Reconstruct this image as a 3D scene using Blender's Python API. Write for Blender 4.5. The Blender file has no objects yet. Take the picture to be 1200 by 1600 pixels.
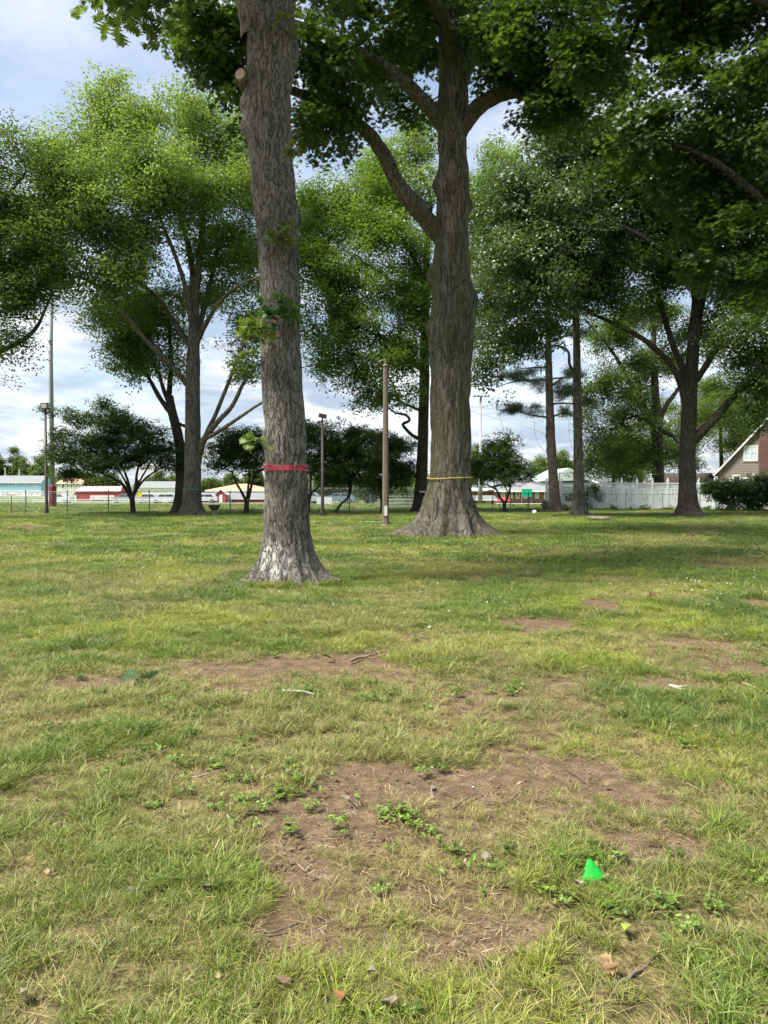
import bpy, bmesh, math, random
import numpy as np
from mathutils import Vector, Matrix, Euler

scene = bpy.context.scene
COL = scene.collection
R = math.radians

# ------------------------------------------------------------------ camera, sky, sun, exposure
CAM_H = 1.5
PITCH = math.atan2(38.0, 1202.0)
cam_data = bpy.data.cameras.new('camera')
cam = bpy.data.objects.new('camera', cam_data)
COL.objects.link(cam)
cam.location = (0, 0, CAM_H)
cam.rotation_euler = (math.pi / 2 - PITCH, 0, 0)
cam_data.sensor_fit = 'VERTICAL'
cam_data.sensor_height = 36.0
cam_data.lens = 1202.0 / 1600.0 * 36.0
cam_data.clip_start = 0.05
cam_data.clip_end = 6000
scene.camera = cam

SUN_EL, SUN_AZ = R(57), R(-118)      # azimuth from +Y (the view direction) towards +X
world = bpy.data.worlds.new('World')
scene.world = world
world.use_nodes = True
nt = world.node_tree
nt.nodes.clear()


def N(tree, kind, **kw):
    n = tree.nodes.new(kind)
    for k, v in kw.items():
        if k == 'ins':
            for a, b in v.items():
                n.inputs[a].default_value = b
        else:
            setattr(n, k, v)
    return n


def build_sky():
    t, L = nt, nt.links.new
    out = N(t, 'ShaderNodeOutputWorld')
    bg = N(t, 'ShaderNodeBackground', ins={'Strength': 0.1})
    sky = N(t, 'ShaderNodeTexSky', sky_type='NISHITA')
    sky.sun_disc = False
    sky.sun_elevation = SUN_EL
    sky.sun_rotation = SUN_AZ
    sky.air_density = 1.0
    sky.dust_density = 2.0
    sky.ozone_density = 1.0
    tc = N(t, 'ShaderNodeTexCoord')
    sep = N(t, 'ShaderNodeSeparateXYZ')
    L(tc.outputs['Generated'], sep.inputs[0])
    zc = N(t, 'ShaderNodeMath', operation='MAXIMUM', ins={1: 0.0})
    L(sep.outputs['Z'], zc.inputs[0])
    za = N(t, 'ShaderNodeMath', operation='ADD', ins={1: 0.16})
    L(zc.outputs[0], za.inputs[0])
    dx = N(t, 'ShaderNodeMath', operation='DIVIDE')
    dy = N(t, 'ShaderNodeMath', operation='DIVIDE')
    L(sep.outputs['X'], dx.inputs[0]); L(za.outputs[0], dx.inputs[1])
    L(sep.outputs['Y'], dy.inputs[0]); L(za.outputs[0], dy.inputs[1])
    comb = N(t, 'ShaderNodeCombineXYZ', ins={'Z': 6.6})
    L(dx.outputs[0], comb.inputs[0]); L(dy.outputs[0], comb.inputs[1])
    n1 = N(t, 'ShaderNodeTexNoise', ins={'Scale': 0.95, 'Detail': 9.0, 'Roughness': 0.56, 'Distortion': 0.35})
    L(comb.outputs[0], n1.inputs['Vector'])
    ramp = N(t, 'ShaderNodeMapRange', interpolation_type='SMOOTHSTEP', ins={'From Min': 0.36, 'From Max': 0.60, 'To Min': 0.32, 'To Max': 1.0})
    L(n1.outputs['Fac'], ramp.inputs['Value'])
    off = N(t, 'ShaderNodeVectorMath', operation='ADD', ins={1: (11.3, 4.1, 2.0)})
    L(comb.outputs[0], off.inputs[0])
    n2 = N(t, 'ShaderNodeTexNoise', ins={'Scale': 1.7, 'Detail': 8.0, 'Roughness': 0.58, 'Distortion': 0.3})
    L(off.outputs[0], n2.inputs['Vector'])
    shade = N(t, 'ShaderNodeMapRange', interpolation_type='SMOOTHSTEP', ins={'From Min': 0.38, 'From Max': 0.57})
    L(n2.outputs['Fac'], shade.inputs['Value'])
    ccol = N(t, 'ShaderNodeMix', data_type='RGBA')
    ccol.inputs[6].default_value = (2.2, 2.7, 3.4, 1)      # shaded cloud base
    ccol.inputs[7].default_value = (4.6, 4.7, 4.9, 1)     # lit cloud
    L(shade.outputs[0], ccol.inputs[0])
    mix = N(t, 'ShaderNodeMix', data_type='RGBA')
    L(ramp.outputs[0], mix.inputs[0])
    L(sky.outputs[0], mix.inputs[6])
    L(ccol.outputs[2], mix.inputs[7])
    L(mix.outputs[2], bg.inputs['Color'])
    L(bg.outputs[0], out.inputs[0])


build_sky()

sun_data = bpy.data.lights.new('sun', 'SUN')
sun_data.energy = 4.2
sun_data.angle = R(18)
sun_data.color = (1.0, 0.955, 0.88)
sun = bpy.data.objects.new('sun', sun_data)
COL.objects.link(sun)
sun_dir = Vector((math.sin(SUN_AZ) * math.cos(SUN_EL), math.cos(SUN_AZ) * math.cos(SUN_EL), math.sin(SUN_EL)))
sun.rotation_euler = sun_dir.to_track_quat('Z', 'Y').to_euler()
sun.location = (0, 0, 60)

scene.view_settings.view_transform = 'Standard'
scene.view_settings.look = 'None'
scene.view_settings.exposure = 1.30
scene.view_settings.gamma = 1.0
scene.view_settings.use_curve_mapping = False
cy = scene.cycles
cy.max_bounces = 5
cy.diffuse_bounces = 3
cy.glossy_bounces = 2
cy.transmission_bounces = 4
cy.transparent_max_bounces = 12
cy.sample_clamp_indirect = 6.0
cy.sample_clamp_direct = 6.0
cy.use_denoising = True
cy.use_adaptive_sampling = True
cy.adaptive_threshold = 0.03

# ------------------------------------------------------------------ helpers
F = 1202.0
CP, SP = math.cos(PITCH), math.sin(PITCH)


def W(px, py, Y):
    """World point seen at survey pixel (px, py) of the 1200x1600 view that lies Y metres ahead."""
    u, v = (px - 600.0) / F, -(py - 800.0) / F
    d = np.array([u, CP + v * SP, -SP + v * CP])
    s = Y / d[1]
    return np.array([d[0] * s, Y, CAM_H + d[2] * s])


def drop(y):
    t = np.clip((np.asarray(y, float) - 46.0) / 110.0, 0, 1)
    return -1.25 * t * t * (3 - 2 * t)


def _hash(ix, iy, iz, seed):
    h = (ix.astype(np.int64) * 374761393 + iy.astype(np.int64) * 668265263 + iz.astype(np.int64) * 2147483647 + seed * 1274126177) & 0xFFFFFFFF
    h = ((h ^ (h >> 13)) * 1274126177) & 0xFFFFFFFF
    h = ((h ^ (h >> 16)) * 2246822519) & 0xFFFFFFFF
    return ((h ^ (h >> 15)) & 0xFFFFFF) / float(0xFFFFFF)


def vnoise(x, y, z=0.0, seed=0):
    x, y, z = np.broadcast_arrays(np.asarray(x, float), np.asarray(y, float), np.asarray(z, float))
    ix, iy, iz = np.floor(x), np.floor(y), np.floor(z)
    fx, fy, fz = x - ix, y - iy, z - iz
    fx, fy, fz = [f * f * (3 - 2 * f) for f in (fx, fy, fz)]
    r = 0
    for dx in (0, 1):
        for dy in (0, 1):
            for dz in (0, 1):
                w = (fx if dx else 1 - fx) * (fy if dy else 1 - fy) * (fz if dz else 1 - fz)
                r = r + w * _hash(ix + dx, iy + dy, iz + dz, seed)
    return r


def fbm(x, y, z=0.0, seed=0, octaves=4, gain=0.5):
    a, s, tot, r = 1.0, 1.0, 0.0, 0.0
    for o in range(octaves):
        r = r + a * vnoise(np.asarray(x) * s, np.asarray(y) * s, np.asarray(z) * s, seed + o * 17)
        tot += a
        a *= gain
        s *= 2.03
    return r / tot


def smooth(a, b, x):
    t = np.clip((np.asarray(x, float) - a) / (b - a), 0, 1)
    return t * t * (3 - 2 * t)


def ground_z(x, y):
    x = np.asarray(x, float); y = np.asarray(y, float)
    near = 0.10 * (fbm(x * 0.22 + 5, y * 0.22, seed=3, octaves=3) - 0.5) + 0.03 * (fbm(x * 1.3, y * 1.3, seed=9, octaves=2) - 0.5)
    fade = smooth(90, 50, y) * smooth(120, 60, np.abs(x))
    return near * fade + drop(y)


def G(px, py):
    """Ground point at survey pixel (flat lawn)."""
    Y = 10.0
    for _ in range(30):
        z = float(ground_z(0, Y))
        u, v = (px - 600.0) / F, -(py - 800.0) / F
        dz = -SP + v * CP
        dy = CP + v * SP
        Y = 0.5 * Y + 0.5 * min(400.0, max(1.0, (z - CAM_H) / min(dz, -1e-4) * dy))
    p = W(px, py, Y)
    return float(p[0]), float(Y), float(ground_z(p[0], Y))


# ------------------------------------------------------------------ mesh building
def new_mesh(name, verts, faces, mat=None, smooth_shade=False, attrs=None):
    me = bpy.data.meshes.new(name)
    verts = np.asarray(verts, dtype=np.float32).reshape(-1, 3)
    me.from_pydata(verts.tolist() if len(verts) < 50 else verts, [], faces)
    if mat is not None:
        me.materials.append(mat)
    if smooth_shade:
        me.polygons.foreach_set('use_smooth', np.ones(len(me.polygons), dtype=bool))
    if attrs:
        for k, v in attrs.items():
            a = me.attributes.new(k, 'FLOAT', 'POINT')
            a.data.foreach_set('value', np.asarray(v, dtype=np.float32))
    me.update()
    return me


def add(name, me, parent=None, loc=None):
    o = bpy.data.objects.new(name, me)
    COL.objects.link(o)
    if parent is not None:
        o.parent = parent
    if loc is not None:
        o.location = loc
    return o


def tag(o, label, cat, group=None, kind=None):
    if label: o['label'] = label
    if cat: o['category'] = cat
    if group: o['group'] = group
    if kind: o['kind'] = kind
    return o


def thing(name, label, cat, loc=(0, 0, 0), rz=0.0, group=None):
    o = bpy.data.objects.new(name, None)
    o.empty_display_size = 0.2
    COL.objects.link(o)
    o.location = loc
    o.rotation_euler = (0, 0, rz)
    return tag(o, label, cat, group)


def copy_tree(o, parent=None):
    c = o.copy()
    COL.objects.link(c)
    c.parent = parent
    for ch in list(o.children):
        copy_tree(ch, c)
    return c


class MB:
    """Collects boxes, tubes and lathed shapes into one mesh."""
    def __init__(s):
        s.v, s.f = [], []

    def raw(s, verts, faces):
        b = len(s.v)
        s.v.extend([tuple(map(float, p)) for p in verts])
        s.f.extend([tuple(int(i) + b for i in f) for f in faces])
        return s

    def box(s, x0, x1, y0, y1, z0, z1, M=None, c=0.0):
        if c > 0:
            return s.cbox(x0, x1, y0, y1, z0, z1, M, c)
        p = [Vector((x, y, z)) for x in (x0, x1) for y in (y0, y1) for z in (z0, z1)]
        if M is not None:
            p = [M @ q for q in p]
        return s.raw(p, [(0, 1, 3, 2), (4, 6, 7, 5), (0, 4, 5, 1), (2, 3, 7, 6), (0, 2, 6, 4), (1, 5, 7, 3)])

    def cbox(s, x0, x1, y0, y1, z0, z1, M, c):
        """Box with chamfered vertical edges and a chamfered top."""
        def ring(i, z):
            return [(x0 + i + c, y0 + i, z), (x1 - i - c, y0 + i, z), (x1 - i, y0 + i + c, z), (x1 - i, y1 - i - c, z), (x1 - i - c, y1 - i, z), (x0 + i + c, y1 - i, z), (x0 + i, y1 - i - c, z), (x0 + i, y0 + i + c, z)]
        pts = ring(0, z0) + ring(0, z1 - c) + ring(c, z1)
        pts = [Vector(p) for p in pts]
        if M is not None:
            pts = [M @ p for p in pts]
        f = [tuple(range(7, -1, -1)), tuple(range(16, 24))]
        for r in (0, 8):
            for k in range(8):
                f.append((r + k, r + (k + 1) % 8, r + 8 + (k + 1) % 8, r + 8 + k))
        return s.raw(pts, f)

    def tube(s, pts, radii, n=6, cap=True):
        pts = np.asarray(pts, float)
        m = len(pts)
        radii = np.broadcast_to(np.asarray(radii, float), (m,))
        t = np.gradient(pts, axis=0)
        t /= np.linalg.norm(t, axis=1)[:, None] + 1e-9
        ref = np.array([0, 0, 1.0]) if abs(t[0][2]) < 0.9 else np.array([1.0, 0, 0])
        u = np.cross(t, ref)
        u /= np.linalg.norm(u, axis=1)[:, None] + 1e-9
        w = np.cross(t, u)
        a = np.arange(n) * 2 * math.pi / n
        ring = pts[:, None, :] + radii[:, None, None] * (np.cos(a)[None, :, None] * u[:, None, :] + np.sin(a)[None, :, None] * w[:, None, :])
        f = []
        for i in range(m - 1):
            for k in range(n):
                f.append((i * n + k, i * n + (k + 1) % n, (i + 1) * n + (k + 1) % n, (i + 1) * n + k))
        if cap:
            f.append(tuple(range(n - 1, -1, -1)))
            f.append(tuple(range((m - 1) * n, m * n)))
        return s.raw(ring.reshape(-1, 3), f)

    def lathe(s, prof, n=16, M=None):
        pts, f = [], []
        for r, z in prof:
            for k in range(n):
                a = 2 * math.pi * k / n
                p = Vector((r * math.cos(a), r * math.sin(a), z))
                pts.append(M @ p if M is not None else p)
        for i in range(len(prof) - 1):
            for k in range(n):
                f.append((i * n + k, i * n + (k + 1) % n, (i + 1) * n + (k + 1) % n, (i + 1) * n + k))
        f.append(tuple(range(n - 1, -1, -1)))
        f.append(tuple(range((len(prof) - 1) * n, len(prof) * n)))
        return s.raw(pts, f)

    def build(s, name, mat, parent=None, smooth_shade=False, loc=None):
        return add(name, new_mesh(name, s.v, s.f, mat, smooth_shade), parent, loc)

    def mesh(s, name, mat, smooth_shade=False):
        return new_mesh(name, s.v, s.f, mat, smooth_shade)


# ------------------------------------------------------------------ materials
MATS = {}


def mat(name, build):
    if name in MATS:
        return MATS[name]
    m = bpy.data.materials.new(name)
    m.use_nodes = True
    t = m.node_tree
    t.nodes.clear()
    out = N(t, 'ShaderNodeOutputMaterial')
    sh = build(t, t.links.new)
    t.links.new(sh, out.inputs['Surface'])
    MATS[name] = m
    return m


def plain(name, col, rough=0.6, var=0.12, scale=6.0, metallic=0.0, bump=0.0, spec=0.4, stretch=(1, 1, 1), streak=0.0):
    """A painted, metal or stone surface with worn, uneven tone."""
    def b(t, L):
        p = N(t, 'ShaderNodeBsdfPrincipled', ins={'Roughness': rough, 'Metallic': metallic, 'Specular IOR Level': spec})
        tc = N(t, 'ShaderNodeTexCoord')
        mp = N(t, 'ShaderNodeMapping', ins={'Scale': stretch})
        L(tc.outputs['Object'], mp.inputs[0])
        n = N(t, 'ShaderNodeTexNoise', ins={'Scale': scale, 'Detail': 6.0, 'Roughness': 0.6})
        L(mp.outputs[0], n.inputs['Vector'])
        mr = N(t, 'ShaderNodeMapRange', ins={'From Min': 0.3, 'From Max': 0.7, 'To Min': 1 - var, 'To Max': 1 + var})
        L(n.outputs['Fac'], mr.inputs['Value'])
        mx = N(t, 'ShaderNodeMix', data_type='RGBA', blend_type='MULTIPLY', ins={0: 1.0})
        mx.inputs[6].default_value = (*col, 1)
        L(mr.outputs[0], mx.inputs[7])
        L(mx.outputs[2], p.inputs['Base Color'])
        if bump:
            bp = N(t, 'ShaderNodeBump', ins={'Strength': bump, 'Distance': 0.02})
            L(n.outputs['Fac'], bp.inputs['Height'])
            L(bp.outputs[0], p.inputs['Normal'])
        return p.outputs[0]
    return mat(name, b)


def bark_mat(name, ridge, fissure, scale=14.0, stretch=0.22, moss=0.0, lichen=None, bump=0.9):
    def b(t, L):
        p = N(t, 'ShaderNodeBsdfPrincipled', ins={'Roughness': 0.9, 'Specular IOR Level': 0.15})
        tc = N(t, 'ShaderNodeTexCoord')
        wn = N(t, 'ShaderNodeTexNoise', ins={'Scale': 2.2, 'Detail': 3.0})
        L(tc.outputs['Object'], wn.inputs['Vector'])
        sub = N(t, 'ShaderNodeVectorMath', operation='SUBTRACT', ins={1: (0.5, 0.5, 0.5)})
        L(wn.outputs['Color'], sub.inputs[0])
        scl = N(t, 'ShaderNodeVectorMath', operation='SCALE', ins={'Scale': 0.22})
        L(sub.outputs[0], scl.inputs[0])
        addv = N(t, 'ShaderNodeVectorMath', operation='ADD')
        L(tc.outputs['Object'], addv.inputs[0]); L(scl.outputs[0], addv.inputs[1])
        mp = N(t, 'ShaderNodeMapping', ins={'Scale': (1, 1, stretch)})
        L(addv.outputs[0], mp.inputs[0])

        def ridged(sc, lo, hi, tmin, offs):
            mo = N(t, 'ShaderNodeVectorMath', operation='ADD', ins={1: offs})
            L(mp.outputs[0], mo.inputs[0])
            nn = N(t, 'ShaderNodeTexNoise', ins={'Scale': sc, 'Detail': 3.0, 'Roughness': 0.5})
            L(mo.outputs[0], nn.inputs['Vector'])
            sb = N(t, 'ShaderNodeMath', operation='SUBTRACT', ins={1: 0.5})
            L(nn.outputs['Fac'], sb.inputs[0])
            ab = N(t, 'ShaderNodeMath', operation='ABSOLUTE')
            L(sb.outputs[0], ab.inputs[0])
            r_ = N(t, 'ShaderNodeMapRange', interpolation_type='SMOOTHSTEP', ins={'From Min': lo, 'From Max': hi, 'To Min': tmin})
            L(ab.outputs[0], r_.inputs['Value'])
            return r_
        c1 = ridged(scale, 0.0, 0.052, 0.0, (0, 0, 0))
        c2 = ridged(scale * 1.8, 0.0, 0.05, 0.30, (5.2, 1.3, 8.8))
        fn = N(t, 'ShaderNodeTexNoise', ins={'Scale': scale * 4, 'Detail': 6.0, 'Roughness': 0.7})
        L(mp.outputs[0], fn.inputs['Vector'])
        mul = N(t, 'ShaderNodeMath', operation='MULTIPLY')
        L(c1.outputs[0], mul.inputs[0]); L(c2.outputs[0], mul.inputs[1])
        fm = N(t, 'ShaderNodeMapRange', ins={'From Min': 0.3, 'From Max': 0.7, 'To Min': 0.55, 'To Max': 1.15})
        L(fn.outputs['Fac'], fm.inputs['Value'])
        h = N(t, 'ShaderNodeMath', operation='MULTIPLY')
        L(mul.outputs[0], h.inputs[0]); L(fm.outputs[0], h.inputs[1])
        col = N(t, 'ShaderNodeMix', data_type='RGBA')
        col.inputs[6].default_value = (*fissure, 1)
        col.inputs[7].default_value = (*ridge, 1)
        L(h.outputs[0], col.inputs[0])
        big = N(t, 'ShaderNodeTexNoise', ins={'Scale': 1.3, 'Detail': 4.0})
        L(tc.outputs['Object'], big.inputs['Vector'])
        bm_ = N(t, 'ShaderNodeMapRange', ins={'From Min': 0.3, 'From Max': 0.7, 'To Min': 0.68, 'To Max': 1.22})
        L(big.outputs['Fac'], bm_.inputs['Value'])
        tone = N(t, 'ShaderNodeMix', data_type='RGBA', blend_type='MULTIPLY', ins={0: 1.0})
        L(col.outputs[2], tone.inputs[6]); L(bm_.outputs[0], tone.inputs[7])
        cur = tone.outputs[2]
        if moss:
            mn = N(t, 'ShaderNodeTexNoise', ins={'Scale': 1.1, 'Detail': 5.0, 'Roughness': 0.6})
            mpm = N(t, 'ShaderNodeMapping', ins={'Scale': (1.6, 1.6, 0.35), 'Location': (4.0, 1.0, 0.0)})
            L(tc.outputs['Object'], mpm.inputs[0]); L(mpm.outputs[0], mn.inputs['Vector'])
            mm = N(t, 'ShaderNodeMapRange', interpolation_type='SMOOTHSTEP', ins={'From Min': 0.46, 'From Max': 0.66, 'To Max': moss})
            L(mn.outputs['Fac'], mm.inputs['Value'])
            mo = N(t, 'ShaderNodeMix', data_type='RGBA')
            mo.inputs[7].default_value = (0.085, 0.085, 0.03, 1)
            L(mm.outputs[0], mo.inputs[0]); L(cur, mo.inputs[6])
            cur = mo.outputs[2]
        if lichen:
            (lx, ly, lz), (rx, ry, rz) = lichen
            ml = N(t, 'ShaderNodeMapping', vector_type='TEXTURE', ins={'Location': (lx, ly, lz), 'Scale': (rx, ry, rz)})
            L(tc.outputs['Object'], ml.inputs[0])
            ln = N(t, 'ShaderNodeVectorMath', operation='LENGTH')
            L(ml.outputs[0], ln.inputs[0])
            l2 = N(t, 'ShaderNodeTexNoise', ins={'Scale': 14.0, 'Detail': 4.0})
            L(tc.outputs['Object'], l2.inputs['Vector'])
            s2 = N(t, 'ShaderNodeMath', operation='MULTIPLY_ADD', ins={1: 0.9, 2: -0.45})
            L(l2.outputs['Fac'], s2.inputs[0])
            a2 = N(t, 'ShaderNodeMath', operation='ADD')
            L(ln.outputs['Value'], a2.inputs[0]); L(s2.outputs[0], a2.inputs[1])
            mm = N(t, 'ShaderNodeMapRange', interpolation_type='SMOOTHSTEP', ins={'From Min': 1.05, 'From Max': 0.85, 'To Max': 0.95})
            L(a2.outputs[0], mm.inputs['Value'])
            mh = N(t, 'ShaderNodeMath', operation='MULTIPLY')
            L(mm.outputs[0], mh.inputs[0]); L(h.outputs[0], mh.inputs[1])
            mo = N(t, 'ShaderNodeMix', data_type='RGBA')
            mo.inputs[7].default_value = (0.56, 0.54, 0.49, 1)
            L(mh.outputs[0], mo.inputs[0]); L(cur, mo.inputs[6])
            cur = mo.outputs[2]
        L(cur, p.inputs['Base Color'])
        bp = N(t, 'ShaderNodeBump', ins={'Strength': bump, 'Distance': 0.03})
        L(h.outputs[0], bp.inputs['Height'])
        L(bp.outputs[0], p.inputs['Normal'])
        return p.outputs[0]
    return mat(name, b)


def leaf_mat(name, rough=0.42, spec=0.5, trans=0.42):
    """Foliage: colour comes with each spray (tcol), varied leaf by leaf; light passes through the blade."""
    def b(t, L):
        at = N(t, 'ShaderNodeAttribute', attribute_type='INSTANCER', attribute_name='tcol')
        rnd = N(t, 'ShaderNodeAttribute', attribute_type='GEOMETRY', attribute_name='vary')
        mr = N(t, 'ShaderNodeMapRange', ins={'To Min': 0.82, 'To Max': 1.18})
        L(rnd.outputs['Fac'], mr.inputs['Value'])
        mx = N(t, 'ShaderNodeMix', data_type='RGBA', blend_type='MULTIPLY', ins={0: 1.0})
        L(at.outputs['Vector'], mx.inputs[6]); L(mr.outputs[0], mx.inputs[7])
        p = N(t, 'ShaderNodeBsdfPrincipled', ins={'Roughness': rough, 'Specular IOR Level': spec})
        L(mx.outputs[2], p.inputs['Base Color'])
        tr = N(t, 'ShaderNodeBsdfTranslucent')
        ty = N(t, 'ShaderNodeMix', data_type='RGBA', blend_type='MULTIPLY', ins={0: 1.0})
        ty.inputs[7].default_value = (1.75, 1.75, 0.75, 1)
        L(mx.outputs[2], ty.inputs[6])
        L(ty.outputs[2], tr.inputs['Color'])
        ms = N(t, 'ShaderNodeMixShader', ins={0: trans})
        L(p.outputs[0], ms.inputs[1]); L(tr.outputs[0], ms.inputs[2])
        return ms.outputs[0]
    return mat(name, b)


def leaf_solid(name, col, rough=0.45, trans=0.35, var=0.25, scale=9.0):
    """A single real leaf or small leaf group with its own colour."""
    def b(t, L):
        tc = N(t, 'ShaderNodeTexCoord')
        n = N(t, 'ShaderNodeTexNoise', ins={'Scale': scale, 'Detail': 4.0})
        L(tc.outputs['Object'], n.inputs['Vector'])
        mr = N(t, 'ShaderNodeMapRange', ins={'From Min': 0.3, 'From Max': 0.7, 'To Min': 1 - var, 'To Max': 1 + var})
        L(n.outputs['Fac'], mr.inputs['Value'])
        mx = N(t, 'ShaderNodeMix', data_type='RGBA', blend_type='MULTIPLY', ins={0: 1.0})
        mx.inputs[6].default_value = (*col, 1)
        L(mr.outputs[0], mx.inputs[7])
        p = N(t, 'ShaderNodeBsdfPrincipled', ins={'Roughness': rough})
        L(mx.outputs[2], p.inputs['Base Color'])
        tr = N(t, 'ShaderNodeBsdfTranslucent')
        L(mx.outputs[2], tr.inputs['Color'])
        ms = N(t, 'ShaderNodeMixShader', ins={0: trans})
        L(p.outputs[0], ms.inputs[1]); L(tr.outputs[0], ms.inputs[2])
        return ms.outputs[0]
    return mat(name, b)


# ------------------------------------------------------------------ scattering (leaves, grass)
_groups = {}


def scatter_group(protos):
    key = tuple(p.name for p in protos)
    if key in _groups:
        return _groups[key]
    g = bpy.data.node_groups.new('scatter', 'GeometryNodeTree')
    g.interface.new_socket('Geometry', in_out='INPUT', socket_type='NodeSocketGeometry')
    g.interface.new_socket('Geometry', in_out='OUTPUT', socket_type='NodeSocketGeometry')
    L = g.links.new
    gi, go = N(g, 'NodeGroupInput'), N(g, 'NodeGroupOutput')
    g2i = N(g, 'GeometryNodeGeometryToInstance')
    for p in reversed(protos):      # a multi-input socket stacks its links last first
        oi = N(g, 'GeometryNodeObjectInfo')
        oi.inputs['Object'].default_value = p
        oi.inputs['As Instance'].default_value = False
        L(oi.outputs['Geometry'], g2i.inputs[0])
    iop = N(g, 'GeometryNodeInstanceOnPoints')
    L(gi.outputs[0], iop.inputs['Points'])
    L(g2i.outputs[0], iop.inputs['Instance'])
    iop.inputs['Pick Instance'].default_value = True

    def na(name, dt):
        n = N(g, 'GeometryNodeInputNamedAttribute', data_type=dt)
        n.inputs['Name'].default_value = name
        return [o for o in n.outputs if o.enabled and o.name == 'Attribute'][0]
    L(na('idx', 'INT'), iop.inputs['Instance Index'])
    e2r = N(g, 'FunctionNodeEulerToRotation')
    L(na('rot', 'FLOAT_VECTOR'), e2r.inputs[0])
    L(e2r.outputs[0], iop.inputs['Rotation'])
    L(na('scl', 'FLOAT'), iop.inputs['Scale'])
    L(iop.outputs[0], go.inputs[0])
    _groups[key] = g
    return g


def scatter(name, pts, rot, scl, idx, tcol, protos, parent=None):
    me = bpy.data.meshes.new(name)
    n = len(pts)
    me.vertices.add(n)
    me.vertices.foreach_set('co', np.asarray(pts, np.float32).ravel())
    for k, ty, f, d in (('rot', 'FLOAT_VECTOR', 'vector', rot), ('scl', 'FLOAT', 'value', scl), ('tcol', 'FLOAT_VECTOR', 'vector', tcol)):
        a = me.attributes.new(k, ty, 'POINT')
        a.data.foreach_set(f, np.asarray(d, np.float32).ravel())
    a = me.attributes.new('idx', 'INT', 'POINT')
    a.data.foreach_set('value', np.asarray(idx, np.int32))
    for p in protos:
        for m in p.data.materials:
            if m.name not in [x.name for x in me.materials]:
                me.materials.append(m)
    me.update()
    o = add(name, me, parent)
    md = o.modifiers.new('scatter', 'NODES')
    md.node_group = scatter_group(protos)
    o['kind'] = 'stuff'
    return o


def proto(name, verts, faces, material, attrs=None, smooth_shade=False):
    return bpy.data.objects.new(name, new_mesh(name, verts, faces, material, smooth_shade, attrs))
# ------------------------------------------------------------------ leaf sprays
LOBED = [(0.03, 0.03), (0.24, 0.34), (0.28, 0.09), (0.54, 0.50), (0.55, 0.13), (0.82, 0.42), (0.80, 0.10), (0.95, 0.14)]
LOBED_ROUND = [(0.03, 0.04), (0.2, 0.30), (0.3, 0.16), (0.46, 0.44), (0.57, 0.24), (0.74, 0.36), (0.83, 0.16), (0.92, 0.15)]
OVAL = [(0.12, 0.16), (0.4, 0.27), (0.72, 0.2)]
DIAM = [(0.42, 0.30)]


def leaf_shape(half, L, w):
    """One leaf in its own frame: along +X, folded a little along the midrib. Returns verts, faces."""
    pts = [(0, 0, 0)] + [(0, 0, 0)] * 0
    left = [(t * L, a * w * 2, a * w * 0.7) for t, a in half]
    right = [(t * L, -a * w * 2, a * w * 0.7) for t, a in half]
    v = [(0, 0, 0)] + left + [(L, 0, -0.06 * L)] + right
    n = len(half)
    f = [tuple([0] + list(range(1, n + 2))[::-1]), tuple([0] + list(range(n + 2, 2 * n + 2)) + [n + 1])]
    return np.array(v), f


def spray(name, seed, n, L, w, size, half, material, droop=0.5, flat=0.55, rough_set=0.34):
    rng = np.random.default_rng(seed)
    base_v, base_f = leaf_shape(half, L, w)
    V, Fc, vary = [], [], []
    off = 0
    for i in range(n):
        d = rng.normal(size=3)
        d /= np.linalg.norm(d)
        rad = size * rng.random() ** 0.45
        c = d * rad * np.array([1, 1, flat])
        yaw = math.atan2(d[1], d[0]) + rng.normal() * 0.8
        M = Euler((rng.normal() * rough_set, droop * rng.random() * 1.2 - 0.1 + rng.normal() * 0.2, yaw), 'XYZ').to_matrix()
        s = 0.7 + 0.6 * rng.random()
        vv = (base_v * s) @ np.array(M).T + c
        V.append(vv)
        Fc += [tuple(k + off for k in f) for f in base_f]
        vary += [rng.random()] * len(vv)
        off += len(vv)
    return proto(name, np.concatenate(V), Fc, material, {'vary': vary})


M_LEAF = leaf_mat('leaf_foliage', rough=0.42, spec=0.5, trans=0.46)
M_LEAF_GLOSSY = leaf_mat('leaf_glossy', rough=0.40, spec=0.7, trans=0.32)
M_NEEDLE = leaf_mat('pine_needles', rough=0.5, spec=0.4, trans=0.2)
M_GRASS = None

SPRAY_NEAR = [spray('oak_spray', 10 + k, 30, 0.115, 0.105, 0.40, LOBED, M_LEAF) for k in range(4)]
SPRAY_FAR = [spray('tree_spray', 20 + k, 34, 0.115, 0.080, 0.55, DIAM, M_LEAF) for k in range(4)]
SPRAY_GLOSSY = [spray('glossy_spray', 30 + k, 30, 0.14, 0.085, 0.50, DIAM, M_LEAF_GLOSSY, droop=0.9) for k in range(4)]
SPRAY_SMALL = [spray('small_spray', 40 + k, 30, 0.085, 0.06, 0.34, DIAM, M_LEAF, flat=0.35) for k in range(4)]
SPRAY_DIST = [spray('distant_spray', 50 + k, 26, 0.30, 0.22, 1.0, DIAM, M_LEAF, flat=0.7) for k in range(3)]


def needle_spray(name, seed):
    rng = np.random.default_rng(seed)
    V, Fc, vary = [], [], []
    for i in range(110):
        c = rng.normal(size=3) * np.array([0.20, 0.20, 0.06])
        d = rng.normal(size=3) + np.array([0, 0, 0.5])
        d /= np.linalg.norm(d)
        s = np.cross(d, rng.normal(size=3)); s /= np.linalg.norm(s)
        L = 0.12 + 0.07 * rng.random()
        b = len(V) * 3
        V.append(np.array([c - s * 0.009, c + s * 0.009, c + d * L]))
        Fc.append((b, b + 1, b + 2))
        vary += [rng.random()] * 3
    return proto(name, np.concatenate(V), Fc, M_NEEDLE, {'vary': vary})


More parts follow.
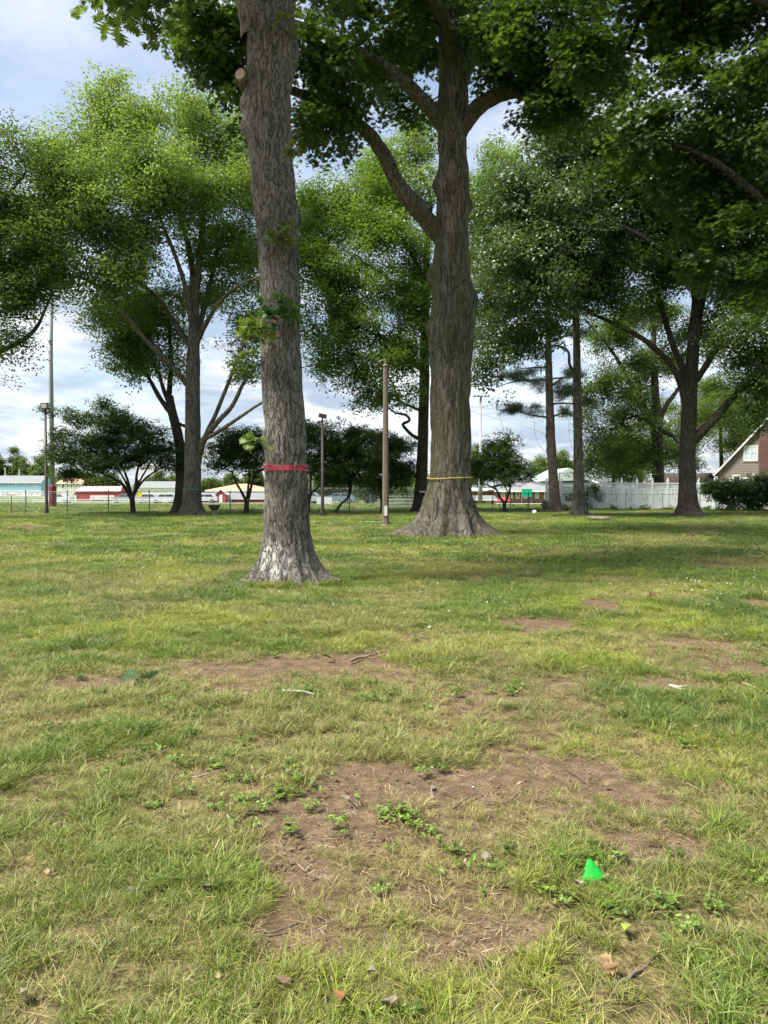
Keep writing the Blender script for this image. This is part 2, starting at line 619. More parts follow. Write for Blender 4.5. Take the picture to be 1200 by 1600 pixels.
SPRAY_PINE = [needle_spray('needle_spray', 60 + k) for k in range(3)]

# ------------------------------------------------------------------ trunks, limbs, crowns
BARK_OAK = bark_mat('bark_pale_oak', (0.265, 0.238, 0.200), (0.045, 0.050, 0.040), 15.0, 0.17, lichen=((-0.20, -0.5, 0.42), (0.27, 0.5, 0.30)))
BARK_OLD = bark_mat('bark_mossy_oak', (0.225, 0.200, 0.160), (0.036, 0.038, 0.029), 9.0, 0.075, moss=0.7)
BARK_MID = bark_mat('bark_grey', (0.22, 0.195, 0.165), (0.06, 0.052, 0.043), 9.0, 0.15)
BARK_DARK = bark_mat('bark_dark', (0.10, 0.086, 0.072), (0.026, 0.022, 0.018), 10.0, 0.2)
BARK_PINE = bark_mat('bark_pine', (0.17, 0.14, 0.115), (0.05, 0.04, 0.034), 11.0, 0.3)


def resample(pts, step):
    pts = np.asarray(pts, float)
    # Catmull-Rom through the points, then even steps
    P = np.vstack([2 * pts[0] - pts[1], pts, 2 * pts[-1] - pts[-2]])
    out = []
    for i in range(1, len(P) - 2):
        t = np.linspace(0, 1, 12, endpoint=False)[:, None]
        p0, p1, p2, p3 = P[i - 1], P[i], P[i + 1], P[i + 2]
        out.append(0.5 * (2 * p1 + (p2 - p0) * t + (2 * p0 - 5 * p1 + 4 * p2 - p3) * t ** 2 + (3 * p1 - p0 - 3 * p2 + p3) * t ** 3))
    out = np.vstack(out + [pts[-1:]])
    d = np.concatenate([[0], np.cumsum(np.linalg.norm(np.diff(out, axis=0), axis=1))])
    n = max(2, int(d[-1] / step) + 1)
    s = np.linspace(0, d[-1], n)
    return np.stack([np.interp(s, d, out[:, k]) for k in range(3)], 1)


def trunk_mesh(name, rings, material, origin, ns=64, dz=0.06, roots=(), burls=(), seed=1, ridge=0.012, ridge_f=9.0, wob=0.05, base=-0.2, root_h=0.28, thin=1.0):
    """rings: (px, py, Y, width px) down to up. Lofted on horizontal rings with bark ridges, root flare and burls."""
    C, Rr = [], []
    for px, py, Y, w in rings:
        C.append(W(px, py, Y)); Rr.append(0.5 * w * Y / F * thin)
    C, Rr = np.array(C), np.array(Rr)
    z0 = C[0][2]
    zs = np.arange(min(z0, origin[2]) + base, C[-1][2] + 1e-6, dz)
    # smooth profile
    zf = np.linspace(zs[0], zs[-1], 400)
    ker = np.hanning(15); ker /= ker.sum()
    def prof(v):
        q = np.interp(zf, C[:, 2], v)
        q = np.convolve(np.pad(q, 7, mode='edge'), ker, 'valid')
        return np.interp(zs, zf, q)
    cx, cyy, rr = prof(C[:, 0]), prof(C[:, 1]), prof(Rr)
    th = np.arange(ns) * 2 * math.pi / ns
    Z, T = np.meshgrid(zs, th, indexing='ij')
    RR = np.repeat(rr[:, None], ns, 1)
    H = Z - origin[2]
    r = RR * (1 + 2 * wob * (fbm(np.cos(T) * 1.1 + seed, np.sin(T) * 1.1, Z * 0.5, seed, 3) - 0.5))
    for ang, amp, sharp in roots:
        c = np.clip(np.cos(T - R(ang)), 0, 1) ** sharp
        r += amp * c * np.exp(-np.clip(H, -0.12, 9) / root_h)
    for zb, ang, amp, sz, sa in burls:
        da = (T - R(ang) + math.pi) % (2 * math.pi) - math.pi
        r += amp * np.exp(-((Z - zb) / sz) ** 2 - (da / sa) ** 2)
    f = ridge_f
    x0, y0 = np.cos(T) * RR, np.sin(T) * RR
    tw = fbm(x0 * 2 + 7, y0 * 2, Z * 0.9, seed + 2, 2) - 0.5
    n1 = vnoise(x0 * f + tw * 3, y0 * f + tw * 3, Z * f * 0.17, seed + 5)
    n2 = vnoise(x0 * f * 2.1 + 3, y0 * f * 2.1, Z * f * 0.4, seed + 6)
    r += ridge * (np.abs(2 * n1 - 1) * 2 - 0.6) + ridge * 0.6 * (n2 - 0.5)
    X = cx[:, None] + r * np.cos(T) - origin[0]
    Yy = cyy[:, None] + r * np.sin(T) - origin[1]
    V = np.stack([X, Yy, Z - origin[2]], -1).reshape(-1, 3)
    m = len(zs)
    i = np.arange(m - 1)[:, None] * ns
    k = np.arange(ns)[None, :]
    k1 = (k + 1) % ns
    Fq = np.stack([i + k, i + k1, i + ns + k1, i + ns + k], -1).reshape(-1, 4)
    faces = Fq.tolist() + [list(range((m - 1) * ns, m * ns))]
    return new_mesh(name, V, faces, material, True)


class Tree:
    def __init__(s, name, label, base, bark, seed=0, group=None):
        s.origin = np.array(base, float)
        s.root = thing(name, label, 'tree', base, group=group)
        s.bark, s.seed = bark, seed
        s.rng = np.random.default_rng(seed)
        s.P, s.par, s.use = [], [], []
        s.chains = []

    def trunk(s, rings, attach_from=0.6, **kw):
        me = trunk_mesh('trunk', rings, s.bark, s.origin, seed=s.seed + 1, **kw)
        add('trunk', me, s.root)
        s.path([W(*r[:3]) for r in rings], attach_from)
        return s

    def path(s, pts, attach_from=0.3):
        q = resample(pts, 0.4)
        b = len(s.P)
        for i, p in enumerate(q):
            s.P.append(p); s.par.append(b + i - 1 if i else -1)
            s.use.append(i / len(q) >= attach_from)

    def limb(s, pts, w0, w1, attach_from=0.3, name='limb', n=12, wob=0.07):
        """pts: (px, py, Y); widths in survey pixels at those depths."""
        q = resample([W(*p) for p in pts], 0.12)
        m = len(q)
        k = np.linspace(0, 1, m)
        y = q[:, 1]
        rad = 0.5 * (w0 + (w1 - w0) * k) * y / F
        rad *= 1 + wob * 2 * (fbm(k * m * 0.11, s.seed * 3.1, len(s.P), s.seed, 3) - 0.5)
        # bark relief round the limb
        th = np.arange(n) * 2 * math.pi / n
        mb = MB().tube(q - s.origin, rad, n, cap=False)
        V = np.array(mb.v)
        c = np.repeat(q - s.origin, n, 0)
        d = V - c
        nz = fbm(V[:, 0] * 7, V[:, 1] * 7, V[:, 2] * 3, s.seed, 3) - 0.5
        V = c + d * (1 + 0.35 * nz)[:, None]
        faces = mb.f + [tuple(range((m - 1) * n, m * n))]
        add(name, new_mesh(name, V, faces, s.bark, True), s.root)
        b = len(s.P)
        st = max(1, int(0.4 / 0.12))
        for i, p in enumerate(q[::st]):
            s.P.append(p); s.par.append(b + i - 1 if i else -1)
            s.use.append(i * st / m >= attach_from)
        return s

    def crown(s, lobes, protos, col, dens=1.0, per=4, jit=0.35, scl=(0.8, 1.3), col2=None, branch_n=5, tip=0.008, spread=0.0, curve=0.35, sub=True, leaf_name='crown'):
        """lobes: (px, py, Y, rx, ry, rz) foliage masses; twigs grow out to points spread through them."""
        rng = s.rng
        A, tone = [], []
        for (px, py, Y, rx, ry, rz) in lobes:
            c = W(px, py, Y)
            if sub and min(rx, rz) >= 0.5:
                k = max(3, int(dens * 2.3 * (rx * ry + ry * rz + rx * rz) / 3.0))
                for _ in range(k):
                    d = rng.normal(size=3); d /= np.linalg.norm(d)
                    cc = c + d * np.array([rx, ry, rz]) * (0.45 + 0.55 * rng.random() ** 0.6)
                    rs = (0.55 + 0.55 * rng.random()) * np.array([1.0, 1.0, 0.8]) * min(1.0, 0.4 + 0.3 * min(rx, rz))
                    tn = rng.normal()
                    for _ in range(int(3 + 4 * rng.random())):
                        d = rng.normal(size=3); d /= np.linalg.norm(d)
                        A.append(cc + d * rs * rng.random() ** 0.5); tone.append(tn)
            else:
                k = max(3, int(dens * (8 if not sub else 5) * (rx * ry + ry * rz + rx * rz) / 3.0))
                for _ in range(k):
                    d = rng.normal(size=3); d /= np.linalg.norm(d)
                    A.append(c + d * np.array([rx, ry, rz]) * rng.random() ** 0.45); tone.append(rng.normal() * 0.5)
        A, tone = np.array(A), np.array(tone)
        P = np.array(s.P); use = np.array(s.use)
        U = P[use] if use.any() else P
        d0 = np.array([np.min(np.sum((U - a) ** 2, 1)) for a in A])
        order = np.argsort(d0)
        cap = len(P) + len(A) * 14
        buf = np.full((cap, 3), 1e9); buf[:len(P)][use] = P[use]
        pos = np.full((cap, 3), 0.0); pos[:len(P)] = P
        par = np.full(cap, -1, int); par[:len(P)] = s.par
        cnt = np.zeros(cap)
        n = len(P)
        chains, tips = [], []
        for ai in order:
            a = A[ai]
            dv = buf[:n] - a
            cost = np.sqrt((dv ** 2).sum(1)) + 0.7 * np.maximum(0, dv[:, 2])
            j = int(np.argmin(cost))
            q = pos[j]
            L = float(np.linalg.norm(a - q))
            seg = int(min(12, max(1, L / 0.45)))
            g = pos[j] - pos[par[j]] if par[j] >= 0 else np.array([0, 0, 1.0])
            g = g / (np.linalg.norm(g) + 1e-6)
            ctrl = q + 0.45 * L * (0.5 * g + 0.5 * (a - q) / (L + 1e-6)) + rng.normal(size=3) * 0.06 * L
            t = (np.arange(1, seg + 1) / seg)[:, None]
            pts = (1 - t) ** 2 * q + 2 * t * (1 - t) * ctrl + t ** 2 * a
            if seg > 2:
                pts[:-1] += rng.normal(size=(seg - 1, 3)) * 0.035 * min(L, 2)
            ids = [j]
            for p in pts:
                pos[n] = p; buf[n] = p; par[n] = ids[-1]; ids.append(n); n += 1
            chains.append(ids); tips.append(n - 1)
        for tpi in tips:
            k = tpi
            while k >= 0:
                cnt[k] += 1
                k = par[k]
        mb = MB()
        for ids in chains:
            r = tip * np.maximum(cnt[ids], 1) ** 0.5
            r[0] = r[1] if len(r) > 1 else r[0]
            if r[0] < 0.012 and rng.random() < spread:
                continue
            mb.tube(pos[ids] - s.origin, r, branch_n if r[0] > 0.03 else 3, cap=False)
        if mb.f:
            b = mb.build('branches', s.bark, s.root, True); b['kind'] = 'stuff'
        # foliage
        pts, tn = [], []
        for ai in range(len(A)):
            for _ in range(per):
                pts.append(A[ai] + rng.normal(size=3) * jit * np.array([1, 1, 0.85])); tn.append(tone[ai])
        pts, tn = np.array(pts), np.array(tn)
        k = len(pts)
        rot = np.stack([rng.normal(size=k) * 0.35, rng.normal(size=k) * 0.35, rng.random(k) * 6.28], 1)
        sc = scl[0] + (scl[1] - scl[0]) * rng.random(k)
        c1 = np.array(col); c2 = np.array(col2 if col2 is not None else (col[0] * 1.5, col[1] * 1.3, col[2] * 1.0))
        mixv = np.clip(0.5 + 0.30 * tn + 0.10 * rng.normal(size=k), 0, 1)[:, None]
        tc = c1 * (1 - mixv) + c2 * mixv
        tc *= (1 + 0.07 * rng.normal(size=k))[:, None].clip(0.6, 1.5)
        o = scatter(leaf_name, pts - s.origin, rot, sc, rng.integers(0, len(protos), k), tc, protos, s.root)
        s.P, s.par, s.use = list(pos[:n]), list(par[:n]), [False] * n
        return s


def leafy_shoot(parent, origin, centre, n, size, L, col, seed, name='leafy_shoot'):
    """Small tuft of lobed leaves sprouting from a trunk; each leaf a sub-part."""
    rng = np.random.default_rng(seed)
    m = leaf_solid('shoot_leaf_%d' % seed, col)
    lm = leaf_shape(LOBED, L, L * 0.85)
    me_leaf = new_mesh('leaf', lm[0], lm[1], m)
    c = np.array(centre) - origin
    mb = MB()
    ends = []
    for i in range(max(4, n // 4)):
        d = rng.normal(size=3) + np.array([0, -0.9, 0.3]); d /= np.linalg.norm(d)
        e = c + d * size * (0.6 + 0.5 * rng.random())
        mb.tube([c + np.array([0, 0.05, 0]), 0.5 * (c + e) + rng.normal(size=3) * 0.02, e], [0.006, 0.004, 0.002], 4)
        ends.append(e)
    st = mb.build(name, BARK_OAK, parent)
    for i in range(n):
        e = ends[i % len(ends)]
        p = c + (e - c) * (0.35 + 0.7 * rng.random()) + rng.normal(size=3) * 0.03
        o = add('leaf', me_leaf, st)
        o.location = p
        dd = p - c
        o.rotation_euler = (rng.normal() * 0.5, rng.normal() * 0.4 + 0.35, math.atan2(dd[1], dd[0]) + rng.normal() * 0.7)
        s = 0.7 + 0.5 * rng.random()
        o.scale = (s, s, s)
    return st
# ------------------------------------------------------------------ ground
PATCHES = [
    (560, 1310, 125, 95, 0.46), (600, 1420, 190, 95, 0.38), (470, 1440, 65, 85, 0.55), (880, 1250, 150, 60, 0.42), (760, 1300, 120, 50, 0.38), (660, 1500, 150, 55, 0.40), (430, 1060, 190, 26, 0.5), (820, 1110, 110, 60, 0.42), (1090, 1020, 130, 40, 0.42),  # worn bare-soil patches: survey px centre, half sizes, strength
    (600, 1238, 115, 30, 1.0), (715, 1232, 130, 32, 1.0), (520, 1285, 90, 38, 0.95), (455, 1365, 62, 60, 0.85), (590, 1320, 70, 22, 0.7),
    (880, 1208, 90, 22, 0.75), (960, 1240, 70, 22, 0.75), (720, 1490, 110, 42, 0.75), (440, 1480, 55, 45, 0.6), (560, 1470, 40, 30, 0.4), (1020, 1325, 65, 25, 0.75),
    (740, 1098, 55, 16, 0.6), (370, 1055, 90, 16, 0.8), (490, 1042, 90, 17, 0.95), (150, 1073, 95, 12, 0.7), (310, 1212, 50, 9, 0.5), (580, 1030, 40, 8, 0.7),
    (845, 980, 72, 11, 1.0), (950, 950, 45, 9, 0.8), (1132, 885, 40, 5, 1.0), (1195, 946, 45, 7, 0.9), (1085, 1006, 80, 9, 0.75), (1150, 1050, 70, 11, 0.7),
    (1040, 1075, 55, 10, 0.7), (45, 825, 48, 4, 0.9), (362, 869, 34, 3, 0.7), (800, 1178, 60, 24, 0.6), (655, 1000, 40, 9, 0.5), (820, 815, 50, 2.5, 0.55),
    (240, 945, 60, 4, 0.4), (900, 908, 40, 4, 0.5), (970, 905, 30, 4, 0.4), (1060, 935, 90, 5, 0.45), (100, 1130, 40, 8, 0.4), (235, 1590, 40, 12, 0.3), (760, 1590, 60, 20, 0.4),
    (25, 1340, 40, 14, 0.35), (1160, 1330, 40, 20, 0.4), (120, 1470, 60, 15, 0.3), (640, 940, 60, 5, 0.3), (420, 960, 60, 4, 0.25),
]
_PG = []
for (px, py, hx, hy, st) in PATCHES:
    Y0 = CAM_H / max(1e-3, (py - 762) / F)
    Yn = CAM_H * F / (py + hy - 762); Yf = CAM_H * F / max(4, (py - hy - 762))
    _PG.append(((px - 600) / F * Y0, 0.5 * (Yn + Yf), hx / F * Y0, 0.5 * (Yf - Yn), st))


def dirt_mask(x, y):
    x = np.asarray(x, float); y = np.asarray(y, float)
    m = np.zeros(np.broadcast(x, y).shape)
    wx = (fbm(x * 2.2, y * 2.2, seed=31, octaves=4) - 0.5)
    wy = (fbm(x * 2.2 + 9, y * 2.2 + 4, seed=37, octaves=4) - 0.5)
    for cx, cy_, rx, ry, st in _PG:
        sel = (np.abs(x - cx) < rx * 2.2) & (np.abs(y - cy_) < ry * 2.2)
        if not sel.any():
            continue
        u = (x[sel] - cx) / rx + wx[sel] * 1.7
        v = (y[sel] - cy_) / ry + wy[sel] * 1.7
        d = np.sqrt(u * u + v * v)
        m[sel] = np.maximum(m[sel], st * smooth(1.4, 0.7, d))
    return m


def soil_col_mat():
    def b(t, L):
        p = N(t, 'ShaderNodeBsdfPrincipled', ins={'Roughness': 0.95, 'Specular IOR Level': 0.1})
        tc = N(t, 'ShaderNodeTexCoord')
        at = N(t, 'ShaderNodeAttribute', attribute_type='GEOMETRY', attribute_name='dirt')
        n1 = N(t, 'ShaderNodeTexNoise', ins={'Scale': 9.0, 'Detail': 8.0, 'Roughness': 0.68})
        L(tc.outputs['Object'], n1.inputs['Vector'])
        n2 = N(t, 'ShaderNodeTexNoise', ins={'Scale': 70.0, 'Detail': 5.0, 'Roughness': 0.7})
        L(tc.outputs['Object'], n2.inputs['Vector'])
        soil = N(t, 'ShaderNodeValToRGB')
        e = soil.color_ramp.elements
        e[0].position = 0.32; e[0].color = (0.048, 0.031, 0.017, 1)
        e[1].position = 0.68; e[1].color = (0.240, 0.178, 0.115, 1)
        m_ = soil.color_ramp.elements.new(0.5); m_.color = (0.120, 0.083, 0.050, 1)
        av = N(t, 'ShaderNodeMath', operation='MULTIPLY_ADD', ins={1: 0.45})
        h2 = N(t, 'ShaderNodeMath', operation='MULTIPLY', ins={1: 0.55})
        L(n1.outputs['Fac'], h2.inputs[0])
        L(n2.outputs['Fac'], av.inputs[0]); L(h2.outputs[0], av.inputs[2])
        L(av.outputs[0], soil.inputs[0])
        # thatch: the straw and green mat between the blades
        th = N(t, 'ShaderNodeValToRGB')
        e = th.color_ramp.elements
        e[0].position = 0.40; e[0].color = (0.030, 0.026, 0.012, 1)
        e[1].position = 0.60; e[1].color = (0.23, 0.19, 0.09, 1)
        m_ = th.color_ramp.elements.new(0.5); m_.color = (0.095, 0.083, 0.035, 1)
        L(av.outputs[0], th.inputs[0])
        # far lawn seen from afar: mown stripes of tone
        n3 = N(t, 'ShaderNodeTexNoise', ins={'Scale': 0.18, 'Detail': 5.0, 'Roughness': 0.6})
        mp = N(t, 'ShaderNodeMapping', ins={'Scale': (0.6, 1.8, 1)})
        L(tc.outputs['Object'], mp.inputs[0]); L(mp.outputs[0], n3.inputs['Vector'])
        gr = N(t, 'ShaderNodeValToRGB')
        e = gr.color_ramp.elements
        e[0].position = 0.35; e[0].color = (0.080, 0.130, 0.022, 1)
        e[1].position = 0.65; e[1].color = (0.175, 0.215, 0.045, 1)
        n4 = N(t, 'ShaderNodeTexNoise', ins={'Scale': 5.0, 'Detail': 6.0, 'Roughness': 0.75})
        L(tc.outputs['Object'], n4.inputs['Vector'])
        n34 = N(t, 'ShaderNodeMix', data_type='FLOAT', ins={0: 0.5})
        L(n3.outputs['Fac'], n34.inputs[2]); L(n4.outputs['Fac'], n34.inputs[3])
        L(n34.outputs[0], gr.inputs[0])
        sep = N(t, 'ShaderNodeSeparateXYZ')
        L(tc.outputs['Object'], sep.inputs[0])
        fa = N(t, 'ShaderNodeMapRange', interpolation_type='SMOOTHSTEP', ins={'From Min': 9.0, 'From Max': 30.0})
        L(sep.outputs['Y'], fa.inputs['Value'])
        ml = N(t, 'ShaderNodeMix', data_type='RGBA')
        L(fa.outputs[0], ml.inputs[0]); L(th.outputs[0], ml.inputs[6]); L(gr.outputs[0], ml.inputs[7])
        br = N(t, 'ShaderNodeMath', operation='MULTIPLY_ADD', ins={1: 0.8, 2: -0.4})
        L(n2.outputs['Fac'], br.inputs[0])
        da = N(t, 'ShaderNodeMath', operation='ADD')
        L(at.outputs['Fac'], da.inputs[0]); L(br.outputs[0], da.inputs[1])
        dm = N(t, 'ShaderNodeMapRange', interpolation_type='SMOOTHSTEP', ins={'From Min': 0.22, 'From Max': 0.55})
        L(da.outputs[0], dm.inputs['Value'])
        fin = N(t, 'ShaderNodeMix', data_type='RGBA')
        L(dm.outputs[0], fin.inputs[0]); L(ml.outputs[2], fin.inputs[6]); L(soil.outputs[0], fin.inputs[7])
        L(fin.outputs[2], p.inputs['Base Color'])
        bp = N(t, 'ShaderNodeBump', ins={'Strength': 0.8, 'Distance': 0.02})
        L(av.outputs[0], bp.inputs['Height'])
        L(bp.outputs[0], p.inputs['Normal'])
        return p.outputs[0]
    return mat('lawn_ground', b)


def build_ground():
    def axis(parts):
        a = []
        for lo, hi, st in parts:
            a.append(np.arange(lo, hi, st))
        return np.unique(np.concatenate(a))
    xs = axis([(-2500, -400, 300), (-400, -60, 40), (-60, -20, 4), (-20, -5, 0.5), (-5, 5, 0.05), (5, 20, 0.5), (20, 60, 4), (60, 400, 40), (400, 2600, 300)])
    ys = axis([(-600, -60, 100), (-60, -4, 6), (-4, 1.5, 0.5), (1.5, 9, 0.05), (9, 20, 0.14), (20, 60, 1.0), (60, 200, 8), (200, 800, 60), (800, 4200, 400)])
    X, Y = np.meshgrid(xs, ys, indexing='ij')
    D = np.zeros_like(X)
    near = (Y > 0) & (Y < 50) & (np.abs(X) < 30)
    D[near] = dirt_mask(X[near], Y[near])
    Z = ground_z(X, Y)
    Z += 0.02 * (fbm(X * 5, Y * 5, seed=77, octaves=3) - 0.5) * near - 0.015 * D
    V = np.stack([X, Y, Z], -1).reshape(-1, 3)
    nx, ny = len(xs), len(ys)
    i = np.arange(nx - 1)[:, None] * ny
    j = np.arange(ny - 1)[None, :]
    Fq = np.stack([i + j, i + ny + j, i + ny + j + 1, i + j + 1], -1).reshape(-1, 4)
    me = new_mesh('ground', V, Fq.tolist(), soil_col_mat(), True, {'dirt': D.ravel()})
    o = add('ground', me)
    tag(o, 'lawn of mown grass with worn bare soil patches', 'lawn', kind='structure')
    return o


build_ground()


# ------------------------------------------------------------------ grass
def grass_mat():
    def b(t, L):
        at = N(t, 'ShaderNodeAttribute', attribute_type='INSTANCER', attribute_name='tcol')
        vy = N(t, 'ShaderNodeAttribute', attribute_type='GEOMETRY', attribute_name='vary')
        hg = N(t, 'ShaderNodeAttribute', attribute_type='GEOMETRY', attribute_name='hgt')
        mr = N(t, 'ShaderNodeMapRange', ins={'To Min': 0.62, 'To Max': 1.4})
        L(vy.outputs['Fac'], mr.inputs['Value'])
        mx = N(t, 'ShaderNodeMix', data_type='RGBA', blend_type='MULTIPLY', ins={0: 1.0})
        L(at.outputs['Vector'], mx.inputs[6]); L(mr.outputs[0], mx.inputs[7])
        # some blades are dry straw, and every blade is paler at its sheath
        dr = N(t, 'ShaderNodeMapRange', interpolation_type='SMOOTHSTEP', ins={'From Min': 0.84, 'From Max': 0.94, 'To Max': 0.75})
        L(vy.outputs['Fac'], dr.inputs['Value'])
        rb = N(t, 'ShaderNodeMapRange', interpolation_type='SMOOTHSTEP', ins={'From Min': 0.35, 'From Max': 0.0, 'To Max': 0.55})
        L(hg.outputs['Fac'], rb.inputs['Value'])
        mxx = N(t, 'ShaderNodeMath', operation='MAXIMUM')
        L(dr.outputs[0], mxx.inputs[0]); L(rb.outputs[0], mxx.inputs[1])
        st = N(t, 'ShaderNodeMix', data_type='RGBA')
        st.inputs[7].default_value = (0.36, 0.30, 0.14, 1)
        L(mxx.outputs[0], st.inputs[0]); L(mx.outputs[2], st.inputs[6])
        p = N(t, 'ShaderNodeBsdfPrincipled', ins={'Roughness': 0.45, 'Specular IOR Level': 0.35})
        L(st.outputs[2], p.inputs['Base Color'])
        tr = N(t, 'ShaderNodeBsdfTranslucent')
        L(st.outputs[2], tr.inputs['Color'])
        ms = N(t, 'ShaderNodeMixShader', ins={0: 0.35})
        L(p.outputs[0], ms.inputs[1]); L(tr.outputs[0], ms.inputs[2])
        return ms.outputs[0]
    return mat('grass_blades', b)


M_GRASS = grass_mat()


def tuft(name, seed, n, rad, h, w, lean, curl, rnd_h=0.5):
    rng = np.random.default_rng(seed)
    V, Fc, vary, hg = [], [], [], []
    for i in range(n):
        a = rng.random() * 6.283
        r = rad * math.sqrt(rng.random())
        b = np.array([r * math.cos(a), r * math.sin(a), -0.004])
        az = a + rng.normal() * 1.2
        out = np.array([math.cos(az), math.sin(az), 0])
        side = np.array([-math.sin(az), math.cos(az), 0]) + rng.normal(size=3) * 0.3
        side /= np.linalg.norm(side)
        H = h * (1 - rnd_h + rnd_h * 1.6 * rng.random())
        ln = lean * (0.3 + rng.random()) + 0.05
        ww = w * (0.6 + 0.7 * rng.random())
        pts = []
        for t_ in (0.0, 0.4, 0.75, 1.0):
            bend = ln * t_ + curl * t_ * t_ * rng.random()
            pts.append(b + out * H * bend + np.array([0, 0, H * (t_ - 0.35 * curl * t_ ** 2.5)]))
        o = len(V)
        for t_, p, s in zip((0, .4, .75), pts, (0.7, 1.0, 0.75)):
            V += [p - side * ww * s * 0.5, p + side * ww * s * 0.5]
            hg += [t_, t_]
        V.append(pts[3]); hg.append(1.0)
        Fc += [(o, o + 1, o + 3, o + 2), (o + 2, o + 3, o + 5, o + 4), (o + 4, o + 5, o + 6)]
        vary += [rng.random()] * 7
    return proto(name, np.array(V), Fc, M_GRASS, {'vary': vary, 'hgt': hg})


def weed(name, seed, n, size, trefoil):
    rng = np.random.default_rng(seed)
    V, Fc, vary, hg = [], [], [], []
    for i in range(n):
        a = rng.random() * 6.283
        r = size * math.sqrt(rng.random())
        z = 0.015 + 0.035 * rng.random()
        c = np.array([r * math.cos(a), r * math.sin(a), z])
        q = rng.random()
        for k in range(3 if trefoil else 1):
            az = a + k * 2.094 + rng.normal() * 0.3
            L_ = (0.014 if trefoil else 0.030) * (0.7 + 0.6 * rng.random())
            lv, lf = leaf_shape(OVAL, L_, L_ * (0.9 if trefoil else 0.55))
            M = np.array(Euler((rng.normal() * 0.3, -0.25 + rng.normal() * 0.3, az), 'XYZ').to_matrix())
            o = len(V)
            V += list(lv @ M.T + c)
            Fc += [tuple(x + o for x in f) for f in lf]
            vary += [q * 0.75] * len(lv); hg += [0.8] * len(lv)
    return proto(name, np.array(V), Fc, M_GRASS, {'vary': vary, 'hgt': hg})


TUFTS = ([tuft('lawn_tuft', 100 + k, 42, 0.06, 0.054, 0.0024, 0.55, 0.8) for k in range(3)]            # 0-2 fine lawn
         + [tuft('coarse_tuft', 110 + k, 34, 0.032, 0.082, 0.0034, 0.55, 0.8) for k in range(3)]         # 3-5 coarse clump
         + [tuft('straw_tuft', 120 + k, 22, 0.075, 0.045, 0.0022, 1.9, 1.0) for k in range(2)]          # 6-7 flattened dry blades
         + [weed('clover_patch', 130, 22, 0.055, True), weed('broadleaf_weed', 131, 8, 0.035, False)]   # 8-9
         + [tuft('meadow_tuft', 140 + k, 64, 0.16, 0.052, 0.0075, 0.6, 0.7) for k in range(2)]
         + [tuft('turf_tuft', 150 + k, 60, 0.085, 0.042, 0.0030, 0.6, 0.8) for k in range(3)])        # 10-11 tufts of the farther lawn


def lawn_cover(name, label, n_by_band, seed, kinds, keep, col_fn, size=(0.8, 1.25)):
    pass


def grass_points(rng, y0, y1, dens, margin=1.3):
    xm = 0.5 * y1 + margin
    n = int(dens * (y1 - y0) * 2 * xm)
    x = (rng.random(n) * 2 - 1) * xm
    y = y0 + (y1 - y0) * rng.random(n)
    k = np.abs(x) < 0.5 * y + margin
    return x[k], y[k]


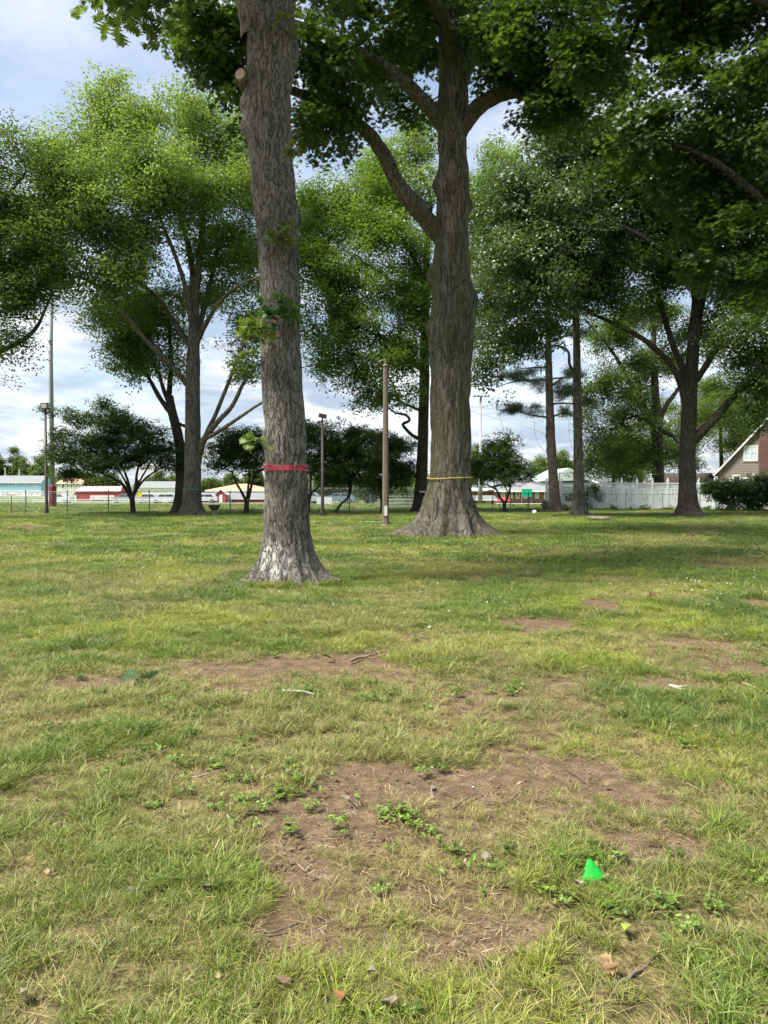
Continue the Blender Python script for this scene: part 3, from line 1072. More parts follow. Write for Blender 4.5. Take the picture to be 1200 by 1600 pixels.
def build_grass():
    rng = np.random.default_rng(5)
    TR = [(-1.43, 12.0, 0.55), (2.0, 23.4, 1.1)]
    green = np.array([0.130, 0.200, 0.026]); dark = np.array([0.062, 0.122, 0.022]); straw = np.array([0.38, 0.33, 0.14]); lime = np.array([0.245, 0.305, 0.034])
    allp = {k: [] for k in ('p', 'r', 's', 'i', 'c')}
    weeds = {k: [] for k in ('p', 'r', 's', 'i', 'c')}
    for (y0, y1, dens, sc) in ((1.3, 3.2, 850, 1.05), (3.2, 5.5, 680, 1.08), (5.5, 9, 400, 1.1), (9, 15, 190, 1.3), (15, 26, 70, 1.15), (26, 47, 38, 1.4), (47, 75, 10, 2.2)):
        x, y = grass_points(rng, y0, y1, dens)
        d = dirt_mask(x, y)
        n = len(x)
        patch = fbm(x * 0.9, y * 0.9, seed=51, octaves=3)
        fine = fbm(x * 3.1 + 4, y * 3.1, seed=53, octaves=3)
        keep = rng.random(n) > np.clip(d * 1.45 - 0.06, 0, 0.975)
        # thin, tufty cover on the worn near lawn
        thin = smooth(0.56, 0.38, fine) * smooth(9.5, 5.0, y)
        keep &= rng.random(n) > 0.74 * thin
        for tx, ty, tr in TR:
            keep &= (x - tx) ** 2 + (y - ty) ** 2 > (tr * 0.55) ** 2
        x, y, d, patch, fine, thin = [a[keep] for a in (x, y, d, patch, fine, thin)]
        n = len(x)
        dry = np.clip(smooth(0.50, 0.68, fbm(x * 0.55 + 20, y * 0.55, seed=61, octaves=4)) * 0.55 + 0.8 * d + 0.25 * thin + 0.08 * smooth(7, 3, y) + 0.16 * rng.normal(size=n), 0, 1)
        lim = np.clip(smooth(0.50, 0.66, fbm(x * 0.7 + 40, y * 0.7, seed=67, octaves=4)) + 0.25 * rng.normal(size=n), 0, 1)
        drk = np.clip(smooth(0.47, 0.62, patch) + 0.2 * rng.normal(size=n), 0, 1) * smooth(3.0, 6.0, y)
        c = green * (1 - lim[:, None]) + lime * lim[:, None]
        c = c * (1 - 0.75 * drk[:, None]) + dark * 0.75 * drk[:, None]
        c = c * (1 - 0.72 * dry[:, None]) + straw * 0.72 * dry[:, None]
        c *= (1 + 0.10 * rng.normal(size=n))[:, None].clip(0.6, 1.4)
        u = rng.random(n)
        if y1 <= 15:
            coarse = smooth(0.50, 0.62, fbm(x * 1.7 + 3, y * 1.7, seed=71, octaves=3)) * 0.95 * smooth(11, 4, y) + 0.12
            idx = np.where(u < coarse, 3 + rng.integers(0, 3, n), np.where(rng.random(n) < smooth(3.5, 7.0, y), 12 + rng.integers(0, 3, n), rng.integers(0, 3, n)))
            flat = (rng.random(n) < 0.06 + 0.30 * np.clip(d * 1.3 + 0.5 * thin, 0, 1))
            idx = np.where(flat, 6 + rng.integers(0, 2, n), idx)
            c = np.where(flat[:, None], straw * (0.8 + 0.5 * rng.random(n))[:, None], c)
        else:
            idx = 10 + rng.integers(0, 2, n)
        s = sc * (0.62 + 0.65 * rng.random(n)) * (0.75 + 0.55 * fine + 0.25 * (patch - 0.5)) * (1 - 0.55 * d) * (0.72 + 0.28 * smooth(3.0, 8.0, y))
        z = ground_z(x, y)
        rot = np.stack([rng.normal(size=n) * 0.12, rng.normal(size=n) * 0.12, rng.random(n) * 6.28], 1)
        for k, v in zip('prsic', (np.stack([x, y, z], 1), rot, s, idx, c)):
            allp[k].append(v)
        if y1 <= 9:
            # flattened dead blades between the tufts, and stray sprouts on the bare soil
            x, y = grass_points(rng, y0, y1, 150 if y1 < 6 else 80)
            d = dirt_mask(x, y)
            k = rng.random(len(x)) > np.clip(d * 1.15, 0, 0.94)
            x, y, d = x[k], y[k], d[k]; n = len(x)
            c = straw * (0.55 + 0.6 * rng.random(n))[:, None] * np.array([1.0, 0.95, 0.9])
            gsp = rng.random(n) < 0.34
            c = np.where(gsp[:, None], lime * (0.8 + 0.3 * rng.random(n))[:, None], c)
            idx = np.where(gsp, rng.integers(0, 3, n), 6 + rng.integers(0, 2, n))
            s = np.where(gsp, 0.32 + 0.3 * rng.random(n), 0.5 + 0.6 * rng.random(n))
            for k, v in zip('prsic', (np.stack([x, y, ground_z(x, y)], 1), np.stack([rng.normal(size=n) * .12, rng.normal(size=n) * .12, rng.random(n) * 6.28], 1), s, idx, c)):
                allp[k].append(v)
        if y1 <= 9:
            # clover and broadleaf weeds in their own colonies
            x, y = grass_points(rng, y0, y1, dens * 0.30)
            wn = fbm(x * 1.1 + 77, y * 1.1, seed=81, octaves=3) + 0.26 * np.exp(-((x - 0.12) / 0.36) ** 2 - ((y - 2.82) / 0.30) ** 2)
            k = rng.random(len(x)) < smooth(0.62, 0.78, wn) * 0.35 + 0.008
            x, y = x[k], y[k]
            k = rng.random(len(x)) > dirt_mask(x, y) * 0.55
            x, y = x[k], y[k]; n = len(x)
            idx = np.where(rng.random(n) < 0.72, 8, 9)
            c = np.array([0.155, 0.235, 0.040]) * (0.75 + 0.6 * rng.random(n))[:, None]
            for q, v in zip('prsic', (np.stack([x, y, ground_z(x, y)], 1), np.stack([rng.normal(size=n) * .1, rng.normal(size=n) * .1, rng.random(n) * 6.28], 1), 0.6 + 0.5 * rng.random(n), idx, c)):
                weeds[q].append(v)
    # longer unmown fringe round the trunk feet
    for tx, ty, tr, nn in ((-1.43, 12.0, 0.56, 420), (2.0, 23.4, 1.25, 520)):
        a = rng.random(nn) * 6.283
        r = tr * (0.85 + 0.5 * rng.random(nn)) + 0.1 * np.cos(3 * a)
        x, y = tx + r * np.cos(a), ty + r * np.sin(a)
        c = (green * 0.5 + lime * 0.4)[None, :] * (0.8 + 0.5 * rng.random(nn))[:, None]
        for k, v in zip('prsic', (np.stack([x, y, ground_z(x, y)], 1), np.stack([rng.normal(size=nn) * .12, rng.normal(size=nn) * .12, rng.random(nn) * 6.28], 1), 1.0 + 0.9 * rng.random(nn), 3 + rng.integers(0, 3, nn), c)):
            allp[k].append(v)
    A = {k: np.concatenate(v) for k, v in allp.items()}
    o = scatter('grass', A['p'], A['r'], A['s'], A['i'], A['c'], TUFTS)
    tag(o, 'patchy green and straw coloured grass blades covering the lawn', 'grass', kind='stuff')
    A = {k: np.concatenate(v) for k, v in weeds.items()}
    o = scatter('weeds', A['p'], A['r'], A['s'], A['i'], A['c'], TUFTS)
    tag(o, 'low clover and broad leaved weeds among the near grass', 'weeds', kind='stuff')
    print('GRASS', sum(len(v) for v in allp['p']), 'WEEDS', len(A['p']))


build_grass()


def build_crumbs():
    """Clods, grit and leaf bits lying on the bare soil."""
    rng = np.random.default_rng(12)
    M_CR = leaf_mat('soil_crumb', rough=0.9, spec=0.1, trans=0.0)
    prs = []
    for k in range(3):
        r = np.random.default_rng(400 + k)
        bm = bmesh.new(); bmesh.ops.create_icosphere(bm, subdivisions=1, radius=1.0)
        V = np.array([v.co for v in bm.verts]) * (0.7 + 0.6 * r.random((len(bm.verts), 1))) * np.array([1.2, 0.9, 0.6])
        Fc = [tuple(v.index for v in f.verts) for f in bm.faces]
        bm.free()
        prs.append(proto('soil_crumb', V * 0.006, Fc, M_CR, {'vary': r.random(len(V)) * 0.4 + 0.3}))
    for k in range(2):
        r = np.random.default_rng(410 + k)
        V, Fc = [], []
        for i in range(5):
            a = r.random() * 6.28; L = 0.005 + 0.013 * r.random(); c = r.normal(size=2) * 0.03
            d = np.array([math.cos(a), math.sin(a)]) * L; s_ = np.array([-d[1], d[0]]) / L * 0.0008
            o = len(V)
            V += [(*(c - d + s_), .003), (*(c - d - s_), .003), (*(c + d - s_), .006), (*(c + d + s_), .006)]
            Fc.append((o, o + 1, o + 2, o + 3))
        prs.append(proto('dead_blade_bits', np.array(V), Fc, M_CR, {'vary': r.random(len(V))}))
    P = []
    for (y0, y1, dens) in ((1.5, 3.3, 1500), (3.3, 5.5, 700), (5.5, 9, 250)):
        x, y = grass_points(rng, y0, y1, dens, 0.6)
        k = rng.random(len(x)) < dirt_mask(x, y) * 1.2 + 0.05
        P.append(np.stack([x[k], y[k], ground_z(x[k], y[k]) - 0.012 * dirt_mask(x[k], y[k])], 1))
    P = np.concatenate(P); n = len(P)
    idx = np.where(rng.random(n) < 0.6, rng.integers(0, 3, n), 3 + rng.integers(0, 2, n))
    soil = np.array([0.125, 0.085, 0.048]); strw = np.array([0.30, 0.245, 0.15])
    c = np.where((idx < 3)[:, None], soil * (0.6 + 1.1 * rng.random(n) ** 2)[:, None], strw * (0.6 + 0.7 * rng.random(n))[:, None])
    o = scatter('soil_debris', P, np.stack([rng.normal(size=n) * .3, rng.normal(size=n) * .3, rng.random(n) * 6.28], 1), 0.4 + 1.1 * rng.random(n) ** 2, idx, c, prs)
    tag(o, 'crumbs of soil and dead grass bits on the bare patches', 'debris', kind='stuff')
    # leaf litter: torn brown bits of last year's leaves lying in the grass
    M_LT = leaf_mat('leaf_litter', rough=0.8, spec=0.2, trans=0.1)
    lit = []
    for k, (hf, w) in enumerate(((OVAL, .6), (LOBED_ROUND, .8), (OVAL, .35))):
        v, fc = leaf_shape(hf, 0.032, 0.032 * w)
        v = v.copy(); v[:, 0] -= .016; v[:, 2] += 12 * v[:, 0] ** 2 + 0.006
        lit.append(proto('litter_bit', v, fc, M_LT, {'vary': np.full(len(v), .5)}))
    x, y = grass_points(rng, 1.6, 11, 5.0, 0.6)
    m = len(x)
    lc = np.array([0.26, 0.19, 0.11]) * (0.45 + 0.9 * rng.random(m))[:, None]
    o = scatter('leaf_litter', np.stack([x, y, ground_z(x, y) + 0.022], 1), np.stack([rng.normal(size=m) * .5, rng.normal(size=m) * .5, rng.random(m) * 6.28], 1), 0.4 + 0.7 * rng.random(m), rng.integers(0, 3, m), lc, lit)
    tag(o, 'small brown leaf bits strewn through the grass', 'leaf litter', kind='stuff')
    # white clover heads
    M_CL = leaf_mat('clover_head', rough=0.8, spec=0.2, trans=0.2)
    bm = bmesh.new(); bmesh.ops.create_icosphere(bm, subdivisions=1, radius=.011)
    V = np.array([v.co for v in bm.verts]); Fc = [tuple(v.index for v in f.verts) for f in bm.faces]; bm.free()
    ch = [proto('clover_head', V, Fc, M_CL, {'vary': np.full(len(V), .5)})]
    cx, cy_, _ = G(1075, 920)
    x, y = grass_points(rng, 7, 22, 0.55, 0.5)
    x = np.concatenate([x, cx + rng.normal(size=26) * .45]); y = np.concatenate([y, cy_ + rng.normal(size=26) * .5])
    m = len(x)
    o = scatter('clover_flowers', np.stack([x, y, ground_z(x, y) + 0.06], 1), np.zeros((m, 3)), 0.7 + 0.7 * rng.random(m), np.zeros(m), np.tile(np.array([.55, .55, .48]), (m, 1)), ch)
    tag(o, 'tiny white clover heads dotting the lawn', 'clover flowers', kind='stuff')


build_crumbs()
# ------------------------------------------------------------------ the trees
def base_of(px, py, Y=None):
    g = G(px, py)
    if Y is not None:
        p = W(px, py, Y)
        return (float(p[0]), Y, float(ground_z(p[0], Y)))
    return g


# --- pale oak with the red tape, nearest to the camera
Y1 = 12.0
t1 = Tree('oak_tree', 'pale grey oak with red tape wrapped round its trunk, nearest to the viewer', base_of(452, 905, Y1), BARK_OAK, 1)
rings1 = [(453, 925, Y1, 118), (453, 905, Y1, 104), (452, 885, Y1, 97), (450, 860, Y1, 88), (449, 830, Y1, 81), (447, 780, Y1, 75), (447, 730, Y1, 71), (446, 660, Y1, 70),
          (440, 600, Y1, 69), (438, 540, Y1, 69), (437, 470, Y1, 68), (436, 400, Y1, 69), (434, 350, Y1, 71), (429, 300, Y1, 72), (424, 250, Y1, 72), (422, 210, Y1, 74),
          (419, 170, Y1, 76), (421, 120, Y1, 76), (423, 80, Y1, 78), (421, 50, Y1, 78), (418, 25, Y1, 80)]
def zof(py, Y):
    return float(W(600, py, Y)[2])
t1.trunk(rings1, 0.97, ns=120, dz=0.035, thin=0.91, ridge=0.017, ridge_f=10.5, wob=0.03, root_h=0.20,
         roots=[(-166, 0.46, 40), (-10, 0.55, 36), (-70, 0.30, 60), (-104, 0.18, 60), (-138, 0.26, 50), (-40, 0.22, 60), (60, 0.3, 8), (130, 0.3, 9)],
         burls=[(zof(165, Y1), 188, 0.10, 0.16, 0.45), (zof(200, Y1), 183, 0.11, 0.13, 0.4), (zof(132, Y1), 200, 0.06, 0.14, 0.4), (zof(85, Y1), -4, 0.10, 0.28, 0.5),
                (zof(338, Y1), 5, 0.05, 0.16, 0.5), (zof(305, Y1), 190, 0.04, 0.2, 0.5), (zof(688, Y1), 185, 0.07, 0.14, 0.35), (zof(375, Y1), -80, 0.05, 0.18, 0.4), (zof(716, Y1), -95, 0.035, 0.09, 0.25)])
t1.limb([(402, 60, Y1), (392, 0, Y1), (375, -120, Y1 - 0.2), (340, -260, Y1), (300, -420, Y1 + .5)], 50, 26, 0.35, n=20)
t1.limb([(438, 60, Y1), (442, 0, Y1), (452, -110, Y1 + 0.3), (480, -260, Y1 + .6), (500, -430, Y1 + 1)], 44, 24, 0.35, n=20)
t1.limb([(400, -60, Y1), (330, -140, Y1 - 1.0), (230, -190, Y1 - 1.6), (150, -180, Y1 - 2)], 20, 8, 0.3)
t1.limb([(455, -120, Y1), (540, -200, Y1 + 1.0), (650, -260, Y1 + 1.6)], 20, 8, 0.3)
CA, CB = (0.050, 0.088, 0.020), (0.085, 0.125, 0.026)
t1.crown([(175, -12, 11.0, 0.35, 0.5, 0.12), (225, -14, 10.8, 0.3, 0.5, 0.18), (160, -190, 10.4, 1.5, 1.3, 0.6), (330, -380, 12.0, 2.2, 2.2, 1.4), (520, -380, 13.0, 2.0, 2.2, 1.4), (420, -480, 12.4, 3.4, 3.2, 2.0),
          (640, -270, 13.4, 1.6, 1.8, 1.0)], SPRAY_NEAR, CA, col2=CB, dens=0.9, per=4, jit=0.28, scl=(0.8, 1.2))
for (px, py, n, size, L, col, sd) in ((440, 372, 22, 0.20, 0.13, (0.135, 0.175, 0.035), 1), (433, 487, 30, 0.26, 0.15, (0.060, 0.125, 0.026), 2), (398, 520, 30, 0.24, 0.15, (0.165, 0.225, 0.03), 3),
                                      (402, 690, 14, 0.17, 0.12, (0.13, 0.19, 0.035), 4), (458, 240, 12, 0.14, 0.11, (0.17, 0.19, 0.04), 5), (449, 30, 14, 0.18, 0.12, (0.12, 0.16, 0.035), 6)):
    leafy_shoot(t1.root, t1.origin, W(px, py, Y1 - 0.40), int(n * 2.6), size * 1.3, L * 0.85, tuple(1.15 * q for q in col), sd)
# sawn-off branch collar
mb = MB()
c = W(392, 133, Y1) - t1.origin
ax = np.array([-0.35, -0.9, 0.05]); ax /= np.linalg.norm(ax)
q = c + np.outer(np.linspace(0, 0.30, 7), ax)
mb.tube(q, [0.17, 0.165, 0.155, 0.145, 0.135, 0.125, 0.10], 18)
st_ = mb.build('branch_stub', BARK_OAK, t1.root, True)
mb = MB(); mb.tube([q[-1] - ax * 0.01, q[-1] + ax * 0.012], [0.085, 0.08], 18)
mb.build('cut_face', plain('cut_wood', (0.36, 0.26, 0.17), 0.8, 0.2, 20), st_)

# --- big mossy oak with the yellow rope
Y2 = 23.4
t2 = Tree('oak_tree', 'huge mossy oak with spreading root flare and a thin yellow rope round it', base_of(702, 838, Y2), BARK_OLD, 2)
rings2 = [(702, 850, Y2, 100), (702, 830, Y2, 94), (702, 812, Y2, 88), (702, 795, Y2, 82), (702, 770, Y2, 75), (703, 745, Y2, 70), (704, 700, Y2, 67), (704, 650, Y2, 66), (704, 600, Y2, 68), (705, 560, Y2, 70),
          (705, 520, Y2, 73), (708, 480, Y2, 71), (708, 455, Y2, 68), (704, 430, Y2, 63), (705, 400, Y2, 57), (706, 360, Y2, 54), (708, 320, Y2, 53), (709, 280, Y2, 49), (707, 240, Y2, 46),
          (705, 200, Y2, 47), (708, 150, Y2, 50), (709, 100, Y2, 52), (706, 50, Y2, 46), (694, 0, Y2, 32), (690, -80, Y2, 28), (686, -200, Y2, 22)]
t2.trunk(rings2, 0.55, ns=112, dz=0.055, thin=0.92, ridge=0.042, ridge_f=6.5, wob=0.05, root_h=0.36,
         roots=[(184, 1.15, 34), (-5, 1.05, 30), (-62, 0.55, 60), (-112, 0.55, 55), (-86, 0.25, 90), (60, 0.7, 8), (120, 0.7, 8), (-148, 0.6, 50), (-32, 0.6, 50), (165, .4, 20), (15, .4, 20)],
         burls=[(zof(432, Y2), 186, 0.19, 0.30, 0.4), (zof(290, Y2), 185, 0.22, 0.26, 0.35), (zof(322, Y2), 0, 0.14, 0.25, 0.45), (zof(470, Y2), -5, 0.14, 0.4, 0.5), (zof(515, Y2), 185, 0.14, 0.4, 0.5),
                (zof(515, Y2), -95, 0.10, 0.3, 0.4), (zof(375, Y2), -90, 0.10, 0.2, 0.35), (zof(210, Y2), -95, 0.08, 0.2, 0.35), (zof(575, Y2), -70, 0.07, 0.2, 0.4)])
t2.limb([(692, 375, Y2), (668, 345, Y2 - .2), (645, 318, Y2 - .4), (620, 285, Y2 - .6), (598, 240, Y2 - .8), (572, 205, Y2 - 1), (530, 178, Y2 - 1.4), (480, 150, Y2 - 2), (420, 130, Y2 - 2.4), (350, 100, Y2 - 2.6)], 29, 8, 0.5, n=16)
t2.limb([(696, 200, Y2), (668, 165, Y2 - .3), (630, 128, Y2 - .8), (585, 95, Y2 - 1.3), (520, 62, Y2 - 2), (440, 30, Y2 - 2.6), (360, 20, Y2 - 3)], 25, 8, 0.35, n=14)
t2.limb([(718, 205, Y2), (742, 172, Y2 - .3), (770, 153, Y2 - .6), (806, 143, Y2 - 1), (850, 152, Y2 - 1.4), (910, 140, Y2 - 2), (980, 100, Y2 - 2.4)], 27, 9, 0.35, n=14)
t2.limb([(722, 120, Y2), (738, 70, Y2), (748, 10, Y2 - .2), (770, -60, Y2 - .5), (800, -150, Y2 - 1)], 28, 12, 0.3, n=14)
t2.limb([(690, 30, Y2), (660, -40, Y2 + .3), (600, -120, Y2 + .6), (540, -200, Y2 + 1)], 20, 8, 0.3)
t2.limb([(705, 100, Y2), (700, 40, Y2 - 1.5), (660, -30, Y2 - 3.2), (640, -90, Y2 - 4.5)], 22, 8, 0.3)
t2.crown([(318, 45, 20.8, 0.55, 1.0, 0.6), (365, 20, 20.5, 0.9, 1.2, 0.7), (358, 100, 21, 0.55, 1.0, 0.7), (385, 165, 21, 0.35, 0.7, 0.45), (298, 30, 20.5, 0.3, .6, 0.35),
          (505, 50, 21, 1.1, 1.5, 0.9), (520, 130, 21.2, 0.9, 1.2, 0.7), (535, 205, 21.6, 0.7, 1.0, 0.7), (510, 180, 21.4, 0.6, 0.9, 0.5), (585, 60, 22.5, 1.1, 1.4, 0.9), (600, 125, 24.6, 0.7, 1.0, 0.5), (635, 75, 25.2, 0.9, 1.0, 0.8), (645, 170, 24.6, 0.4, 0.7, 0.4),
          (620, 5, 22, 1.0, 1.3, 0.7), (700, -5, 26, 0.9, 1.0, 0.6), (770, 20, 22, 0.8, 1.1, 0.5), (775, 95, 22, 0.55, 0.9, 0.5), (815, 60, 21.5, 0.7, 1.2, 0.6), (850, 100, 21, 0.8, 1.2, 0.9), (880, 40, 20.5, 1.0, 1.4, 1.0),
          (835, 190, 22, 0.45, 0.8, 0.5), (870, 190, 21.6, 0.7, 1.0, 0.5), (920, 130, 20.8, 1.0, 1.4, 0.9), (960, 60, 20.4, 1.2, 1.4, 1.0),
          (560, -120, 23, 2.6, 2.6, 1.4), (440, -90, 21, 1.6, 2.0, 0.9), (700, -180, 23, 3, 3, 1.6), (840, -110, 22, 2.6, 2.6, 1.3)],
         SPRAY_NEAR, (0.036, 0.068, 0.016), col2=(0.060, 0.098, 0.020), dens=0.82, per=4, jit=0.30, scl=(0.8, 1.25))

# --- right-hand near maple whose trunk stands outside the view
Y3 = 17.0
t3 = Tree('shade_tree', 'dark leafy tree overhanging the upper right corner, its trunk out of view', base_of(1400, 870, Y3), BARK_DARK, 3)
t3.trunk([(1400, 880, Y3, 70), (1398, 820, Y3, 58), (1392, 600, Y3, 50), (1385, 300, Y3, 44), (1380, 0, Y3, 34), (1378, -200, Y3, 20)], 0.35, ns=32, dz=0.15, roots=[(180, .3, 8), (0, .3, 8), (-90, .3, 8)])
t3.limb([(1388, 420, Y3), (1310, 370, Y3), (1215, 330, Y3 - .2), (1120, 255, Y3 - .2), (1030, 215, Y3)], 24, 5, 0.25)
t3.limb([(1386, 300, Y3), (1290, 210, Y3 + .5), (1160, 130, Y3 + 1), (1040, 90, Y3 + 1.4), (950, 70, Y3 + 1.4)], 22, 5, 0.25)
t3.limb([(1388, 520, Y3), (1320, 470, Y3 + .5), (1250, 440, Y3 + 1), (1150, 430, Y3 + 1.4), (1060, 440, Y3 + 1.6)], 18, 4, 0.3)
t3.limb([(1382, 150, Y3), (1290, 50, Y3 - 1), (1180, 0, Y3 - 1.5), (1060, -40, Y3 - 2)], 20, 5, 0.25)
t3.crown([(1180, 60, 17, 1.3, 1.6, 0.9), (1080, 40, 17, 1.3, 1.6, 0.9), (1000, 30, 18, 1.0, 1.4, 0.9), (950, 110, 18.5, 0.8, 1.2, 0.7), (1040, 140, 17.5, 1.0, 1.3, 0.7), (1140, 170, 17, 1.2, 1.4, 0.8),
          (1190, 260, 17, 0.9, 1.4, 0.9), (1100, 260, 17.4, 0.9, 1.2, 0.6), (1020, 235, 17.6, 0.8, 1.0, 0.5), (1190, 350, 17, 0.8, 1.2, 0.8), (1130, 340, 17.2, 0.7, 1.0, 0.5), (1060, 330, 17.6, 0.5, 0.8, 0.4), (1180, 440, 17.8, 0.7, 1.0, 0.5), (1110, 425, 18, 0.6, 0.9, 0.35),
          (1300, 120, 17, 1.8, 2, 2.0), (1320, 350, 17, 1.6, 2, 1.8), (1200, -120, 16, 2.4, 2.4, 1.2), (1000, -110, 17, 2.2, 2.2, 1.0), (1400, -60, 17, 2.6, 2.6, 2.0), (1480, 250, 17, 2.0, 2.4, 2.4)],
         SPRAY_NEAR, (0.034, 0.066, 0.014), col2=(0.056, 0.094, 0.018), dens=0.85, per=5, jit=0.30, scl=(0.75, 1.05))

# --- wide oak at the left
Y4 = 41.0
t4 = Tree('oak_tree', 'broad green oak at the left with low spreading limbs and pale blue tape', base_of(300, 807, Y4), BARK_MID, 4)
t4.trunk([(300, 815, Y4, 44), (300, 805, Y4, 38), (300, 795, Y4, 32), (300, 780, Y4, 28), (301, 740, Y4, 25.5), (301, 690, Y4, 24), (301, 640, Y4, 23), (301, 600, Y4, 22), (302, 560, Y4, 20), (303, 520, Y4, 17), (304, 480, Y4, 14), (305, 430, Y4, 11)],
         0.75, ns=40, dz=0.14, ridge=0.02, ridge_f=5, roots=[(180, .3, 9), (0, .3, 9), (-90, .3, 10), (-130, .2, 14)], root_h=0.3, burls=[(zof(640, Y4), -90, 0.06, 0.2, 0.4)])
for pts, a, b in (([(297, 605, Y4), (262, 565, Y4 - .6), (225, 528, Y4 - 1.2), (190, 485, Y4 - 2), (155, 448, Y4 - 2.6), (120, 433, Y4 - 3), (80, 430, Y4 - 3.4)], 10, 3),
                  ([(300, 545, Y4), (270, 500, Y4 + .8), (235, 455, Y4 + 1.6), (190, 425, Y4 + 2.2), (140, 400, Y4 + 3)], 9, 3),
                  ([(302, 520, Y4), (290, 450, Y4 - .8), (270, 390, Y4 - 1.6), (240, 320, Y4 - 2.2)], 10, 4),
                  ([(303, 500, Y4), (300, 420, Y4 + .8), (285, 350, Y4 + 1.5), (262, 290, Y4 + 2), (235, 230, Y4 + 2)], 11, 4),
                  ([(304, 470, Y4), (312, 400, Y4), (318, 340, Y4 - .4), (325, 270, Y4 - .6), (330, 210, Y4 - .6)], 12, 4),
                  ([(305, 540, Y4), (325, 500, Y4 - 1), (345, 470, Y4 - 2), (375, 445, Y4 - 3), (410, 430, Y4 - 4)], 9, 3),
                  ([(306, 530, Y4), (322, 470, Y4 + 1), (338, 400, Y4 + 1.6), (350, 350, Y4 + 2)], 10, 4),
                  ([(308, 735, Y4), (318, 690, Y4 - .4), (338, 645, Y4 - 1), (352, 610, Y4 - 1.4), (372, 560, Y4 - 1.8), (390, 510, Y4 - 2)], 9, 4),
                  ([(310, 700, Y4), (335, 665, Y4 - 1), (362, 635, Y4 - 1.6), (380, 600, Y4 - 2), (400, 572, Y4 - 2.4)], 11, 4),
                  ([(312, 690, Y4), (340, 675, Y4 - 1.4), (370, 655, Y4 - 2.4), (408, 630, Y4 - 3.4), (450, 612, Y4 - 4)], 8, 3)):
    t4.limb(pts, a, b, 0.35, n=9)
t4.crown([(240, 230, 41, 2.7, 3.4, 2.2), (180, 190, 41.5, 1.8, 2.4, 1.4), (330, 200, 41.5, 2.0, 2.6, 1.6), (390, 230, 42, 1.6, 2.2, 1.6), (130, 260, 40, 2.2, 2.6, 1.9), (90, 300, 39.5, 1.7, 2.2, 1.6),
          (290, 290, 39, 3.0, 3.0, 2.0), (200, 310, 38.6, 2.8, 2.6, 1.8), (370, 310, 40, 1.9, 2.4, 1.8), (60, 370, 39, 1.9, 2.2, 1.6), (130, 375, 38.4, 2.3, 2.2, 1.4), (210, 390, 38.5, 2.2, 2.2, 1.1), (340, 390, 43, 2.0, 2.2, 1.2),
          (385, 410, 41, 1.5, 2.2, 1.4), (170, 440, 39, 1.5, 1.8, 0.8), (100, 420, 38, 1.6, 1.8, 0.8), (200, 510, 42, 1.5, 1.8, 1.0), (240, 560, 43, 1.2, 1.6, 0.9), (190, 570, 42.6, 0.8, 1.2, 0.5), (380, 500, 40, 1.2, 1.8, 0.9),
          (250, 470, 43.5, 1.6, 1.8, 1.0), (390, 570, 40, 0.7, 1.2, 0.5), (340, 470, 43.4, 1.4, 1.6, 0.8), (20, 330, 39.5, 1.4, 1.8, 1.6)],
         SPRAY_FAR, (0.098, 0.160, 0.046), col2=(0.168, 0.232, 0.075), dens=1.7, per=5, jit=0.46, scl=(0.85, 1.3))

t4b = Tree('oak_tree', 'slimmer dark oak stem leaning just behind the broad oak at the left', base_of(279, 806, 43.5), BARK_DARK, 14)
t4b.trunk([(279, 812, 43.5, 26), (280, 800, 43.5, 22), (283, 770, 43.5, 18), (284, 730, 43.5, 17), (282, 700, 43.5, 16), (276, 670, 43.5, 15), (268, 640, 43.5, 14), (264, 615, 43.5, 12)], 0.7, ns=24, dz=0.2, roots=[(180, .25, 8), (-90, .2, 8)])
for pts, a, b in (([(270, 650, 43.5), (250, 622, 43.5), (235, 595, 43.8), (222, 570, 44), (200, 540, 44)], 9, 3), ([(268, 640, 43.5), (256, 610, 43), (246, 580, 42.6), (225, 545, 42)], 8, 3), ([(264, 620, 43.5), (266, 590, 44), (268, 560, 44.4), (262, 500, 44.6)], 9, 4), ([(274, 660, 43.5), (295, 665, 43.2), (310, 640, 43)], 6, 3)):
    t4b.limb(pts, a, b, 0.5, n=8)
t4b.crown([(215, 545, 44, 1.4, 1.6, 0.9), (185, 530, 44.5, 1.2, 1.4, 0.8), (255, 520, 45, 1.5, 1.6, 1.0), (160, 490, 44, 1.4, 1.6, 0.8), (265, 460, 45, 1.4, 1.6, 1.0)], SPRAY_FAR, (0.050, 0.085, 0.022), col2=(0.085, 0.125, 0.032), dens=1.5, per=5, jit=0.46)

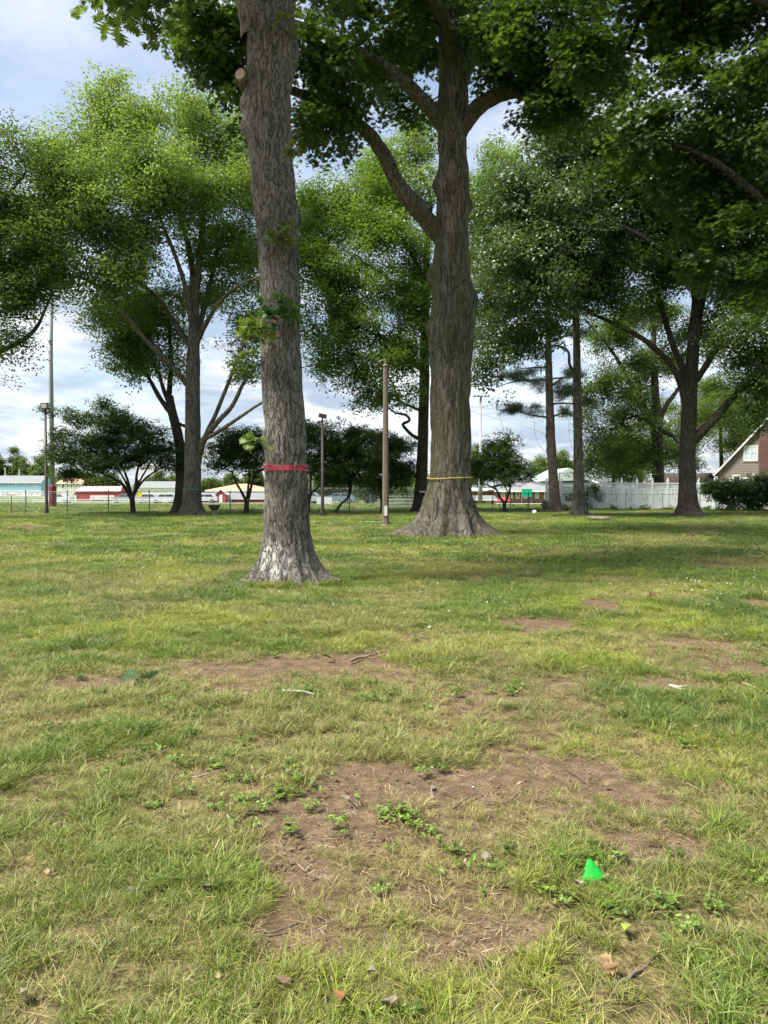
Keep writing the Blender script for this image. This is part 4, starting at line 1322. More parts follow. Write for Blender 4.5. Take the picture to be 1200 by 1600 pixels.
# --- tree at the left edge
Y5 = 36.0
t5 = Tree('shade_tree', 'leafy tree cut off by the left edge, one limb reaching up to the right', base_of(-110, 815, Y5), BARK_DARK, 5)
t5.trunk([(-110, 820, Y5, 40), (-110, 790, Y5, 32), (-106, 700, Y5, 28), (-100, 560, Y5, 24), (-95, 400, Y5, 18), (-90, 260, Y5, 10)], 0.5, ns=28, dz=0.25, roots=[(0, .3, 8), (-90, .3, 8)])
t5.limb([(-100, 600, Y5), (-50, 570, Y5), (0, 549, Y5), (35, 532, Y5), (58, 510, Y5), (72, 480, Y5 + .2), (82, 458, Y5 + .3)], 13, 3, 0.6, n=10)
t5.limb([(-96, 450, Y5), (-50, 380, Y5), (0, 320, Y5), (40, 270, Y5)], 14, 4, 0.3)
t5.crown([(10, 235, 36.5, 1.3, 1.8, 1.1), (-10, 300, 36, 1.8, 2, 1.6), (15, 400, 35.5, 1.3, 1.8, 1.1), (-20, 440, 35.5, 1.6, 2, 1.4), (35, 450, 35.6, 0.9, 1.2, 0.8), (15, 490, 35.6, 0.9, 1.2, 0.7), (0, 530, 35.4, 0.9, 1.2, 0.7), (12, 555, 35.4, 0.5, .8, 0.3), (-90, 350, 36, 2.2, 2.4, 2.4)],
         SPRAY_FAR, (0.052, 0.088, 0.024), col2=(0.095, 0.140, 0.036), dens=1.6, per=5, jit=0.46)

# --- dark oak behind the mossy one, pale band round it
Y6 = 46.0
t6 = Tree('oak_tree', 'tall dark oak behind the mossy oak, with a crooked low branch', base_of(657, 800, Y6), BARK_DARK, 6)
t6.trunk([(656, 808, Y6, 30), (656, 795, Y6, 22), (657, 770, Y6, 19), (659, 740, Y6, 17.5), (661, 690, Y6, 16.5), (662, 640, Y6, 16), (663, 600, Y6, 16), (663, 560, Y6, 15), (664, 500, Y6, 13), (666, 420, Y6, 11), (670, 330, Y6, 8)], 0.5, ns=32, dz=0.2, ridge=0.02, ridge_f=5, roots=[(180, .3, 8), (0, .3, 8), (-90, .3, 8)])
t6.limb([(658, 687, Y6), (644, 680, Y6 - .3), (634, 670, Y6 - .5), (629, 663, Y6 - .6), (637, 659, Y6 - .7), (640, 655, Y6 - .8), (633, 648, Y6 - 1), (618, 645, Y6 - 1.2), (606, 636, Y6 - 1.6)], 6.5, 2.5, 0.6, n=8)
for pts, a, b in (([(658, 642, Y6), (640, 634, Y6 - .5), (622, 625, Y6 - 1), (614, 600, Y6 - 1.6), (600, 580, Y6 - 2)], 5, 2), ([(660, 580, Y6), (640, 555, Y6 - 1), (615, 535, Y6 - 2), (580, 520, Y6 - 3), (540, 500, Y6 - 4)], 8, 3),
                  ([(662, 520, Y6), (640, 470, Y6 + 1), (600, 430, Y6 + 2), (550, 400, Y6 + 3)], 8, 3), ([(664, 480, Y6), (655, 420, Y6 - 1), (620, 360, Y6 - 2), (590, 310, Y6 - 2)], 8, 3), ([(664, 560, Y6), (700, 520, Y6 + .6), (745, 490, Y6 + 1), (790, 470, Y6 + 1)], 8, 3),
                  ([(666, 460, Y6), (700, 400, Y6 + 1), (750, 340, Y6 + 2), (775, 300, Y6 + 2)], 8, 3), ([(668, 380, Y6), (672, 310, Y6), (650, 250, Y6)], 8, 3)):
    t6.limb(pts, a, b, 0.35, n=8)
t6.crown([(630, 280, 46, 2.2, 3, 1.8), (570, 320, 45.5, 2.2, 2.8, 1.8), (520, 370, 45, 2.0, 2.6, 1.8), (600, 380, 44, 2.6, 2.6, 1.8), (500, 440, 44.4, 1.8, 2.4, 1.6), (560, 450, 43.5, 2.4, 2.4, 1.6), (630, 450, 43.6, 2.0, 2.2, 1.6), (510, 510, 44, 1.7, 2.2, 1.3), (575, 520, 43, 2.0, 2.2, 1.3), (635, 530, 43.6, 1.5, 1.8, 1.2),
          (520, 560, 44, 1.3, 1.8, 0.7), (600, 570, 43, 1.6, 1.8, 0.8), (620, 610, 43.6, 1.3, 1.5, 0.6), (585, 625, 43.6, 0.9, 1.2, 0.5), (560, 590, 43.4, 0.9, 1.2, 0.5), (760, 320, 47.5, 1.8, 2.4, 1.8), (780, 270, 47.8, 1.2, 2, 1.2), (755, 400, 47, 1.6, 2.4, 1.6), (770, 470, 47, 1.6, 2.2, 1.4), (745, 530, 46.8, 1.0, 1.6, 0.7), (480, 330, 46, 1.2, 1.8, 1.0), (650, 220, 47, 1.2, 2, 1.2)],
         SPRAY_FAR, (0.074, 0.135, 0.026), col2=(0.140, 0.205, 0.040), dens=1.7, per=5, jit=0.46, scl=(0.85, 1.3))

# --- right side: oak with low forking limbs
Y7 = 39.0
t7 = Tree('oak_tree', 'stout dark oak at the right with a long limb rising over the tan house', base_of(1076, 809, Y7), BARK_DARK, 7)
t7.trunk([(1076, 818, Y7, 48), (1076, 806, Y7, 38), (1075, 790, Y7, 31), (1074, 760, Y7, 26), (1074, 720, Y7, 24), (1075, 680, Y7, 23), (1077, 640, Y7, 22), (1080, 590, Y7, 20), (1084, 530, Y7, 18), (1088, 470, Y7, 14), (1092, 390, Y7, 10)], 0.6, ns=40, dz=0.14, ridge=0.02, ridge_f=5, roots=[(180, .35, 9), (0, .35, 9), (-90, .3, 10), (-45, .2, 12)], root_h=0.3)
for pts, a, b in (([(1082, 690, Y7), (1100, 672, Y7 - .2), (1122, 648, Y7 - .4), (1145, 622, Y7 - .8), (1175, 596, Y7 - 1.2), (1215, 575, Y7 - 1.6), (1270, 550, Y7 - 2)], 15, 6),
                  ([(1074, 640, Y7), (1060, 590, Y7 - .4), (1040, 560, Y7 - .8), (1005, 530, Y7 - 1.2), (965, 508, Y7 - 1.8), (925, 490, Y7 - 2.2), (880, 465, Y7 - 3)], 12, 3.5),
                  ([(1076, 600, Y7), (1052, 540, Y7 + .6), (1036, 490, Y7 + 1), (1022, 440, Y7 + 1.2), (1005, 390, Y7 + 1.2), (990, 330, Y7 + 1)], 11, 4),
                  ([(1084, 600, Y7), (1110, 560, Y7 - .6), (1140, 510, Y7 - 1), (1165, 480, Y7 - 1.4), (1200, 440, Y7 - 2)], 11, 4),
                  ([(1086, 540, Y7), (1098, 470, Y7 + .4), (1120, 400, Y7 + .8), (1140, 330, Y7 + 1)], 11, 4),
                  ([(1088, 480, Y7), (1075, 410, Y7 - 1), (1050, 340, Y7 - 2), (1020, 280, Y7 - 2.6)], 10, 4),
                  ([(1090, 430, Y7), (1020, 380, Y7 - 2.4), (940, 340, Y7 - 4), (870, 320, Y7 - 5)], 9, 3)):
    t7.limb(pts, a, b, 0.35, n=9)
t7.crown([(1160, 520, 37, 1.3, 1.6, 0.8), (1190, 470, 37, 1.5, 1.8, 1.2), (1150, 420, 38, 1.6, 2, 1.2), (1100, 400, 40, 2.0, 2.2, 1.4), (1040, 430, 40, 1.6, 2, 1.1), (1000, 380, 40, 1.9, 2.2, 1.4), (1060, 330, 40, 2.2, 2.4, 1.5), (1130, 310, 39, 2.2, 2.4, 1.5), (1000, 290, 38, 2, 2.4, 1.4), (940, 470, 37.4, 1.4, 1.6, 0.9), (960, 420, 38, 1.5, 1.8, 1.1),
          (1165, 668, 38, 0.6, .8, 0.3), (1198, 655, 37.5, .7, 1, .35), (1190, 590, 37, 1.1, 1.4, 0.7), (1180, 630, 37, 0.9, 1.2, 0.5), (1020, 480, 40, 1.0, 1.4, 0.6), (1180, 250, 39, 2, 2.4, 1.6), (1080, 230, 39.5, 2, 2.4, 1.4), (1120, 500, 40.5, 1.2, 1.6, 0.7), (1170, 560, 39, 0.9, 1.4, 0.5), (1240, 400, 38, 2, 2, 2), (1240, 540, 37, 1.6, 1.8, 1.0)],
         SPRAY_FAR, (0.040, 0.074, 0.017), col2=(0.075, 0.118, 0.024), dens=1.7, per=5, jit=0.46, scl=(0.85, 1.3))  # leaf colours darkened for neighbours' shade and cloud shadow, besides the species

# --- glossy-leaved tree: tall straight trunk whose crown fills the middle right
Y8 = 41.0
t8 = Tree('shade_tree', 'straight slender trunk right of the pine, carrying the large glossy crown', base_of(905, 808, Y8), BARK_MID, 8)
t8.trunk([(905, 814, Y8, 30), (905, 802, Y8, 23), (905, 785, Y8, 18), (904, 740, Y8, 15.5), (903, 680, Y8, 14), (902, 600, Y8, 12.5), (901, 540, Y8, 11), (900, 480, Y8, 10), (898, 380, Y8, 8), (893, 280, Y8, 5)], 0.45, ns=36, dz=0.16, ridge=0.015, ridge_f=6, roots=[(180, .25, 9), (0, .25, 9), (-90, .2, 10)], root_h=0.25)
for pts, a, b in (([(901, 585, Y8), (890, 570, Y8 - .4), (888, 550, Y8 - .8), (870, 540, Y8 - 1.4), (840, 545, Y8 - 2)], 5, 2), ([(900, 500, Y8), (870, 480, Y8 - 1), (830, 475, Y8 - 2.4), (790, 490, Y8 - 3)], 6, 2), ([(900, 460, Y8), (860, 400, Y8 - 1.4), (810, 350, Y8 - 2.6), (780, 320, Y8 - 3)], 7, 2), ([(899, 420, Y8), (930, 360, Y8 - 1), (960, 310, Y8 - 2)], 6, 2), ([(898, 380, Y8), (880, 310, Y8 - 1), (850, 250, Y8 - 1.6)], 6, 2)):
    t8.limb(pts, a, b, 0.3, n=8)
t8.crown([(875, 245, 38, 1.7, 2.4, 1.3), (900, 220, 38.5, 2, 2.4, 1.2), (815, 315, 38, 1.4, 2.2, 1.2), (870, 310, 36.8, 2.4, 2.2, 1.6), (940, 280, 38, 2, 2.4, 1.5), (790, 370, 37.6, 1.4, 2.2, 1.3), (840, 390, 36.4, 2.0, 2.2, 1.4), (910, 380, 37, 1.9, 2.2, 1.4), (780, 440, 37.6, 1.2, 1.8, 1.0), (840, 460, 36.8, 1.8, 2, 1.0), (900, 455, 37.6, 1.3, 1.8, 0.8),
          (800, 520, 38, 1.4, 1.6, 0.6), (770, 560, 38, 0.9, 1.3, 0.55), (830, 545, 38.2, 1.0, 1.3, 0.4), (757, 590, 38, 0.5, .9, 0.35), (870, 520, 39, 0.9, 1.2, 0.5), (960, 350, 39, 1.4, 2, 1.2)],
         SPRAY_GLOSSY, (0.050, 0.086, 0.030), col2=(0.090, 0.128, 0.045), dens=1.8, per=5, jit=0.46, scl=(0.85, 1.3))  # dark leaf tones: the species, plus shade of neighbouring crowns put into the colour

# --- pine
Y9 = 47.0
t9 = Tree('pine_tree', 'dark straight pine trunk with short level branches of needles, left of the slender trunk', base_of(866, 803, Y9), BARK_PINE, 9)
t9.trunk([(869, 808, Y9, 26), (868, 798, Y9, 21), (867, 780, Y9, 17), (864, 740, Y9, 15), (861, 690, Y9, 14), (859, 640, Y9, 12.5), (858, 590, Y9, 11), (857, 540, Y9, 9.5), (856, 480, Y9, 8), (855, 400, Y9, 6), (854, 320, Y9, 3)], 0.85, ns=32, dz=0.16, ridge=0.015, ridge_f=6, roots=[(180, .2, 9), (0, .2, 9), (-90, .2, 10)], root_h=0.25,
         burls=[(zof(683, Y9), 185, 0.1, 0.12, 0.3), (zof(705, Y9), 180, 0.06, .12, .3), (zof(668, Y9), 180, 0.05, .1, .3)])
pine_pads = []
for pts in ([(857, 652, Y9), (840, 650, Y9 - .2), (820, 646, Y9 - .4), (800, 640, Y9 - .5)], [(860, 652, Y9), (880, 646, Y9 + .2), (895, 650, Y9 + .3)], [(858, 632, Y9), (880, 630, Y9 + .4), (905, 632, Y9 + .6), (925, 630, Y9 + .8)],
            [(856, 594, Y9), (835, 594, Y9 - .4), (805, 596, Y9 - .8), (775, 605, Y9 - 1)], [(860, 605, Y9), (880, 590, Y9 + .4), (900, 585, Y9 + .6)], [(856, 574, Y9), (840, 574, Y9 + .3), (815, 576, Y9 + .6)], [(858, 592, Y9), (885, 590, Y9 - .6), (915, 590, Y9 - 1)],
            [(857, 540, Y9), (830, 532, Y9 - .3), (800, 528, Y9 - .5)], [(858, 535, Y9), (885, 525, Y9 + .3), (915, 522, Y9 + .5)], [(856, 480, Y9), (830, 470, Y9), (805, 468, Y9)], [(856, 470, Y9), (880, 455, Y9), (905, 452, Y9)], [(855, 420, Y9), (835, 405, Y9), (820, 400, Y9)]):
    t9.limb(pts, 3.6, 1.2, 0.35, n=6, name='branch')
t9.crown([(812, 638, 46.6, 0.7, .6, 0.18), (795, 637, 46.5, 0.5, .5, 0.2), (838, 642, 46.8, 0.35, .4, 0.12), (885, 640, 47.2, 0.6, .5, 0.25), (875, 610, 47.2, 0.5, .6, 0.6), (890, 615, 47.4, 0.5, .6, 0.4), (915, 627, 47.6, 0.7, .5, 0.2), (800, 590, 46.4, 0.9, .6, 0.22), (825, 583, 46.8, 0.7, .6, 0.2), (845, 600, 47, 0.4, .5, 0.45),
          (900, 585, 47.2, 0.8, .6, 0.25), (815, 525, 46.6, 0.8, .6, 0.25), (900, 520, 47.4, 0.8, .6, 0.25), (815, 465, 47, 0.8, .6, 0.3), (895, 450, 47, 0.8, .6, .3), (830, 400, 47, .7, .6, .3), (855, 330, 47, 0.8, .8, .8)],
         SPRAY_PINE, (0.036, 0.062, 0.026), col2=(0.055, 0.085, 0.034), dens=3.0, per=5, jit=0.16, scl=(0.8, 1.2), sub=False)

# --- tree beyond the white fence
Y10 = 56.0
t10 = Tree('shade_tree', 'forked dark tree standing behind the white fence, left of the stout oak', base_of(1028, 795, Y10), BARK_DARK, 10)
t10.trunk([(1028, 800, Y10, 26), (1028, 780, Y10, 21), (1028, 740, Y10, 18), (1027, 690, Y10, 17), (1026, 655, Y10, 18), (1024, 620, Y10, 12), (1022, 560, Y10, 9), (1020, 480, Y10, 6)], 0.6, ns=28, dz=0.25, roots=[(180, .2, 8), (0, .2, 8)])
for pts, a, b in (([(1022, 660, Y10), (1005, 632, Y10), (985, 600, Y10 - .4), (965, 562, Y10 - .8), (940, 528, Y10 - 1), (915, 500, Y10 - 1)], 9, 3), ([(1030, 660, Y10), (1042, 632, Y10), (1058, 610, Y10 + .3), (1075, 580, Y10 + .6)], 9, 4), ([(1018, 662, Y10), (1005, 655, Y10 - .5), (985, 648, Y10 - 1), (955, 642, Y10 - 1.4)], 4, 1.5), ([(1032, 672, Y10), (1050, 680, Y10 - .2), (1066, 690, Y10 - .4), (1100, 660, Y10 - .6)], 8, 3)):
    t10.limb(pts, a, b, 0.3, n=8)
t10.crown([(960, 590, 55.5, 1.8, 2, 1.3), (985, 640, 55, 1.7, 1.8, 1.0), (945, 660, 55, 1.4, 1.6, 1.1), (985, 700, 56, 1.7, 1.8, 1.2), (940, 610, 56, 1.2, 1.6, 0.9), (965, 740, 56, 1.5, 1.6, 0.9), (930, 720, 55.5, 0.9, 1.4, 0.9), (1000, 560, 56, 1.4, 1.8, 1.0), (1040, 570, 57, 1.6, 2, 1.0), (1010, 500, 57, 2.2, 2.4, 1.4), (950, 520, 56, 1.7, 2, 1.2), (1080, 540, 57, 2, 2, 1.2), (1000, 610, 58, 1.4, 1.8, 1.1), (940, 690, 55, 0.7, 1.2, 1.0)],
          SPRAY_FAR, (0.052, 0.092, 0.020), col2=(0.105, 0.150, 0.030), dens=1.4, per=5, jit=0.42, scl=(0.9, 1.4))

# --- small spreading park trees
def small_tree(label, px, py, Y, trunk_rings, limbs, lobes, col, col2, seed, dens=5.0, bark=None):
    t = Tree('small_tree', label, base_of(px, py, Y), bark or BARK_DARK, seed, group='small spreading trees along the chain link fence')
    t.trunk(trunk_rings, 0.8, ns=20, dz=0.12, ridge=0.008, ridge_f=9, roots=[(180, .08, 8), (0, .08, 8)], root_h=0.15)
    for pts, a, b in limbs:
        t.limb(pts, a, b, 0.4, n=7)
    t.crown(lobes, SPRAY_SMALL, col, col2=col2, dens=dens, sub=False, per=4, jit=0.24, scl=(0.8, 1.25))
    return t


DK, DK2 = (0.030, 0.056, 0.018), (0.050, 0.084, 0.024)
Ya = 43.0
small_tree('dark layered small tree before the red shed, between post lamp and broad oak', 208, 804, Ya,
           [(208, 810, Ya, 11), (208, 800, Ya, 8), (207, 786, Ya, 7.5), (206, 776, Ya, 8)],
           [([(206, 780, Ya), (198, 766, Ya), (188, 754, Ya - .3), (165, 742, Ya - .8), (140, 735, Ya - 1.4)], 6, 2), ([(207, 779, Ya), (212, 762, Ya), (214, 740, Ya + .2), (220, 715, Ya + .4)], 6, 2), ([(206, 776, Ya), (200, 752, Ya + .4), (190, 725, Ya + 1), (178, 700, Ya + 1.4)], 5, 2), ([(210, 770, Ya), (225, 750, Ya - .3), (245, 735, Ya - .6), (268, 725, Ya - 1)], 4, 1.6), ([(203, 768, Ya), (192, 745, Ya - .8), (176, 720, Ya - 1.6)], 4, 1.6), ([(212, 764, Ya), (222, 745, Ya + 1), (240, 715, Ya + 1.8)], 4, 1.6)],
           [(180, 660, Ya, 1.5, 1.6, 0.7), (150, 690, Ya, 1.7, 1.8, 0.6), (215, 680, Ya, 1.5, 1.8, 0.7), (250, 700, Ya, 1.2, 1.6, 0.5), (115, 712, Ya, 1.4, 1.5, 0.5), (85, 708, Ya, 0.8, 1.0, 0.3), (110, 740, Ya, 0.8, 1.0, 0.35), (155, 725, Ya, 1.6, 1.8, 0.45), (200, 715, Ya, 1.4, 1.8, 0.45), (262, 725, Ya, 0.9, 1.2, 0.35), (100, 680, Ya, 0.8, 1, 0.3), (75, 640, Ya, 0.5, .5, 0.12), (98, 645, Ya, 0.5, .5, 0.14), (165, 635, Ya, 0.7, .8, 0.3), (132, 655, Ya, 0.8, 1, 0.3)], DK, DK2, 21)
Yb = 43.5
small_tree('small forked tree beside the barbecue grill, half hidden by the pale oak trunk', 385, 805, Yb,
           [(385, 810, Yb, 11), (385, 800, Yb, 8), (385, 790, Yb, 7), (386, 780, Yb, 8)],
           [([(385, 783, Yb), (376, 766, Yb), (368, 752, Yb), (362, 735, Yb)], 5, 2), ([(386, 780, Yb), (388, 760, Yb), (390, 740, Yb), (385, 715, Yb)], 4.5, 2), ([(388, 780, Yb), (394, 755, Yb), (400, 740, Yb), (415, 730, Yb), (430, 712, Yb)], 5, 2)],
           [(370, 705, Yb, 1.3, 1.5, 0.7), (345, 700, Yb, 1.0, 1.2, 0.6), (395, 690, Yb, 1.1, 1.4, 0.6), (375, 680, Yb, 0.9, 1.2, 0.4), (425, 690, Yb, 1.4, 1.5, 0.9), (345, 725, Yb, 0.7, 0.9, 0.3), (395, 725, Yb, 1.0, 1.2, 0.4), (445, 720, Yb, 1.2, 1.3, 0.6)], (0.040, 0.072, 0.020), (0.068, 0.108, 0.028), 22)
Yc = 43.0
small_tree('small tree whose trunk hides behind the right edge of the pale oak', 480, 806, Yc + 1,
           [(478, 812, Yc, 10), (479, 800, Yc, 8), (482, 780, Yc, 7), (486, 768, Yc, 6)],
           [([(484, 772, Yc), (496, 762, Yc), (508, 757, Yc), (520, 745, Yc)], 4, 1.6), ([(485, 768, Yc), (486, 745, Yc), (492, 715, Yc)], 4, 1.6)],
           [(500, 680, Yc, 1.2, 1.4, 0.8), (490, 720, Yc, 1.1, 1.3, 0.7), (520, 700, Yc, 1.1, 1.3, 0.6), (510, 740, Yc, 1.0, 1.2, 0.5), (475, 670, Yc, 0.9, 1.2, 0.5), (540, 735, Yc, 0.8, 1, 0.4)], (0.038, 0.070, 0.018), (0.072, 0.112, 0.026), 23)
small_tree('small tree with a trunk curving out of the lawn to the right', 524, 806, Yc + .6,
           [(524, 811, Yc, 6.5), (525, 803, Yc, 5.5), (527, 795, Yc, 5), (532, 788, Yc, 5), (539, 782, Yc, 5), (545, 776, Yc, 5), (547, 768, Yc, 5), (547, 758, Yc, 4.5)],
           [([(547, 765, Yc), (550, 750, Yc), (556, 730, Yc), (565, 710, Yc)], 3.5, 1.5), ([(546, 762, Yc), (544, 745, Yc), (535, 725, Yc), (525, 705, Yc)], 3.5, 1.5)],
           [(545, 690, Yc, 1.2, 1.4, 0.6), (570, 685, Yc, 1.0, 1.2, 0.5), (540, 720, Yc, 1.3, 1.4, 0.6), (575, 715, Yc, 1.2, 1.4, 0.6), (560, 745, Yc, 1.1, 1.2, 0.5), (530, 748, Yc, 0.7, .9, 0.3), (552, 677, Yc, 0.6, .8, 0.25)], (0.036, 0.066, 0.018), (0.064, 0.102, 0.024), 24)
small_tree('small dark tree half hidden behind the brown lamp pole', 592, 803, Yc + 3,
           [(598, 808, Yc + 3, 9), (598, 795, Yc + 3, 7), (597, 780, Yc + 3, 7), (595, 768, Yc + 3, 6)],
           [([(596, 775, Yc + 3), (592, 755, Yc + 3), (588, 730, Yc + 3)], 4.5, 2), ([(598, 772, Yc + 3), (608, 757, Yc + 3), (622, 745, Yc + 3)], 3.5, 1.6)],
           [(600, 690, Yc + 3, 1.3, 1.4, 0.7), (625, 705, Yc + 3, 1.3, 1.4, 0.7), (605, 735, Yc + 3, 1.4, 1.5, 0.7), (635, 735, Yc + 3, 0.9, 1.2, 0.6), (585, 715, Yc + 3, 1.2, 1.4, 0.6), (585, 755, Yc + 3, 0.8, 1, 0.4), (622, 760, Yc + 3, 0.6, .8, 0.3)], (0.030, 0.058, 0.016), (0.052, 0.086, 0.022), 25)
Yd = 45.5
small_tree('small rounded tree right of the mossy oak, in front of the green banner', 789, 803, Yd,
           [(788, 808, Yd, 8), (788, 799, Yd, 6), (788, 788, Yd, 6), (789, 783, Yd, 7)],
           [([(788, 785, Yd), (780, 776, Yd), (776, 766, Yd), (762, 758, Yd), (748, 756, Yd)], 4, 1.5), ([(790, 784, Yd), (796, 768, Yd), (797, 750, Yd), (795, 725, Yd)], 4, 1.6), ([(780, 776, Yd), (774, 760, Yd), (768, 745, Yd)], 2.5, 1.2), ([(797, 756, Yd), (806, 750, Yd), (818, 750, Yd)], 2, 1), ([(795, 772, Yd), (789, 758, Yd), (790, 740, Yd)], 2.2, 1.2)],
           [(790, 705, Yd, 1.0, 1.2, 0.6), (775, 695, Yd, 0.7, 0.9, 0.4), (765, 725, Yd, 1.1, 1.3, 0.6), (800, 728, Yd, 1.1, 1.3, 0.6), (820, 740, Yd, 0.7, .9, 0.35), (752, 740, Yd, 0.8, 1, 0.4), (785, 745, Yd, 1.0, 1.2, 0.35), (795, 685, Yd, 0.5, .6, 0.2), (745, 720, Yd, .8, 1, .5)], (0.048, 0.085, 0.022), (0.090, 0.135, 0.036), 26)
# ------------------------------------------------------------------ farther trees
def far_tree(label, px, top, bottom, Y, half, col, col2, seed, name='distant_tree', protos=None, dens=0.5, per=5, trunk_w=8, group=None, scl=(0.8, 1.3), nl=7):
    gx = W(px, 760, Y)[0]
    base = (float(gx), Y, float(ground_z(gx, Y)))
    t = Tree(name, label, base, BARK_DARK, seed, group=group)
    rng = np.random.default_rng(seed)
    zb = base[2]
    def py_of(z):
        # survey row of a height at this depth
        lo, hi = -3000.0, 1600.0
        for _ in range(40):
            m = 0.5 * (lo + hi)
            if W(600, m, Y)[2] > z: lo = m
            else: hi = m
        return lo
    t.trunk([(px, py_of(zb - 0.2), Y, trunk_w * 1.3), (px, py_of(zb + 0.8), Y, trunk_w), (px + half * 0.05, bottom, Y, trunk_w * 0.8), (px, 0.5 * (top + bottom), Y, trunk_w * 0.5), (px, top + 0.12 * (bottom - top), Y, trunk_w * 0.2)], 0.3, ns=10, dz=0.5)
    H = bottom - top
    s = Y / F
    lobes = [(px, top + 0.30 * H, Y, half * 0.55 * s, half * 0.55 * s, 0.30 * H * s)]
    for k in range(nl):
        a = 6.283 * k / nl + rng.random()
        hgt = 0.30 + 0.55 * rng.random()
        lobes.append((px + half * 0.62 * math.cos(a), top + hgt * H, Y + half * s * 0.6 * math.sin(a), half * 0.42 * s, half * 0.42 * s, 0.20 * H * s))
    t.crown(lobes, protos or SPRAY_DIST, col, col2=col2, dens=dens, per=per, jit=0.55, scl=scl, tip=0.012)
    return t


FG = 'trees on the skyline behind the houses'
GR1, GR2 = (0.062, 0.100, 0.030), (0.105, 0.145, 0.042)
sky_specs = [(-6, 706, 300, 22, 'first'), (20, 702, 300, 20, 'second'), (46, 712, 290, 18, 'third'), (68, 716, 270, 16, 'fourth'), (104, 738, 330, 16, 'fifth'), (140, 741, 240, 14, 'sixth'), (168, 745, 240, 14, 'seventh'),
             (246, 738, 270, 18, 'eighth'), (276, 741, 280, 16, 'ninth'), (330, 752, 230, 9, 'tenth'), (364, 742, 240, 12, 'eleventh'), (396, 735, 250, 14, 'twelfth')]
for k, (px, top, Y, half, w) in enumerate(sky_specs):
    far_tree('%s skyline tree counted from the left edge, behind the far houses' % w, px, top, 768, Y, half, GR1, GR2, 200 + k, dens=0.22, per=5, trunk_w=4, group=FG, scl=(1.2, 1.9))
for k, (px, top, Y, half, lab) in enumerate(((500, 738, 118, 22, 'dark tree far behind the white notice board'), (538, 735, 124, 24, 'dark tree far beyond the field, right of the notice board'), (575, 738, 120, 22, 'dark tree far beyond the bleachers, left of the brown pole'),
                                              (614, 736, 122, 24, 'dark tree far beyond the bleachers, right of the brown pole'), (648, 734, 116, 22, 'leafy tree far behind the right end of the bleachers'))):
    far_tree(lab, px, top, 786, Y, half, (0.045, 0.078, 0.020), (0.080, 0.120, 0.030), 230 + k, dens=0.55, per=5, trunk_w=4, scl=(0.6, 1.0))
far_tree('bright green bush behind the bleachers, against the dark oak trunk', 636, 752, 792, 66, 24, (0.115, 0.170, 0.030), (0.18, 0.23, 0.045), 240, name='bush', protos=SPRAY_FAR, dens=1.2, trunk_w=3, scl=(0.7, 1.0))
for k, (px, top, bot, Y, half, lab) in enumerate(((746, 682, 765, 130, 16, 'tree behind the light tower, right of the mossy oak'), (848, 716, 760, 170, 16, 'far tree showing left of the pine trunk above the school roof'), (884, 704, 752, 165, 20, 'bright far tree between the pine and the slender trunk'))):
    far_tree(lab, px, top, bot, Y, half, (0.075, 0.125, 0.030), (0.125, 0.175, 0.042), 250 + k, dens=0.5, trunk_w=3, scl=(0.7, 1.1))
for k, (px, top, bot, Y, half, lab) in enumerate(((1125, 560, 735, 84, 50, 'leafy tree behind the brown shed, left of the tan house'), (1180, 590, 700, 95, 48, 'leafy tree behind the tan house roof'), (1065, 600, 745, 80, 42, 'leafy tree behind the shed, hidden partly by the stout oak'),
                                                   (1000, 640, 765, 78, 36, 'dark leafy tree behind the white fence, left of the forked tree'), (1240, 560, 720, 90, 50, 'leafy tree at the right edge beyond the chimney'), (958, 670, 765, 72, 20, 'drooping light green tree behind the white fence'))):
    far_tree(lab, px, top, bot, Y, half, (0.060, 0.105, 0.022), (0.125, 0.175, 0.034), 260 + k, name='shade_tree', protos=SPRAY_FAR, dens=0.75, per=5, trunk_w=8, scl=(1.0, 1.6), nl=9)

# ------------------------------------------------------------------ buildings
WHITE = plain('white_paint', (0.74, 0.74, 0.72), 0.5, 0.06, 2.0)
GLASS = plain('window_glass', (0.05, 0.06, 0.07), 0.08, 0.3, 1.5, spec=0.8)
GLASS_PALE = plain('pale_glass', (0.42, 0.50, 0.52), 0.15, 0.25, 2.5, spec=0.8)  # pale blue-grey pane colour
ROOF_GREY = plain('roof_grey', (0.20, 0.205, 0.215), 0.9, 0.15, 4.0, bump=0.2)
ROOF_TAN = plain('roof_tan', (0.40, 0.26, 0.17), 0.9, 0.15, 4.0, bump=0.2)
ROOF_BROWN = plain('roof_brown', (0.075, 0.050, 0.040), 0.9, 0.18, 4.0, bump=0.3)
RED = plain('red_paint', (0.33, 0.055, 0.062), 0.6, 0.12, 2.0, stretch=(3, 3, 0.4))
METAL = plain('galvanised_metal', (0.40, 0.42, 0.44), 0.45, 0.12, 5.0, metallic=0.6)
METAL_DARK = plain('dark_painted_metal', (0.055, 0.050, 0.045), 0.5, 0.2, 8.0, metallic=0.2)


def px_x(px, Y):
    return float(W(px, 762, Y)[0])


def z_of(py, Y):
    return float(W(600, py, Y)[2])


